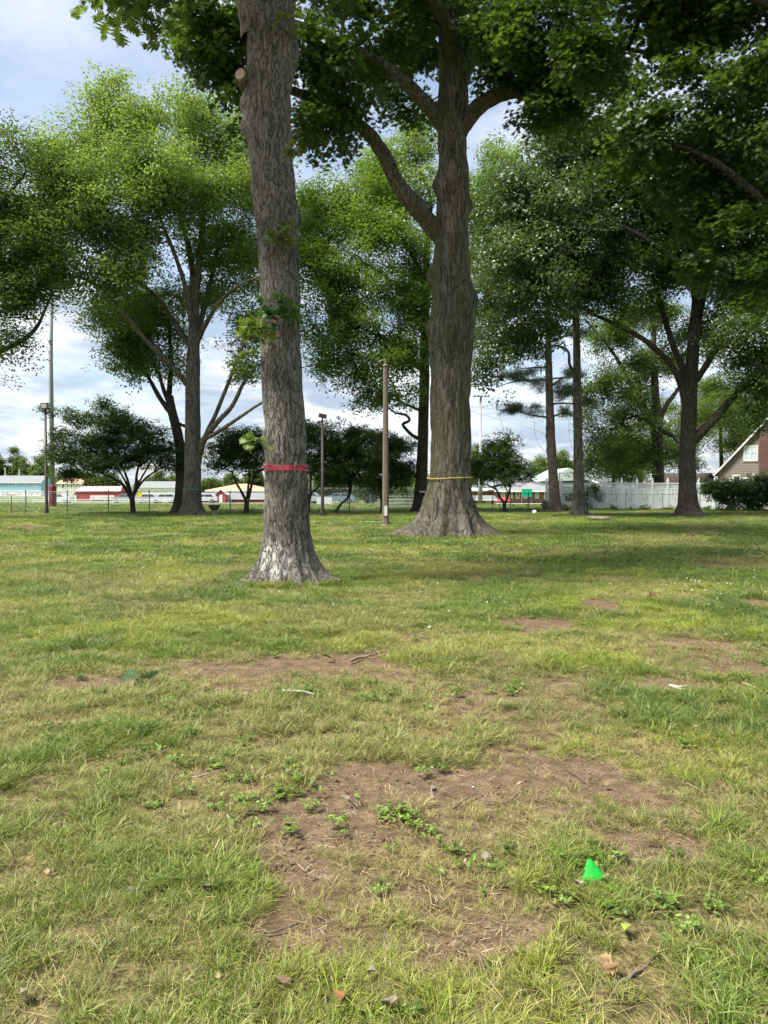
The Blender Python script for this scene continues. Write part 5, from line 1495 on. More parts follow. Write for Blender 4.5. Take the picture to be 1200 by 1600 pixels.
def window(root, org, x0, x1, z0, z1, y, t=0.10, pane_mat=None, frame_mat=None, bars=0, rail=True):
    """Window proud of a wall whose face is at local y, looking towards -y; frame part with pane sub-parts."""
    fm, pm = frame_mat or WHITE, pane_mat or GLASS
    mb = MB()
    mb.box(x0, x1, y - 0.06, y + 0.02, z0, z0 + t).box(x0, x1, y - 0.06, y + 0.02, z1 - t, z1)
    mb.box(x0, x0 + t, y - 0.055, y + 0.02, z0 + t, z1 - t).box(x1 - t, x1, y - 0.055, y + 0.02, z0 + t, z1 - t)
    xs = np.linspace(x0 + t * 0.5, x1 - t * 0.5, bars + 2)
    for b in xs[1:-1]:
        mb.box(b - t * 0.4, b + t * 0.4, y - 0.05, y + 0.02, z0 + t, z1 - t)
    f = mb.build('window', fm, root)
    for a, b in zip(xs[:-1], xs[1:]):
        zz = [(z0 + t * .5, 0.5 * (z0 + z1)), (0.5 * (z0 + z1) + 0.02, z1 - t * .5)] if rail else [(z0 + t * .5, z1 - t * .5)]
        for j, (c, d) in enumerate(zz):
            MB().box(a + 0.01, b - 0.01, y - 0.03 + 0.02 * (1 - j), y + 0.015, c, d).build('pane', pm, f)
    return f


def long_house(name, label, px0, px1, eave, ridge, Y, depth, wall_m, roof_m, wins=(), over=0.35, hip=0.0, base_m=None, base_py=None, cat='house'):
    x0, x1 = px_x(px0, Y), px_x(px1, Y)
    zg = float(ground_z(0.5 * (x0 + x1), Y)) - 0.05
    ze, zr = z_of(eave, Y), z_of(ridge, Y + depth * 0.5)
    cx = 0.5 * (x0 + x1)
    r = thing(name, label, cat, (cx, Y, zg))
    hw, he, hr = 0.5 * (x1 - x0), ze - zg, zr - zg
    mb = MB().box(-hw, hw, 0, depth, 0, he)
    if not hip:
        mb.raw([(-hw, 0, he), (-hw, depth, he), (-hw, depth / 2, hr - 0.1), (hw, 0, he), (hw, depth, he), (hw, depth / 2, hr - 0.1)], [(0, 1, 2), (3, 5, 4)])
    mb.build('wall', wall_m, r)
    if base_m:
        zb = z_of(base_py, Y) - zg
        MB().box(-hw - 0.04, hw + 0.04, -0.04, depth + 0.04, 0, zb).build('lower_wall', base_m, r)
    o = over
    k = hip * (depth * 0.5)
    dn = o * (hr - he) / (depth / 2)
    th = 0.14
    A = [(-hw - o, -o, he - dn), (hw + o, -o, he - dn), (hw + o - k, depth / 2, hr), (-hw - o + k, depth / 2, hr)]
    B = [(hw + o, depth + o, he - dn), (-hw - o, depth + o, he - dn), (-hw - o + k, depth / 2, hr), (hw + o - k, depth / 2, hr)]
    mb = MB()
    for q in (A, B):
        lo = [(x, y, z + 0.02) for x, y, z in q]; hi = [(x, y, z + th + 0.02) for x, y, z in q]
        mb.raw(lo + hi, [(3, 2, 1, 0), (4, 5, 6, 7), (0, 1, 5, 4), (1, 2, 6, 5), (2, 3, 7, 6), (3, 0, 4, 7)])
    if hip:
        for sx in (-1, 1):
            mb.raw([(sx * (hw + o), -o, he - dn + th), (sx * (hw + o), depth + o, he - dn + th), (sx * (hw + o - k), depth / 2, hr + th)], [(0, 1, 2)])
    rf = mb.build('roof', roof_m, r)
    MB().box(-hw - o + .01, hw + o - .01, -o - 0.05, -o + 0.03, he - dn - 0.12, he - dn + 0.10).build('gutter', WHITE, rf)
    for (a, b, c, d, *rest) in wins:
        window(r, None, px_x(a, Y) - cx, px_x(b, Y) - cx, z_of(d, Y) - zg, z_of(c, Y) - zg, -0.05 if (base_m and z_of(c, Y) < z_of(base_py, Y)) else 0.0, t=0.18, pane_mat=rest[0] if rest else None)
    return r


BLUE = plain('blue_siding', (0.26, 0.46, 0.60), 0.6, 0.05, 1.0)
CREAM = plain('cream_wall', (0.62, 0.58, 0.52), 0.7, 0.06, 1.0)
VINYL = plain('pale_siding', (0.66, 0.68, 0.70), 0.6, 0.05, 1.0)
h1 = long_house('house', 'pale blue two storey house with grey roof at the left edge', -60, 64, 753.5, 744, 240, 9, BLUE, ROOF_GREY,
                [(14, 18.5, 754.5, 760), (23.5, 26.5, 755, 759), (39, 43, 755, 759), (51.5, 55, 755.5, 760.5), (56, 59.5, 755.5, 760.5), (-10, -5, 754.5, 760), (2, 6, 768.5, 771.5), (9, 13, 768.5, 771.5), (38, 40.5, 768.5, 771.5), (45, 49.5, 768.5, 771.5), (55.5, 61, 768.5, 771.5)], base_m=WHITE, base_py=766.5)
for (a, hgt) in ((-1.0, 1.2), (3.5, 0.7)):
    MB().tube([(a, 4.6, h1.children[0].dimensions.z), (a, 4.6, 8.0 + hgt)], 0.12, 8).build('vent_pipe', WHITE, h1)
long_house('house', 'cream house with orange tiled roof and a dark window, left of the red shed', 90, 128, 755, 748, 235, 9, CREAM, ROOF_TAN,
           [(96, 101, 756, 763), (104, 108, 757, 762), (110, 114, 757, 763), (88 + 2, 94, 769, 773), (103, 108, 770, 774), (113, 118, 770, 774)])
long_house('house', 'grey house behind the dark small tree, right of the red shed', 150, 206, 759, 749, 260, 10, VINYL, ROOF_GREY, [(184, 187, 761, 766), (192, 195, 761, 766), (160, 163, 761, 766)])
long_house('house', 'white house with grey roof left of the broad oak trunk', 216, 296, 760.5, 753, 215, 9, WHITE, ROOF_GREY,
           [(239, 241, 762.5, 765.5), (252, 255, 762.5, 766), (263, 265, 763, 766), (274, 276, 762, 767), (243, 249, 773.5, 776, GLASS), (254, 261, 773.5, 776, GLASS), (268, 271, 773, 777)])
long_house('clubhouse', 'white hall with tan hipped roof, left of the pale oak trunk', 323, 420, 766.5, 757, 165, 12, CREAM, ROOF_TAN, [(328, 330, 768, 770), (336, 338, 768, 770), (346, 348, 768, 770)], hip=1.0, cat='building')
sh = long_house('field_house', 'low red field house with grey roof and white garage door', 296, 412, 778.5, 771, 140, 8, RED, ROOF_GREY, [(326, 329.5, 780, 783.5)], cat='building')
x0 = px_x(354, 140) - sh.location.x; x1 = px_x(362, 140) - sh.location.x
gd = MB().box(x0, x1, -0.08, 0.02, 0.05, 1.7).build('garage_door', WHITE, sh)
for k in range(4):
    MB().box(x0 + 0.05, x1 - 0.05, -0.11, -0.07, 0.12 + 0.40 * k, 0.46 + 0.40 * k).build('panel', WHITE, gd)
# gabled red porch in front of the low red house
xg = px_x(346, 139) - sh.location.x
mb = MB().box(xg - .9, xg + .9, -1.5, -0.02, 0, 1.5)
mb.raw([(xg - .9, -1.5, 1.5), (xg + .9, -1.5, 1.5), (xg, -1.5, 2.3)], [(0, 1, 2)])
mb.build('porch', RED, sh)
mb = MB()
for s in (-1, 1):
    a = [(xg + s * 1.1, -1.7, 1.42), (xg, -1.7, 2.42), (xg, 0, 2.42), (xg + s * 1.1, 0, 1.42)]
    mb.raw(a + [(p[0], p[1], p[2] + .12) for p in a], [(0, 1, 2, 3), (4, 7, 6, 5), (0, 4, 5, 1), (3, 2, 6, 7), (0, 3, 7, 4)])
mb.build('porch_roof', WHITE, sh)
MB().box(xg - .28, xg + .28, -1.54, -1.48, 0.05, 1.45).build('door', WHITE, sh)

# red shed with the banner
Ys = 152.0
xs0, xs1 = px_x(117, Ys), px_x(188, Ys)
zg = float(ground_z(xs0, Ys)) - .05
shed = thing('shed', 'red metal shed with ribbed roof and a white banner', 'shed', (0.5 * (xs0 + xs1), Ys, zg))
hw = 0.5 * (xs1 - xs0)
zt, ztop = z_of(768, Ys) - zg, z_of(760.5, Ys) - zg
dp = 5.0
MB().box(-hw, hw, 0, dp, 0, zt).raw([(-hw, 0, zt), (-hw, dp, zt), (-hw + .6, dp / 2, ztop), (hw, 0, zt), (hw, dp, zt), (hw - .6, dp / 2, ztop)], [(0, 1, 2), (3, 5, 4)]).build('wall', RED, shed)
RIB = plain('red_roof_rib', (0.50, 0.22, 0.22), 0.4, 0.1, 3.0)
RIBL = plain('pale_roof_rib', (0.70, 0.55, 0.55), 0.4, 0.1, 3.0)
nrib = 14
for k in range(nrib):
    a = -hw - .1 + (2 * hw + .2) * k / nrib
    b = a + (2 * hw + .2) / nrib
    top = 0.6
    sl = lambda x: max(-hw + .5, min(hw - .5, x))
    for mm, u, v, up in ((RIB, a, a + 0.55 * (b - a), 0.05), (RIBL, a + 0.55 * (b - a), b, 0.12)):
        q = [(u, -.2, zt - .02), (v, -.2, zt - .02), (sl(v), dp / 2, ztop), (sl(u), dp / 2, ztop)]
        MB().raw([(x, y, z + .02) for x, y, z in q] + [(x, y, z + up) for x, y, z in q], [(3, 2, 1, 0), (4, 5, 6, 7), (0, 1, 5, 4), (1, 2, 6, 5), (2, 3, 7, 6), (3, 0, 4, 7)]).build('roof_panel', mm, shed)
MB().box(-hw - .05, hw + .05, -.04, .02, zt - .12, zt - 0.02).build('eave_trim', RIB, shed)
MB().box(-hw, -hw + .25, -.06, .0, 0, zt * .62).build('corner_post', WHITE, shed)
xb0, xb1 = px_x(141, Ys) - shed.location.x, px_x(178.5, Ys) - shed.location.x
zb0, zb1 = z_of(781.5, Ys) - zg, z_of(774, Ys) - zg
bn = MB().box(xb0, xb1, -0.10, -0.07, zb0, zb1).build('banner', WHITE, None)
bn.location = shed.location
tag(bn, 'white banner with red lettering hung on the red shed', 'banner')
MB().box(xb0, xb1, -0.104, -0.101, zb0, zb0 + 0.12).build('stripe', METAL_DARK, bn)


def lettering(text, size, x, y, z, mat_, parent):
    cu = bpy.data.curves.new('lettering', 'FONT')
    cu.body = text
    cu.size = size
    cu.extrude = 0.004
    cu.align_x = 'LEFT'
    tmp = bpy.data.objects.new('lettering', cu)
    COL.objects.link(tmp)
    bpy.context.view_layer.update()
    me = bpy.data.meshes.new_from_object(tmp.evaluated_get(bpy.context.evaluated_depsgraph_get()))
    bpy.data.objects.remove(tmp)
    me.materials.clear(); me.materials.append(mat_)
    o = add('lettering', me, parent)
    o.location = (x, y, z)
    o.rotation_euler = (math.pi / 2, 0, 0)
    return o


hb = zb1 - zb0
lettering('GO', hb * 0.62, xb0 + 0.12, -0.106, zb0 + 0.34 * hb, plain('letter_dark', (0.12, 0.06, 0.08), 0.6), bn)
lettering('RAIDERS', hb * 0.52, xb0 + (xb1 - xb0) * 0.50, -0.106, zb0 + 0.36 * hb, plain('letter_red', (0.40, 0.05, 0.08), 0.6), bn)
cx_ = xb0 + (xb1 - xb0) * 0.36
mb = MB()
for k in range(3):
    mb.tube([(cx_ + 0.42 * hb * math.cos(a), -0.112, zb0 + hb * .56 + 0.36 * hb * math.sin(a)) for a in np.linspace(0.3 + k * 2.1, 1.9 + k * 2.1, 8)], 0.035, 4)
mb.build('emblem', plain('emblem_grey', (0.45, 0.46, 0.46), 0.6), bn)

# school buildings behind the small tree on the right
BRICK = plain('brick_wall', (0.27, 0.12, 0.09), 0.9, 0.2, 3.0)
long_house('school_building', 'school wing with grey hipped roof and white eaves behind the small rounded tree', 779, 874, 765.5, 751, 118, 14, BRICK, ROOF_GREY,
           [(783, 789, 768, 779, GLASS_PALE), (795, 801, 768, 779, GLASS_PALE), (806, 812, 768, 779), (818, 824, 768, 779, GLASS_PALE), (836, 842, 768, 779, GLASS_PALE), (850, 856, 768, 779)], hip=1.0, over=0.8, cat='building')
long_house('school_building', 'low brick school wing with flat pale roof beside the mossy oak', 715, 782, 766, 763, 125, 12, BRICK, VINYL, [(748, 754, 768, 773, GLASS_PALE), (722, 730, 768, 774), (770, 776, 768, 774)], cat='building')
gy = long_house('gymnasium', 'wide hall with pale grey gabled roof behind the slender trunk', 876, 938, 758, 748, 135, 16, BRICK, VINYL, [(889, 895, 759, 763, GLASS_PALE)], cat='building')
Yg = 134.4
gm = MB()
cxg = gy.location.x
pk = px_x(889, Yg) - cxg
zz = lambda py: z_of(py, Yg) - gy.location.z
q = [(px_x(846, Yg) - cxg, -0.6, zz(752)), (px_x(934, Yg) - cxg, -0.6, zz(750)), (pk, -0.6, zz(731))]
gm.raw(q + [(x, y + 17.6, z) for x, y, z in q], [(0, 1, 2), (5, 4, 3), (0, 2, 5, 3), (1, 4, 5, 2), (0, 3, 4, 1)])
gm.build('gable_roof', plain('pale_green_roof', (0.40, 0.45, 0.44), 0.6, 0.08, 0.6, stretch=(6, 1, 1)), gy)
# brick pavilion with a white framed window, low down right of the mossy oak
pv = long_house('pavilion', 'small red brick pavilion with white door, right of the mossy oak', 736, 772, 780, 776, 96, 5, BRICK, ROOF_GREY, [(759, 767, 781.5, 793.5, GLASS_PALE)], cat='building')

# ------------------------------------------------------------------ tan house, brown shed
Yh = 76.0
SID = plain('tan_siding', (0.195, 0.165, 0.130), 0.75, 0.14, 1.2, stretch=(1, 1, 0.35))
xl, xr = px_x(1113, Yh), px_x(1268, Yh)
cxh = 0.5 * (xl + xr); hw = 0.5 * (xr - xl)
zg = float(ground_z(cxh, Yh)) - .05
he, hr = z_of(738, Yh) - zg, z_of(656, Yh) - zg
th = thing('house', 'tan clapboard house with steep gable, brick chimney and white framed windows', 'house', (cxh - 0.3, Yh - 1.9, zg), R(-29))
th.scale = (0.92, 1, 1)
MB().box(-hw, hw, 0.05, 9, 0, he).raw([(-hw, .05, he), (hw, .05, he), (0, .05, hr), (-hw, 9, he), (hw, 9, he), (0, 9, hr)], [(0, 1, 2), (3, 5, 4), (0, 2, 5, 3), (1, 4, 5, 2)]).build('wall', SID, th)
mb = MB()
z = 0.0
while z < hr - 0.25:
    w = hw if z < he else hw * (hr - z) / (hr - he)
    w2 = hw if z + .16 < he else hw * (hr - z - .16) / (hr - he)
    mb.raw([(-w, -0.03, z), (w, -0.03, z), (w2, 0.03, z + .165), (-w2, 0.03, z + .165), (-w, 0.05, z), (w, 0.05, z)], [(0, 1, 2, 3), (0, 4, 5, 1)])
    z += 0.16
sd = mb.build('siding', SID, th); sd['kind'] = 'stuff'
mb = MB()
for s in (-1, 1):
    a = [(s * (hw + .35), -.35, he - .35 * (hr - he) / hw), (0, -.35, hr), (0, 9.3, hr), (s * (hw + .35), 9.3, he - .35 * (hr - he) / hw)]
    mb.raw(a + [(x, y, zz_ + .16) for x, y, zz_ in a], [(0, 1, 2, 3), (4, 7, 6, 5), (0, 4, 5, 1), (3, 2, 6, 7), (0, 3, 7, 4)])
rf = mb.build('roof', ROOF_BROWN, th)
TRIM = plain('white_trim', (0.50, 0.49, 0.45), 0.5, 0.08, 3)
for s in (-1, 1):
    a0 = Vector((s * (hw + .35), 0, he - .35 * (hr - he) / hw)); a1 = Vector((0, 0, hr))
    MB().raw([(a0.x, -.40, a0.z - .04), (a1.x, -.40, a1.z - .04), (a1.x, -.40, a1.z + .22), (a0.x, -.40, a0.z + .22), (a0.x, -.355, a0.z - .04), (a1.x, -.355, a1.z - .04), (a1.x, -.355, a1.z + .22), (a0.x, -.355, a0.z + .22)],
             [(0, 1, 2, 3), (7, 6, 5, 4), (0, 4, 5, 1), (3, 2, 6, 7)]).build('barge_board', TRIM, rf)
lx = lambda px: px_x(px, Yh) - cxh
lz = lambda py: z_of(py, Yh) - zg
window(th, None, lx(1152), lx(1174.5), lz(721.5), lz(697), -0.03, t=0.16, pane_mat=GLASS_PALE, frame_mat=TRIM, bars=1)
window(th, None, lx(1135.5), lx(1149), lz(760), lz(742), -0.03, t=0.16, frame_mat=TRIM)
window(th, None, lx(1151.5), lx(1163), lz(760), lz(746), -0.03, t=0.14, pane_mat=GLASS_PALE, frame_mat=TRIM)
window(th, None, lx(1166), lx(1175), lz(760), lz(740.5), -0.03, t=0.16, frame_mat=TRIM)
# brick chimney with courses
BR = plain('chimney_brick', (0.10, 0.055, 0.048), 0.9, 0.35, 9.0, bump=0.4)
chm = MB().box(lx(1176), lx(1190), -0.55, -0.03, 0, lz(690)).box(lx(1176.8), lx(1189.2), -0.5, 0.25, lz(690), lz(674)).build('chimney', BR, th)
MB().box(lx(1175.8), lx(1190.2), -0.56, 0.30, lz(674), lz(672.5)).build('chimney_cap', BR, chm)
mb = MB()
rng = np.random.default_rng(8)
zc = 0.05
while zc < lz(690) - .1:
    for k in range(4):
        if rng.random() < 0.75:
            u = lx(1176) + (0.02 + 0.22 * k) + (0.11 if int(zc / .085) % 2 else 0)
            mb.box(u, min(u + .20, lx(1190)), -0.565, -0.545, zc, zc + .07)
    zc += .085
bb = mb.build('bricks', plain('brick_face', (0.12, 0.062, 0.052), 0.9, 0.6, 14.0), chm); bb['kind'] = 'stuff'
for k in range(26):
    zc = lz(755) + (lz(690) - lz(755)) * k / 26
    pass

Yw = 62.0
gx = lambda px: px_x(px, Yw)
zg = float(ground_z(gx(1070), Yw)) - .05
bs = thing('shed', 'brown roofed wooden shed behind the white fence, beside the stout oak', 'shed', (gx(1070), Yw, zg))
q = lambda px: gx(px) - gx(1070)
e_, r_ = z_of(757.5, Yw) - zg, z_of(741.5, Yw + 2) - zg
WOODG = plain('weathered_boards', (0.14, 0.115, 0.09), 0.85, 0.25, 3.0, stretch=(8, 8, 0.6))
MB().box(q(1022), q(1119), 0, 4.2, 0, e_).build('wall', WOODG, bs)
mb = MB()
A = [(q(1018), -.3, e_ - .08), (q(1110), -.3, e_ - .08), (q(1106), 2.1, r_), (q(1054), 2.1, r_)]
for dz_ in (0,):
    mb.raw(A + [(x, y, z_ + .12) for x, y, z_ in A], [(3, 2, 1, 0), (4, 5, 6, 7), (0, 1, 5, 4), (1, 2, 6, 5), (2, 3, 7, 6), (3, 0, 4, 7)])
B = [(q(1018), 4.5, e_ - .08), (q(1122), 4.5, e_ - .08), (q(1106), 2.1, r_), (q(1054), 2.1, r_)]
mb.raw(B, [(0, 1, 2, 3)])
mb.raw([A[0], A[3], B[0]], [(0, 1, 2)])
mb.build('roof', ROOF_BROWN, bs)
Gt = [(q(1091), -.25, e_ - .05), (q(1121), -.25, e_ - .05), (q(1106.5), -.25, r_ - .05)]
mb = MB().raw(Gt + [(x, y + .1, z_) for x, y, z_ in Gt], [(0, 1, 2), (5, 4, 3), (0, 3, 4, 1), (1, 4, 5, 2), (2, 5, 3, 0)])
mb.build('gable', WOODG, bs)
mb = MB()
for s, ex in ((-1, 1089.5), (1, 1122.5)):
    a = [(q(ex), -.5, e_ - .12), (q(1106.5), -.5, r_ + .0), (q(1106.5), 2.1, r_ + .0), (q(ex), 2.1, e_ - .12)]
    mb.raw(a + [(x, y, z_ + .1) for x, y, z_ in a], [(0, 1, 2, 3), (4, 7, 6, 5), (0, 4, 5, 1), (3, 2, 6, 7), (0, 3, 7, 4)])
mb.build('gable_roof', ROOF_BROWN, bs)

# ------------------------------------------------------------------ white vinyl fence
def vinyl_mat():
    def b(t, L):
        p = N(t, 'ShaderNodeBsdfPrincipled', ins={'Roughness': 0.45})
        tc = N(t, 'ShaderNodeTexCoord')
        mp = N(t, 'ShaderNodeMapping', ins={'Scale': (9.0, 9.0, 1.3)})
        L(tc.outputs['Object'], mp.inputs[0])
        n = N(t, 'ShaderNodeTexNoise', ins={'Scale': 1.4, 'Detail': 5.0, 'Roughness': 0.65})
        L(mp.outputs[0], n.inputs['Vector'])
        n2 = N(t, 'ShaderNodeTexNoise', ins={'Scale': 0.9, 'Detail': 2.0})
        L(tc.outputs['Object'], n2.inputs['Vector'])
        a = N(t, 'ShaderNodeMath', operation='MULTIPLY')
        L(n.outputs['Fac'], a.inputs[0]); L(n2.outputs['Fac'], a.inputs[1])
        mr = N(t, 'ShaderNodeMapRange', interpolation_type='SMOOTHSTEP', ins={'From Min': 0.27, 'From Max': 0.36, 'To Max': 0.75})
        L(a.outputs[0], mr.inputs['Value'])
        mx = N(t, 'ShaderNodeMix', data_type='RGBA')
        mx.inputs[6].default_value = (0.78, 0.79, 0.79, 1)
        mx.inputs[7].default_value = (0.13, 0.15, 0.12, 1)
        L(mr.outputs[0], mx.inputs[0])
        L(mx.outputs[2], p.inputs['Base Color'])
        return p.outputs[0]
    return mat('stained_vinyl', b)


VST = vinyl_mat()
VCL = plain('clean_vinyl', (0.80, 0.81, 0.81), 0.4, 0.05, 2.0)
vf = thing('vinyl_fence', 'white vinyl privacy fence with lattice top and capped posts', 'fence', (18.8, 51.0, 0))
posts = [(18.8 + 0.98 * k, 51.0 - 0.12 * k) for k in range(-8, 10)]
post_me = MB().box(-.065, .065, -.065, .065, 0, 1.92).mesh('post', VCL)
cap_me = MB().lathe([(0.085, 1.92), (0.095, 1.94), (0.085, 1.97), (0.035, 2.0), (0.05, 2.04), (0.062, 2.085), (0.05, 2.13), (0.0, 2.16)], 12).mesh('post_cap', VCL)
L_ = math.hypot(.98, .12)
mb = MB()
for k in range(6):
    a = 0.07 + (L_ - .14) * k / 6
    mb.box(a + .006, a + (L_ - .14) / 6 - .006, -.02, .02, .08, 1.42)
mb.box(.066, L_ - .066, -.013, .013, .10, 1.40)
panel_me = mb.mesh('panel', VST)
rail_me = MB().box(.066, L_ - .066, -.035, .035, 1.40, 1.46).box(.066, L_ - .066, -.035, .035, 1.78, 1.84).box(.066, L_ - .066, -.035, .035, .03, .10).mesh('rail', VCL)
mb = MB()
n_ = 9
w_, h_ = L_ - .14, 0.32
for k in range(-4, n_ + 4):
    for s in (-1, 1):
        # lattice strip clipped to the opening
        x_0 = k * w_ / n_
        pts = []
        for tt in np.linspace(0, 1, 9):
            xx = x_0 + s * tt * h_
            if 0 <= xx <= w_:
                pts.append((.07 + xx, 0.008 * s, 1.46 + tt * h_))
        if len(pts) >= 2:
            mb.tube([pts[0], pts[-1]], 0.015, 4, cap=False)
lat_me = mb.mesh('lattice', VCL)
org = Vector((18.8, 51.0, 0))
for k in range(len(posts)):
    x, y = posts[k]
    zg = float(ground_z(x, y))
    loc = Vector((x, y, zg)) - org
    o = add('post', post_me, vf, loc); add('post_cap', cap_me, o)
    if k < len(posts) - 1:
        ang = math.atan2(posts[k + 1][1] - y, posts[k + 1][0] - x)
        for nm, me in (('panel', panel_me), ('rail', rail_me), ('lattice', lat_me)):
            o = add(nm, me, vf, loc); o.rotation_euler = (0, 0, ang)

# ------------------------------------------------------------------ chain link fences
def chain_fence(label, pts, h, spacing, post_m, wire_m, r_post=0.03, mesh_step=0.09, r_wire=0.0022, mid=False, name='chain_link_fence'):
    P0 = np.array(pts[0]); org = Vector((P0[0], P0[1], float(ground_z(P0[0], P0[1]))))
    root = thing(name, label, 'fence', org)
    post_me = MB().tube([(0, 0, -.1), (0, 0, h)], r_post, 8).lathe([(r_post * 1.25, h), (r_post * 1.25, h + .02), (r_post * .8, h + .06), (0.001, h + .075)], 8).mesh('post', post_m)
    for (a, b) in zip(pts[:-1], pts[1:]):
        a, b = np.array(a, float), np.array(b, float)
        D = np.linalg.norm(b - a)
        n = max(1, round(D / spacing))
        u = (b - a) / D
        line = []
        for k in range(n + 1):
            p = a + (b - a) * k / n
            z = float(ground_z(p[0], p[1]))
            line.append(Vector((p[0], p[1], z)) - org)
            if k < n or np.allclose(b, pts[-1]):
                add('post', post_me, root, line[-1])
        for zz_, nm in [(h - .04, 'top_rail')] + ([(h * .5, 'middle_rail')] if mid else []) + [(0.06, 'tension_wire')]:
            MB().tube([tuple(v + Vector((0, -0.045 if nm == 'tension_wire' else 0, zz_))) for v in line], 0.021 if nm != 'tension_wire' else 0.004, 6).build(nm, post_m, root)
        mb = MB()
        hh = h - .1
        k = int((D + hh) / mesh_step)
        off = Vector((-u[1] * .035, u[0] * .035, 0))
        if off.y > 0: off = -off
        for i in range(k):
            for s in (1, -1):
                s0, s1 = (i * mesh_step - hh, i * mesh_step) if s > 0 else (i * mesh_step, i * mesh_step - hh)
                z0, z1 = 0.06, 0.06 + hh
                def clip(sA, zA, sB, zB):
                    for lim in (0, D):
                        if (sA < lim) != (sB < lim):
                            t = (lim - sA) / (sB - sA); zl = zA + t * (zB - zA)
                            if (sA < 0 if lim == 0 else sA > D): sA, zA = lim, zl
                            else: sB, zB = lim, zl
                    return sA, zA, sB, zB
                if max(s0, s1) <= 0 or min(s0, s1) >= D: continue
                sA, zA, sB, zB = clip(s0, z0, s1, z1)
                def at(ss):
                    f = ss / D * n; j = min(n - 1, int(f)); return line[j].lerp(line[j + 1], f - j)
                pa, pb = at(sA) + off + Vector((0, 0, zA)), at(sB) + off + Vector((0, 0, zB))
                mb.tube([tuple(pa), tuple(pb)], r_wire, 3, cap=False)
        if mb.f:
            o = mb.build('wire_mesh', wire_m, root); o['kind'] = 'stuff'
    return root


WIRE = plain('fence_wire', (0.30, 0.31, 0.31), 0.5, 0.1, 3, metallic=0.5)
POSTD = plain('fence_post_dark', (0.10, 0.10, 0.10), 0.5, 0.15, 6, metallic=0.3)
POSTG = plain('fence_post_grey', (0.30, 0.31, 0.31), 0.5, 0.15, 6, metallic=0.5)
chain_fence('dark chain link fence crossing the far edge of the lawn at the left', [(-30, 43.8), (2.6, 46.0)], 1.30, 2.35, POSTD, WIRE)
chain_fence('grey chain link fence behind the small rounded tree', [(4.6, 48.6), (10.4, 49.4)], 1.15, 1.25, POSTD, WIRE, mid=True)
chain_fence('grey chain link fence standing before the white vinyl fence', [(13.2, 49.4), (29.0, 47.6)], 1.12, 2.3, POSTG, WIRE)
chain_fence('pale chain link fence behind the bleachers', [(-5.5, 58.0), (3.4, 58.6)], 1.55, 2.2, POSTG, WIRE)
chain_fence('tall dark ball field fence behind the slender trunk', [(13.2, 58.0), (18.2, 57.0)], 2.65, 1.9, POSTD, WIRE, mid=True, mesh_step=0.14)

# ------------------------------------------------------------------ bleachers
ALU = plain('aluminium_plank', (0.58, 0.59, 0.60), 0.45, 0.1, 4, metallic=0.15)


def bleachers(label, x, y, length, tiers, rise=0.2, run=0.6, rz=0.0):
    r = thing('bleachers', label, 'bleachers', (x, y, float(ground_z(x, y))), rz)
    seat = MB().box(-length / 2, length / 2, -.13, .13, -.04, 0).mesh('seat_plank', ALU)
    foot = MB().box(-length / 2, length / 2, -.12, .12, -.04, 0).mesh('foot_plank', ALU)
    for k in range(tiers):
        add('seat_plank', seat, r, (0, k * run, 0.38 + k * rise))
        if k: add('foot_plank', foot, r, (0, k * run - .32, 0.12 + k * rise))
    for k in range(max(2, int(length / 1.8) + 1)):
        u = -length / 2 + .25 + (length - .5) * k / max(1, int(length / 1.8))
        mb = MB().tube([(u, -.1, .03), (u, (tiers - 1) * run + .1, .03)], .03, 5).tube([(u, 0, .03), (u, (tiers - 1) * run, .32 + (tiers - 1) * rise)], .03, 5)
        for j in range(tiers):
            mb.tube([(u, j * run, .03), (u, j * run, .34 + j * rise)], .025, 5)
        mb.build('support_frame', METAL, r)
    return r


bleachers('low aluminium bleachers between the brown lamp pole and the mossy oak', W(624, 790, 50)[0], 50.0, 2.9, 4)
bleachers('long aluminium grandstand bleachers under the blue house at the left edge', W(20, 780, 106)[0], 106.0, 9.6, 7, 0.22, 0.7)

# ------------------------------------------------------------------ poles, lamps, field lights
BROWNP = plain('brown_pole_paint', (0.135, 0.105, 0.078), 0.5, 0.18, 6, stretch=(4, 4, 0.5))
BLACKP = plain('dark_pole_paint', (0.045, 0.036, 0.030), 0.5, 0.18, 6)


def post_lamp(label, px, py, Y, top, head):
    x = float(W(px, py, Y)[0]); zg = float(ground_z(x, Y)); H = z_of(top, Y) - zg
    r = thing('post_lamp', label, 'lamp post', (x, Y, zg), group='dark post lamps with box heads')
    MB().tube([(0, 0, -.05), (0, 0, .12), (0, 0, .5), (0, 0, H)], [.14, .135, .085, .065], 12).build('pole', BLACKP, r, True)
    if head == 'box':
        MB().tube([(0, 0, H), (0, 0, H + .18)], .04, 8).build('neck', BLACKP, r)
        hd = MB().cbox(-.19, .19, -.19, .19, H + .18, H + .5, None, .02).build('lamp_head', BLACKP, r)
        for s in (-1, 1):
            MB().box(s * .19, s * .197, -.14, .14, H + .22, H + .44).build('lens', plain('lamp_lens', (0.42, 0.40, 0.34), 0.3, 0.1, 5), hd)
        MB().box(-.14, .14, -.197, -.19, H + .22, H + .44).build('lens', plain('lamp_lens', (0.42, 0.40, 0.34), 0.3, 0.1, 5), hd)
    else:
        MB().tube([(0, 0, H), (0, 0, H + .14)], .04, 8).build('neck', BLACKP, r)
        M = Matrix.Translation((0, 0, H + .14)) @ Matrix.Rotation(R(12), 4, 'Y')
        hd = MB().cbox(-.20, .20, -.17, .17, 0, .20, M, .03).build('lamp_head', BLACKP, r)
        MB().box(-.15, .15, -.13, .13, -.012, -.002, M).build('lens', plain('lamp_lens', (0.42, 0.40, 0.34), 0.3, 0.1, 5), hd)
    return r


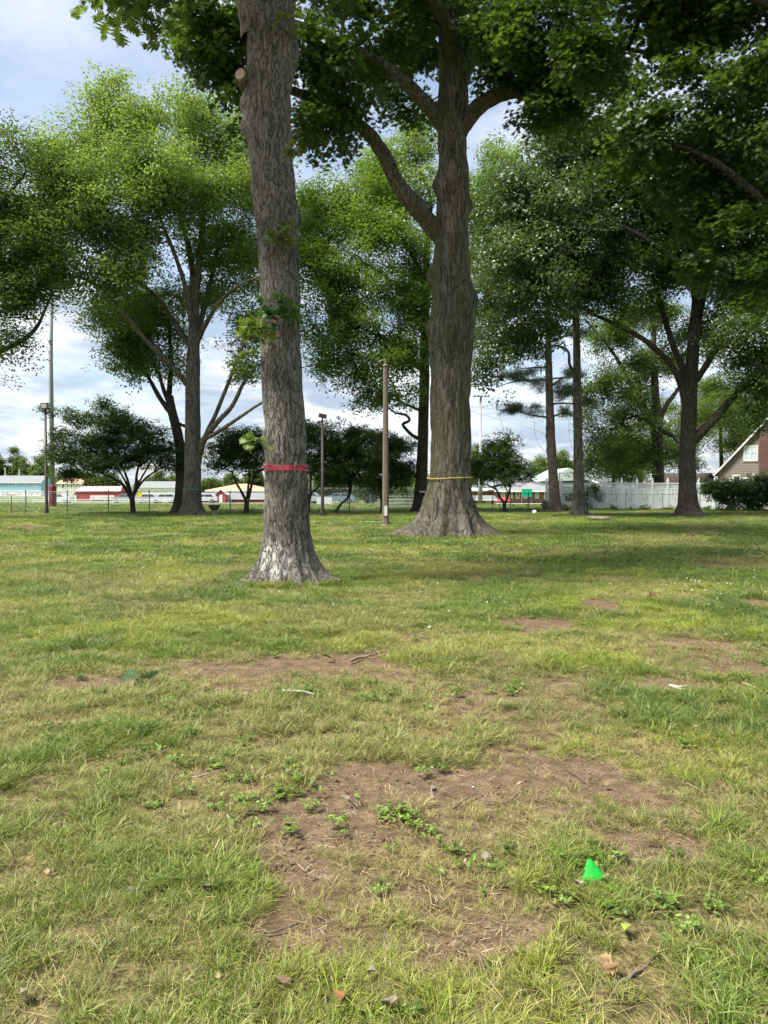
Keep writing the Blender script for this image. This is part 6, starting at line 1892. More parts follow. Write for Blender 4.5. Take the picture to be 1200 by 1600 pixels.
post_lamp('tall dark post lamp with box head beside the dark small tree', 73, 806, 42.5, 644, 'box')
post_lamp('dark post lamp with flat angled head just right of the pale oak', 504, 810, 39.5, 657, 'flat')

Yp = 28.8
x = float(W(602.5, 825, Yp)[0]); zg = float(ground_z(x, Yp)); H = z_of(572, Yp) - zg
lp = thing('lamp_pole', 'brown fluted lamp pole with small bracket, left of the mossy oak', 'lamp post', (x, Yp, zg))
prof = []
pts, n = [], 16
mb = MB()
zs_ = np.linspace(0, H, 24)
for z in zs_:
    rad = 0.155 - 0.05 * z / H + 0.045 * math.exp(-z / .18)
    for k in range(n):
        a = 6.2832 * k / n
        rr = rad * (1 if k % 2 else 0.92)
        pts.append((rr * math.cos(a) * .9, rr * math.sin(a) * .9, z))
f = [(i * n + k, i * n + (k + 1) % n, (i + 1) * n + (k + 1) % n, (i + 1) * n + k) for i in range(23) for k in range(n)]
mb.raw(pts, f + [tuple(range(23 * n, 24 * n))])
mb.build('pole', BROWNP, lp)
MB().lathe([(.215, -.05), (.215, .05), (.20, .09), (.17, .12)], 16).build('base_plate', BROWNP, lp)
cp_ = MB().lathe([(.115, H - .02), (.12, H + .02), (.10, H + .05), (.05, H + .07), (.05, H + .22)], 14).build('cap', BROWNP, lp)
MB().tube([(.02, 0, H + .21), (-.10, 0, H + .21), (-.22, 0, H + .18), (-.30, 0, H + .14)], [.035, .035, .03, .02], 8).build('bracket', BROWNP, lp)
MB().box(-.05, .06, -.165, -.15, 0.45, 0.82).build('label_plate', plain('label_white', (.6, .58, .52), .5, .15, 9), lp)

# tall field light pole at the left, maroon padding at its foot
Yl = 58.0
x = float(W(82.5, 797, Yl)[0]); zg = float(ground_z(x, Yl)); H = z_of(330, Yl) - zg
fp = thing('field_light_pole', 'tall grey field light pole with maroon padding at its foot', 'light pole', (x, Yl, zg))
GALV = plain('pole_galvanised', (0.27, 0.28, 0.29), 0.6, 0.1, 3, metallic=0.0, stretch=(2, 2, .3))
MB().tube([(0, 0, -.1), (0, 0, H * .5), (0.24, 0, H)], [.18, .155, .11], 16).build('pole', GALV, fp, True)
MB().lathe([(.265, -.02), (.27, .05), (.27, 1.62), (.255, 1.68), (.2, 1.69)], 20).build('padding', plain('maroon_padding', (0.13, 0.018, 0.028), 0.5, 0.12, 3), fp, True)
for k, zz_ in enumerate((H - .3, H - 1.3)):
    cr = MB().box(-1.5 + .24, 1.5 + .24, -.06, .06, zz_, zz_ + .12).build('crossarm', GALV, fp)
    for j in range(4):
        u = -1.2 + .24 + .8 * j
        M = Matrix.Translation((u, -.2, zz_ - .15)) @ Matrix.Rotation(R(35), 4, 'X')
        MB().lathe([(.06, .25), (.16, .18), (.26, 0), (.27, -.03)], 12, M).build('floodlight', METAL, cr)


def light_tower(label, px, base_py, top_py, Y, arm_m, arm_px, n, w=.2):
    x = float(W(px, base_py, Y)[0]); zg = float(ground_z(x, Y)); H = z_of(top_py, Y) - zg
    r = thing('field_light_tower', label, 'light tower', (x, Y, zg))
    MB().tube([(0, 0, -.1), (0, 0, H * .48), (0, 0, H * .481), (0, 0, H)], [w, w, w * .62, w * .5], 12).build('pole', GALV, r, True)
    a0, a1 = arm_px
    for q_, zz_ in enumerate((H,)):
        cr = MB().box(px_x(a0, Y) - x, px_x(a1, Y) - x, -.04, .04, zz_ - .10, zz_ - .02).build('crossarm', METAL, r)
        for j in range(n):
            u = (px_x(a0, Y) - x) + (px_x(a1, Y) - px_x(a0, Y)) * (j + .5) / n
            M = Matrix.Translation((u, -.2, zz_ - .2)) @ Matrix.Rotation(R(40), 4, 'X')
            MB().lathe([(.05, .2), (.14, .15), (.20, 0), (.21, -.03)], 10, M).build('floodlight', METAL, cr)
    return r


light_tower('pale field light tower between the mossy oak and the pine', 750.5, 792, 616, 84, 1, (737, 764), 5, .24)
light_tower('far light tower at the left edge, only its lamps in view', -22, 786, 600, 112, 1, (-60, 15), 6, .25)
light_tower('pale light tower standing left of the broad oak trunk', 279, 788, 700, 120, 1, (270, 288), 3, .30)

# loose stay cables of the ball field netting
CABL = plain('steel_cable', (0.24, 0.26, 0.29), 0.5, 0.1, 2)
for lab, pts in (('upper stay cable running from the light tower towards the pine', [(720, 634, 84), (780, 640, 83), (860, 655, 82), (905, 655, 82)]),
                 ('sloping stay cable running down from the light tower to the pine', [(720, 637, 84), (780, 655, 82), (834, 671, 80), (862, 682, 80)]),
                 ('loose hanging cable just left of the pine trunk', [(834, 650, 80), (836, 676, 80), (842, 695, 80), (855, 706, 80), (866, 700, 80)]),
                 ('short drop cable halfway along the upper stay cable', [(778, 639.5, 83), (782, 655, 83), (788, 676, 83), (800, 700, 83)]),
                 ('curling cable end between the pine and the slender trunk', [(888, 655, 82), (889, 680, 82), (893, 697, 82), (900, 706, 82)])):
    o = MB().tube(resample([W(*p) for p in pts], .6), .026, 5).build('stay_cable', CABL)
    tag(o, lab, 'cable')
# ------------------------------------------------------------------ tapes and ropes on the trunks
def ring_on(px, py, Y, ra, wob=0.012, n=72, tilt=0.0, seed=0):
    c = W(px, py, Y)
    rng = np.random.default_rng(seed)
    ph = rng.random(4) * 6.28
    return [(c[0] + (ra + wob * math.sin(3 * a + ph[0])) * math.cos(a), c[1] + (ra + wob * math.sin(2 * a + ph[1])) * math.sin(a), c[2] + tilt * math.cos(a + ph[2]) + 0.012 * math.sin(2 * a + ph[3])) for a in np.linspace(0, 2 * math.pi, n)]


def strip(pts, w, thick=0.003, tw=0.0):
    """Flat tape following a ring of points, standing on edge."""
    mb = MB()
    P = np.array(pts)
    c = P.mean(0)
    V, f = [], []
    for i, p in enumerate(P):
        out = p - c; out[2] = 0; out /= np.linalg.norm(out)
        w_ = w * (0.55 + 0.45 * math.sin(i * 0.55 + tw)) if tw else w
        V += [tuple(p + np.array([0, 0, -w_ / 2])), tuple(p + np.array([0, 0, w_ / 2])), tuple(p + out * thick + np.array([0, 0, w_ / 2])), tuple(p + out * thick + np.array([0, 0, -w_ / 2]))]
    for i in range(len(P) - 1):
        a, b = i * 4, (i + 1) * 4
        f += [(a + k, a + (k + 1) % 4, b + (k + 1) % 4, b + k) for k in range(4)]
    return mb.raw(V, f)


REDT = plain('red_tape', (0.56, 0.040, 0.065), 0.4, 0.18, 12)
rt = thing('marking_tape', 'red plastic tape wound in several turns round the pale oak trunk', 'tape', tuple(W(447, 730, Y1)))
org = np.array(W(447, 730, Y1))
for k, (py, w, tl, tw) in enumerate(((727.0, .010, .010, 0.0), (729.2, .022, -.008, 1.0), (731.3, .024, .010, 2.0), (734.5, .014, -.012, 0.0), (730.5, .008, .03, 0.0))):
    strip(np.array(ring_on(447, py, Y1, 0.346 + .003 * k, .006, 90, tl, 5 + k)) - org, w, .003, tw).build('tape_turn', REDT, rt)
o = MB().tube(np.array(ring_on(703, 746, Y2, .690, .01, 96, .035, 3)), .015, 6).build('rope', plain('yellow_rope', (0.55, 0.42, 0.06), .6, .15, 20))
tag(o, 'thin yellow rope tied round the mossy oak', 'rope')
c6 = strip(ring_on(660, 768, Y6, .40, .005, 48, .01, 4), .10, .01).build('band', plain('pale_tape', (.55, .55, .54), .5, .1, 5))
tag(c6, 'pale band round the dark oak behind the mossy one', 'band')
c4 = strip(ring_on(301, 765, Y4, .525, .005, 48, .01, 6), .05, .01).build('band', plain('blue_tape', (.10, .20, .23), .5, .1, 5))
tag(c4, 'faint blue tape round the broad oak at the left', 'tape')

# ------------------------------------------------------------------ barbecue grill
Yq = 41.0
x = float(W(335, 806, Yq)[0]); zg = float(ground_z(x, Yq))
gr = thing('barbecue_grill', 'charcoal grill with tapered basket on splayed legs beside the broad oak', 'grill', (x, Yq, zg))
DM = plain('rusty_black_iron', (0.05, 0.045, 0.04), 0.7, 0.4, 14)
mb = MB()
zt, zb, wt, wb = .56, .27, .31, .13
ringT = [(-wt, -.22, zt), (wt, -.22, zt), (wt, .22, zt), (-wt, .22, zt)]
ringB = [(-wb, -.1, zb), (wb, -.1, zb), (wb, .1, zb), (-wb, .1, zb)]
inT = [(x_ * .93, y_ * .93, z_) for x_, y_, z_ in ringT]; inB = [(x_ * .9, y_ * .9, z_ + .02) for x_, y_, z_ in ringB]
mb.raw(ringT + ringB + inT + inB, [(0, 4, 5, 1), (1, 5, 6, 2), (2, 6, 7, 3), (3, 7, 4, 0), (4, 7, 6, 5), (0, 1, 9, 8), (1, 2, 10, 9), (2, 3, 11, 10), (3, 0, 8, 11), (8, 9, 13, 12), (9, 10, 14, 13), (10, 11, 15, 14), (11, 8, 12, 15), (12, 13, 14, 15)])
mb.build('fire_basket', DM, gr)
for k in range(7):
    a = -wt + .04 + (2 * wt - .08) * k / 6
    MB().tube([(a, -.21, zt + .012), (a, .21, zt + .012)], .008, 5).build('grate_bar', METAL, gr)
MB().tube([(0, 0, .1), (0, 0, zb + .02)], .035, 8).build('post', METAL, gr)
for a in (0.5, 2.6, 4.7):
    MB().tube([(0, 0, .22), (.1 * math.cos(a), .1 * math.sin(a), .16), (.22 * math.cos(a), .18 * math.sin(a), -.02)], .016, 6).build('leg', METAL, gr)

# ------------------------------------------------------------------ small things by the fences
o = MB().box(-.55, .55, -.11, .11, -.02, .045, c=.006).build('board', plain('white_board', (.75, .75, .72), .5, .08, 6))
g_ = G(590, 816.5); o.location = g_; o.rotation_euler = (0, .01, .06)
tag(o, 'short white board lying flat beside the brown lamp pole', 'board')
# log
g_ = G(936, 813); ang = R(-22)
lg = thing('log', 'pale sawn log lying on the grass before the white fence', 'log', (g_[0], g_[1], g_[2] + .045), ang)
q = np.array([(-.5, 0, .10), (-.25, .015, .105), (0, 0, .10), (.25, -.012, .095), (.48, 0, .09)])
mb = MB().tube(q, [.092, .10, .098, .095, .09], 14)
mb.tube([(-.28, -.02, .06), (-.30, -.16, .02)], [.035, .03], 8)
mb.build('log_body', bark_mat('bark_log', (0.44, 0.38, 0.29), (.16, .13, .10), 16, .3), lg, True)
for s, xx in ((-1, -.502), (1, .482)):
    MB().lathe([(.075, -.004), (.078, .004)], 14, Matrix.Translation((xx, 0, .10 if s < 0 else .09)) @ Matrix.Rotation(R(90), 4, 'Y')).build('end_grain', plain('end_grain', (.22, .16, .11) if s < 0 else (.10, .075, .055), .8, .3, 20), lg)
# ball
bm = bmesh.new(); bmesh.ops.create_icosphere(bm, subdivisions=3, radius=.13)
me = bpy.data.meshes.new('ball'); bm.to_mesh(me); bm.free()
for p in me.polygons: p.use_smooth = True
me.materials.append(plain('white_ball', (.7, .7, .67), .5, .15, 4))
g_ = G(835, 803.5); o = add('ball', me); o.location = (g_[0], g_[1], g_[2] + .12)
tag(o, 'white ball on the grass at the foot of the chain link fence', 'ball')
# green bin
xb = float(W(851.5, 800, 50.2)[0])
gb = thing('litter_bin', 'dark green barrel bin behind the fence, left of the pine trunk', 'bin', (xb, 50.2, float(ground_z(xb, 50.2))))
GRN = plain('green_bin_paint', (.02, .10, .06), .5, .15, 4)
MB().lathe([(.19, 0), (.20, .03), (.205, .25), (.20, .5), (.195, .52)], 18).build('barrel', GRN, gb, True)
MB().lathe([(.205, .52), (.21, .55), (.17, .62), (.08, .66), (.0, .67)], 18).build('lid', GRN, gb, True)
# green wind screen
Yn = 66.0
xg0, xg1 = px_x(815.5, Yn), px_x(831.5, Yn); zn0, zn1 = z_of(776, Yn), z_of(764, Yn)
gs = thing('scoreboard_screen', 'bright teal green screen held up on two posts behind the fence', 'screen', (.5 * (xg0 + xg1), Yn, float(ground_z(xg0, Yn))))
zgn = gs.location.z
hwid = .5 * (xg1 - xg0)
MB().box(-hwid, hwid, -.05, .05, zn0 - zgn, zn1 - zgn).build('panel', plain('teal_panel', (.0, .42, .24), .5, .05, 3), gs)
for s in (-1, 1):
    MB().tube([(s * hwid * .97, .09, -.05), (s * hwid * .97, .09, zn1 - zgn)], .04, 8).build('post', POSTG, gs)
# red canopy tent
Yt = 92.0
xt = px_x(787.5, Yt); zgt = float(ground_z(xt, Yt))
tt_ = thing('canopy_tent', 'small red canopy tent behind the small rounded tree', 'tent', (xt, Yt, zgt))
zt0 = z_of(782, Yt) - zgt; zt1 = z_of(776, Yt) - zgt
MB().raw([(-.75, -.75, zt0), (.75, -.75, zt0), (.75, .75, zt0), (-.75, .75, zt0), (0, 0, zt1), (-.75, -.75, zt0 - .12), (.75, -.75, zt0 - .12), (.75, .75, zt0 - .12), (-.75, .75, zt0 - .12)],
         [(0, 1, 4), (1, 2, 4), (2, 3, 4), (3, 0, 4), (0, 5, 6, 1), (1, 6, 7, 2), (2, 7, 8, 3), (3, 8, 5, 0)]).build('canopy', plain('red_canvas', (.50, .05, .07), .7, .1, 2), tt_)
for a in (-1, 1):
    for b in (-1, 1):
        MB().tube([(a * .7, b * .7, -.05), (a * .7, b * .7, zt0)], .03, 6).build('leg', WHITE, tt_)
# players' bench
bx = px_x(813, 58)
bn2 = thing('bench', 'long white plank bench behind the fence near the pine', 'bench', (bx, 58, float(ground_z(bx, 58))))
MB().box(-1.75, 1.75, -.14, .14, .32, .37).build('seat', WHITE, bn2)
for k in range(4):
    MB().box(-1.6 + 1.05 * k, -1.54 + 1.05 * k, -.12, .12, -.03, .32).build('leg', METAL_DARK, bn2)
# notice board
Yb_ = 72.0
xn = px_x(506.5, Yb_); zgb = float(ground_z(xn, Yb_))
nb = thing('notice_board', 'white two panel notice board on legs behind the dark post lamp', 'notice board', (xn, Yb_, zgb))
hb2 = .5 * (px_x(518.5, Yb_) - px_x(494.5, Yb_)); za, zc_ = z_of(789, Yb_) - zgb, z_of(776, Yb_) - zgb
MB().box(-hb2, -.02, -.04, .04, za, zc_).build('panel', VINYL, nb); MB().box(.02, hb2, -.04, .04, za, zc_).build('panel', VINYL, nb)
for u in (-hb2 + .1, hb2 - .1):
    MB().box(u - .04, u + .04, .045, .11, -.05, zc_).build('post', METAL, nb)
MB().box(-hb2, hb2, -.055, .055, zc_ + .003, zc_ + .05).build('top_rail', METAL, nb)
# short standpipe with a crossbar
xq = float(W(18, 806, 42.0)[0])
sp = thing('standpipe', 'thin rusty standpipe with a crossbar at the left edge', 'pipe', (xq, 42.0, float(ground_z(xq, 42.0))))
RST = plain('rusty_pipe', (.16, .06, .05), .7, .3, 9)
MB().tube([(0, 0, -.1), (0, 0, 1.12)], .022, 8).build('pipe', RST, sp)
MB().tube([(-.22, 0, 1.10), (.22, 0, 1.10)], .02, 8).build('crossbar', RST, sp)
# yellow sign
ys = px_x(218, 122); zgs = float(ground_z(ys, 122))
sg = thing('warning_sign', 'square yellow warning sign beyond the field, right of the red shed', 'sign', (ys, 122, zgs))
MB().tube([(0, 0, -.05), (0, 0, z_of(768, 122) - zgs)], .04, 6).build('post', METAL, sg)
MB().box(-.38, .38, -.06, -.045, z_of(776.5, 122) - zgs, z_of(768, 122) - zgs).build('plate', plain('sign_yellow', (.55, .46, .02), .5, .05, 3), sg)
# white rail along the far side of the field
wr = thing('rail_fence', 'low white rail running along the far side of the field', 'fence', (px_x(190, 103), 103, 0))
zr_ = float(ground_z(0, 103))
for zz_ in (.28, .52):
    MB().box(-12.0, 9.5, -.03, .03, zr_ + zz_, zr_ + zz_ + .09).build('rail', WHITE, wr)
pm = MB().box(-.05, .05, -.04, .04, -.1, .66).mesh('post', WHITE)
for k in range(12):
    add('post', pm, wr, (-11.9 + 1.93 * k, .085, zr_))


# ------------------------------------------------------------------ parked cars
TYRE = plain('tyre', (.02, .02, .02), .8, .1, 5)


def car_proto(paint):
    """Side-on estate car, length along X."""
    r = bpy.data.objects.new('parked_car', None); COL.objects.link(r)
    pr = [(-2.1, .35), (-2.15, .75), (-2.05, .95), (-1.2, 1.0), (-.75, 1.42), (1.35, 1.45), (1.95, 1.0), (2.12, .85), (2.12, .35)]
    def ext(p, w, ins=0):
        n = len(p); v = [(x_, -w, z_) for x_, z_ in p] + [(x_, w, z_) for x_, z_ in p]
        return v, [tuple(range(n - 1, -1, -1)), tuple(range(n, 2 * n))] + [(i, (i + 1) % n, n + (i + 1) % n, n + i) for i in range(n)]
    v, f = ext(pr, .85)
    MB().raw(v, f).build('body', paint, r)
    for x0_, x1_, xa, xb in ((-1.05, .1, -.68, .1), (.18, 1.55, .18, 1.25)):
        for s in (-1, 1):
            MB().raw([(x0_, s * .856, 1.02), (x1_, s * .856, 1.02), (xb, s * .856, 1.38), (xa, s * .856, 1.38)], [(0, 1, 2, 3)]).build('window', GLASS, r)
    for xx in (-1.35, 1.35):
        for s in (-1, 1):
            w = MB().lathe([(.32, -.1), (.33, 0), (.32, .1)], 16, Matrix.Translation((xx, s * .80, .32)) @ Matrix.Rotation(R(90), 4, 'X')).build('wheel', TYRE, r)
            MB().lathe([(.19, -.112), (.17, .112)], 12, Matrix.Translation((xx, s * .80, .32)) @ Matrix.Rotation(R(90), 4, 'X')).build('hub', METAL, w)
    MB().box(-2.17, -2.1, -.7, .7, .62, .74).build('headlight', WHITE, r)
    return r


cw = car_proto(plain('car_white', (.62, .63, .65), .25, .03, 1, spec=.6))
cbl = car_proto(plain('car_blue', (.16, .26, .36), .25, .03, 1, spec=.6))
cgr = car_proto(plain('car_silver', (.36, .38, .40), .25, .03, 1, spec=.6))
used = set()
for src, px, Y, rz, lab in ((cw, 258, 124, .1, 'white car parked by the white house, left of the broad oak'), (cgr, 236, 128, 3.0, 'silver car parked left of the white car, beyond the field'), (cw, 280, 127, 3.2, 'white car half hidden by the broad oak trunk'),
                            (cgr, 196, 130, .05, 'silver car parked just right of the red shed'), (cbl, 530, 104, .08, 'blue car parked beyond the field right of the notice board'), (cgr, 484, 100, 3.1, 'silver car beside the pale oak, left of the notice board'), (cw, 319, 126, .1, 'white car in front of the low red house'),
                            (cw, 92, 128, 3.1, 'white car parked behind the maroon padded pole')):
    o = src if src not in used else copy_tree(src)
    used.add(src)
    xx = px_x(px, Y)
    o.location = (xx, Y, float(ground_z(xx, Y)) + .03); o.rotation_euler = (0, 0, rz)
    tag(o, lab, 'car', 'cars parked beyond the field')

ASPH = plain('asphalt', (.17, .17, .175), .9, .15, .6)
V = []
xs_ = np.linspace(-60, 2, 30); ysr = np.linspace(112, 136, 10)
V = [(x_, y_, float(ground_z(x_, y_)) + .012) for x_ in xs_ for y_ in ysr]
f = [(i * 10 + j, (i + 1) * 10 + j, (i + 1) * 10 + j + 1, i * 10 + j + 1) for i in range(29) for j in range(9)]
o = add('road', new_mesh('road', V, f, ASPH)); o['kind'] = 'structure'
tag(o, 'grey asphalt car park beyond the field', 'road', kind='structure')

# ------------------------------------------------------------------ hedge and bushes on the right fence
def shrub(name, label, cat, px, Y, lobes, protos, col, col2, seed, dens=2.0, per=5, scl=(.7, 1.1), jit=.2):
    x_ = px_x(px, Y)
    t = Tree(name, label, (x_, Y, float(ground_z(x_, Y))), BARK_DARK, seed)
    t.root['category'] = cat
    t.P = []; t.par = []; t.use = []
    zb = float(ground_z(x_, Y))
    mb = MB()
    for (lx_, ly_, lY, *_r) in lobes:
        tip_ = W(lx_, ly_, lY)
        q = resample([np.array([tip_[0] * .7 + x_ * .3, lY, zb - .05]), np.array([tip_[0] * .85 + x_ * .15, lY, .5 * (zb + tip_[2])]), tip_], .25)
        mb.tube(q - t.origin, np.linspace(.02, .008, len(q)), 5)
        b = len(t.P)
        for i, p in enumerate(q):
            t.P.append(p); t.par.append(b + i - 1 if i else -1); t.use.append(i > len(q) * .4)
    mb.build('stems', BARK_DARK, t.root)
    t.crown(lobes, protos, col, col2=col2, dens=dens, per=per, jit=jit, scl=scl, sub=False, tip=.004, leaf_name='foliage')
    return t


shrub('vine_hedge', 'thick dark vine hedge smothering the fence below the tan house', 'hedge', 1160, 47.6,
      [(1108, 762, 47.6, .5, .4, .3), (1128, 764, 47.4, .8, .5, .5), (1155, 762, 47.2, 1.0, .6, .55), (1180, 760, 47, 1.0, .6, .6), (1205, 760, 46.8, 1.0, .6, .65), (1140, 780, 47.3, .7, .4, .4), (1170, 778, 47, .9, .4, .4), (1195, 775, 46.8, .9, .4, .4), (1120, 775, 47.4, .35, .3, .3), (1230, 765, 46.6, 1, .6, .7), (1150, 793, 47, .6, .3, .15), (1185, 790, 47, .5, .3, .2)],
      SPRAY_SMALL, (.024, .046, .014), (.046, .074, .020), 301, dens=9, scl=(.9, 1.3))
shrub('climbing_shrub', 'leafy climber on the white fence just right of the slender trunk', 'shrub', 918, 50.0, [(918, 768, 50, .5, .3, .3), (930, 768, 50, .3, .3, .25), (915, 785, 50, .35, .3, .5), (893, 778, 50, .3, .3, .4), (936, 775, 50.1, .2, .2, .3), (925, 760, 50, .3, .3, .2)], SPRAY_SMALL, (.050, .082, .026), (.09, .13, .035), 302, dens=3.5)
shrub('bush', 'low yellowish bush at the foot of the pine', 'bush', 884, 47.8, [(882, 792, 47.8, .35, .3, .25), (890, 795, 47.8, .3, .3, .2)], SPRAY_SMALL, (.11, .135, .025), (.17, .18, .035), 303, dens=5.0)
for k, (px, h_) in enumerate(((955, .35), (985, .28), (1005, .4), (1035, .35), (1052, .3), (1122, .3), (1100, .25))):
    shrub('weed_plant', ['low weed clump at the fence right of the log', 'second weed clump at the fence, right of the log', 'weed clump below the lattice fence left of the forked tree', 'weed clump at the fence below the forked tree', 'weed clump at the fence just left of the stout oak', 'weed clump under the left end of the vine hedge', 'weed clump at the fence just right of the stout oak'][k], 'weed', px, 48.6,
          [(px, 797, 48.6, .3, .2, h_ * .4), (px + 8, 796, 48.6, .25, .2, h_ * .5)], SPRAY_SMALL, (.035, .062, .018), (.06, .09, .024), 310 + k, dens=3.0, scl=(.5, .8), jit=.12)

# ------------------------------------------------------------------ litter and leaves on the lawn
GREENP = leaf_solid('green_plastic', (.015, .46, .045), .4, .3, .2, 40)
g_ = G(927, 1386)
# torn piece of a bright green plastic cone: curved triangular shell
V, f = [], []
n = 9
for i in range(n):
    u = i / (n - 1)
    for j in range(7):
        v = j / 6 * 2 - 1
        w_ = (0.047 * (1 - u) ** 0.8) * (1 + .06 * math.sin(9 * u))
        a = v * 1.15
        V.append((w_ * math.sin(a) / math.sin(1.15) - .010 * u, -w_ * .55 * (math.cos(a) - .4) + .03 * u, .078 * u ** .92 + .014 * v * (1 - u) + .004 * math.sin(7 * v) * (1 - u)))
f = [(i * 7 + j, i * 7 + j + 1, (i + 1) * 7 + j + 1, (i + 1) * 7 + j) for i in range(n - 1) for j in range(6)]
me = new_mesh('plastic_scrap', V, f, GREENP, True)
o = add('plastic_scrap', me); o.location = (g_[0], g_[1], g_[2] + .01)
md = o.modifiers.new('thick', 'SOLIDIFY'); md.thickness = .0025
tag(o, 'bright green torn plastic scrap standing in the near grass', 'litter')


def ground_leaf(name, label, px, py, L, w, col, rz, tilt, roll, lift=.03, half=LOBED, bend=0.0, group=None, trans=.3):
    v, fc = leaf_shape(half, L, w)
    v = v.copy(); v[:, 0] -= L / 2
    v[:, 2] += bend * (v[:, 0] / L) ** 2 * L * 2
    o = add(name, new_mesh(name, v, fc, leaf_solid('leaf_' + label[:24], col, .75, trans, .3, 30)))
    g = G(px, py)
    o.location = (g[0], g[1], g[2] + lift); o.rotation_euler = (roll, tilt, rz)
    md = o.modifiers.new('thick', 'SOLIDIFY'); md.thickness = .0012
    tag(o, label, 'leaf', group)
    return o


lf = thing('fallen_leaf', 'large folded dark green lobed leaf lying on the bare soil at the left', 'leaf', G(216, 1074))
for k, (dx, rz, tilt, roll, sz, cm) in enumerate(((-.055, 2.6, -.2, -.35, .125, (.045, .095, .018)), (.045, .3, -.2, -.5, .14, (.080, .170, .055)), (0.01, -1.2, .2, -.5, .08, (.06, .13, .04)))):
    v, fc = leaf_shape(LOBED_ROUND, sz, sz * .95)
    v = v.copy(); v[:, 2] += 4.0 * (v[:, 0] - sz * .45) ** 2 - 2.5 * v[:, 1] ** 2
    o = add('leaf_blade', new_mesh('leaf_blade', v, fc, leaf_solid('fallen_leaf_%d' % k, tuple(.75 * q for q in cm), .7, .25, .2, 20)), lf)
    o.location = (dx * .3, 0, .05); o.rotation_euler = (roll, tilt, rz)
ground_leaf('fallen_leaf', 'small yellow green leaf lying on bare soil in the middle of the lawn', 512, 1034, .11, .075, (.21, .30, .05), -.35, .15, -.5, .045, OVAL)
for lab, px, py, L, col, rz, roll in (('tan dry leaf in the near grass at the lower right', 955, 1528, .055, (.30, .19, .09), 2.9, -.6), ('upright pale dry leaf leaning on the tan one at the lower right', 952, 1516, .05, (.34, .24, .11), 2.2, -.9), ('orange brown dry leaf at the bottom edge', 536, 1574, .055, (.28, .14, .055), 2.4, -.5), ('pale dry leaf at the bottom edge, right of the orange one', 612, 1588, .06, (.30, .25, .17), .9, -.7),
                                      ('brown curled leaf at the bottom edge, left of the orange one', 442, 1556, .048, (.24, .15, .10), .2, -.4), ('pale grey dry leaf at the left edge of the bare soil', 326, 1406, .045, (.27, .23, .19), 1.1, -.8), ('small pale leaf left of the bare soil by the twigs', 540, 1260, .05, (.38, .30, .22), .4, -.3),
                                      ('small white curled leaf beside the weeds', 583, 1535, .045, (.36, .33, .27), 1.3, -.7), ('dry leaf scrap right of the green plastic', 905, 1398, .04, (.44, .33, .24), .6, -.4), ('pale leaf scrap at the lower left corner', 40, 1578, .05, (.30, .25, .15), 2.1, -.6), ('thin yellow leaf upright beside the dry leaves', 985, 1472, .07, (.34, .42, .06), 1.5, -1.1)):
    ground_leaf('dry_leaf', lab, px, py, L, L * .55, col, rz, .2, roll, .028, LOBED_ROUND if len(lab) % 2 else OVAL, .9)
o = ground_leaf('dry_leaf', 'peach coloured dry oak leaf standing in the grass at the right', 1018, 938, .15, .13, (.62, .36, .20), .3, -.5, -1.0, .05, LOBED, .4)
ground_leaf('dry_leaf', 'pale dry leaf far out on the lawn below the stout oak', 1081, 841, .34, .22, (.50, .40, .30), .1, -.2, -.7, .06, LOBED, .4)


def twig(label, pts, r0, r1, col, forks=(), seed=0, lift=.012, name='twig'):
    P = []
    for (px, py) in pts:
        g = G(px, py)
        P.append((g[0], g[1], g[2] + lift))
    q = resample(P, .03)
    rng = np.random.default_rng(seed)
    q[1:-1] += rng.normal(size=(len(q) - 2, 3)) * r0 * .35
    mb = MB().tube(q, np.linspace(r0, r1, len(q)), 7)
    for fk in forks:
        Pf = [(lambda g: (g[0], g[1], g[2] + lift))(G(*p)) for p in fk]
        qf = resample(Pf, .03) if len(Pf) > 1 else Pf
        mb.tube(qf, np.linspace(r1 * 1.2, r1 * .5, len(qf)), 5)
    o = mb.build(name, plain('twig_%d_%d_%d' % tuple(int(c * 100) for c in col), col, .85, .25, 40, bump=.3), None, True)
    tag(o, label, 'twig')
    return o


BRW, GRY, PAL = (.13, .095, .075), (.26, .22, .19), (.52, .45, .36)
twig('thick grey brown twig lying across the bare soil', [(707, 1268), (720, 1260), (742, 1246)], .0055, .004, BRW, seed=1)
twig('long bent brown twig at the right of the bare soil', [(752, 1256), (772, 1259), (787, 1262), (802, 1254), (818, 1240)], .005, .0035, BRW, seed=2)
twig('thin forked twig in the middle of the bare soil', [(684, 1241), (696, 1243), (714, 1248)], .0035, .002, BRW, [[(690, 1241), (702, 1238), (718, 1234)]], seed=3)
twig('short pale twig beside the pebble on the bare soil', [(676, 1236), (673, 1246), (681, 1252)], .0035, .002, GRY, seed=4)
twig('dark arched twig at the left of the bare soil', [(654, 1268), (664, 1263), (680, 1262)], .0045, .003, BRW, seed=5)
twig('dark twig in the lower bare soil near the weeds', [(412, 1466), (440, 1462), (468, 1450)], .0045, .003, (.10, .075, .06), seed=6)
twig('second dark twig below it among the weeds', [(410, 1492), (430, 1486), (455, 1489)], .003, .002, (.10, .075, .06), seed=7)
twig('grey stick half buried in grass at the lower right', [(958, 1542), (990, 1528), (1015, 1510), (1032, 1488)], .0065, .004, (.13, .11, .09), seed=8, lift=.008)
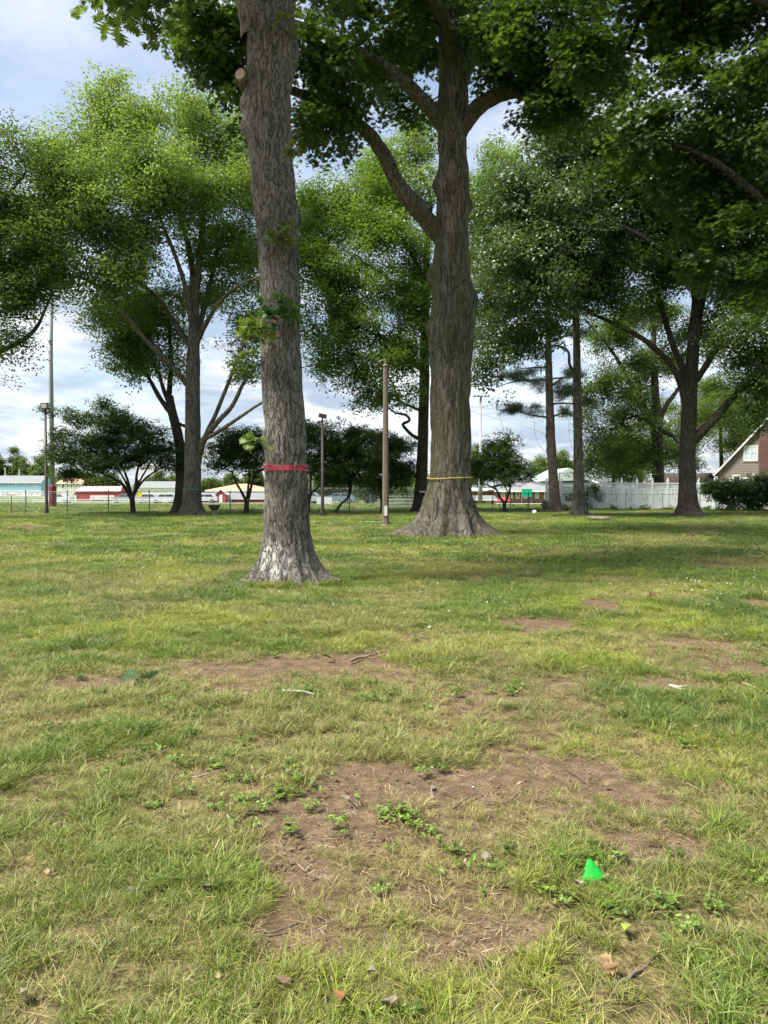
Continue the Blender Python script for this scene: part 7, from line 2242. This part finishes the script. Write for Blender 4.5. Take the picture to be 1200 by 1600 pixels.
twig('straight pale grey stick on the lawn below the bare strip', [(441, 1084), (465, 1086), (491, 1090)], .010, .007, (.34, .30, .25), seed=9, lift=.03)
twig('dark root like branch at the end of the bare strip', [(548, 1036), (562, 1031), (580, 1027), (600, 1022)], .014, .007, (.17, .125, .09), seed=10, lift=.02)
twig('pale bark strip on the lawn at the right', [(1045, 1077), (1060, 1079), (1077, 1077)], .010, .004, PAL, [[(1050, 1078), (1062, 1082), (1074, 1082)]], seed=11, lift=.03)
twig('short dark twig at the left edge of the bare soil', [(538, 1246), (548, 1254), (556, 1262)], .004, .003, BRW, seed=12)
twig('thin twig at the upper right of the bare soil', [(885, 1206), (900, 1215), (915, 1228)], .004, .0025, BRW, seed=13)
twig('pale twig lying on the thin grass at the left', [(300, 1218), (325, 1214), (345, 1206)], .005, .003, GRY, seed=14)
twig('pale stick at the right edge of the lawn', [(1160, 1072), (1180, 1080), (1200, 1090)], .009, .006, (.36, .27, .20), seed=15, lift=.02)
twig('low grey twig crossing the right bare soil', [(955, 1345), (985, 1350), (1015, 1352)], .004, .002, GRY, seed=16)


def pebble(label, px, py, r, col, seed, squash=.55):
    bm = bmesh.new(); bmesh.ops.create_icosphere(bm, subdivisions=3, radius=r)
    for v in bm.verts:
        n_ = float(fbm(v.co.x / r * 1.3 + seed, v.co.y / r * 1.3, v.co.z / r * 1.3, seed, 3)) - .5
        v.co *= 1 + .6 * n_
        v.co.z *= squash
    me = bpy.data.meshes.new('pebble'); bm.to_mesh(me); bm.free()
    for p in me.polygons: p.use_smooth = True
    me.materials.append(plain('pebble_%d' % seed, col, .85, .2, 60, bump=.3))
    g = G(px, py); o = add('pebble', me); o.location = (g[0], g[1], g[2] + r * .15)
    tag(o, label, 'pebble')


pebble('grey pebble on the bare soil beside the pale twig', 677, 1233, .016, (.16, .14, .12), 1)
pebble('rounded pale stone among the weeds below the bare soil', 760, 1342, .024, (.20, .18, .155), 2)
pebble('small white pebble on the bare soil', 739, 1233, .006, (.6, .57, .52), 3)
pebble('grey stone in the grass left of the bare soil', 205, 1395, .014, (.30, .27, .24), 4)
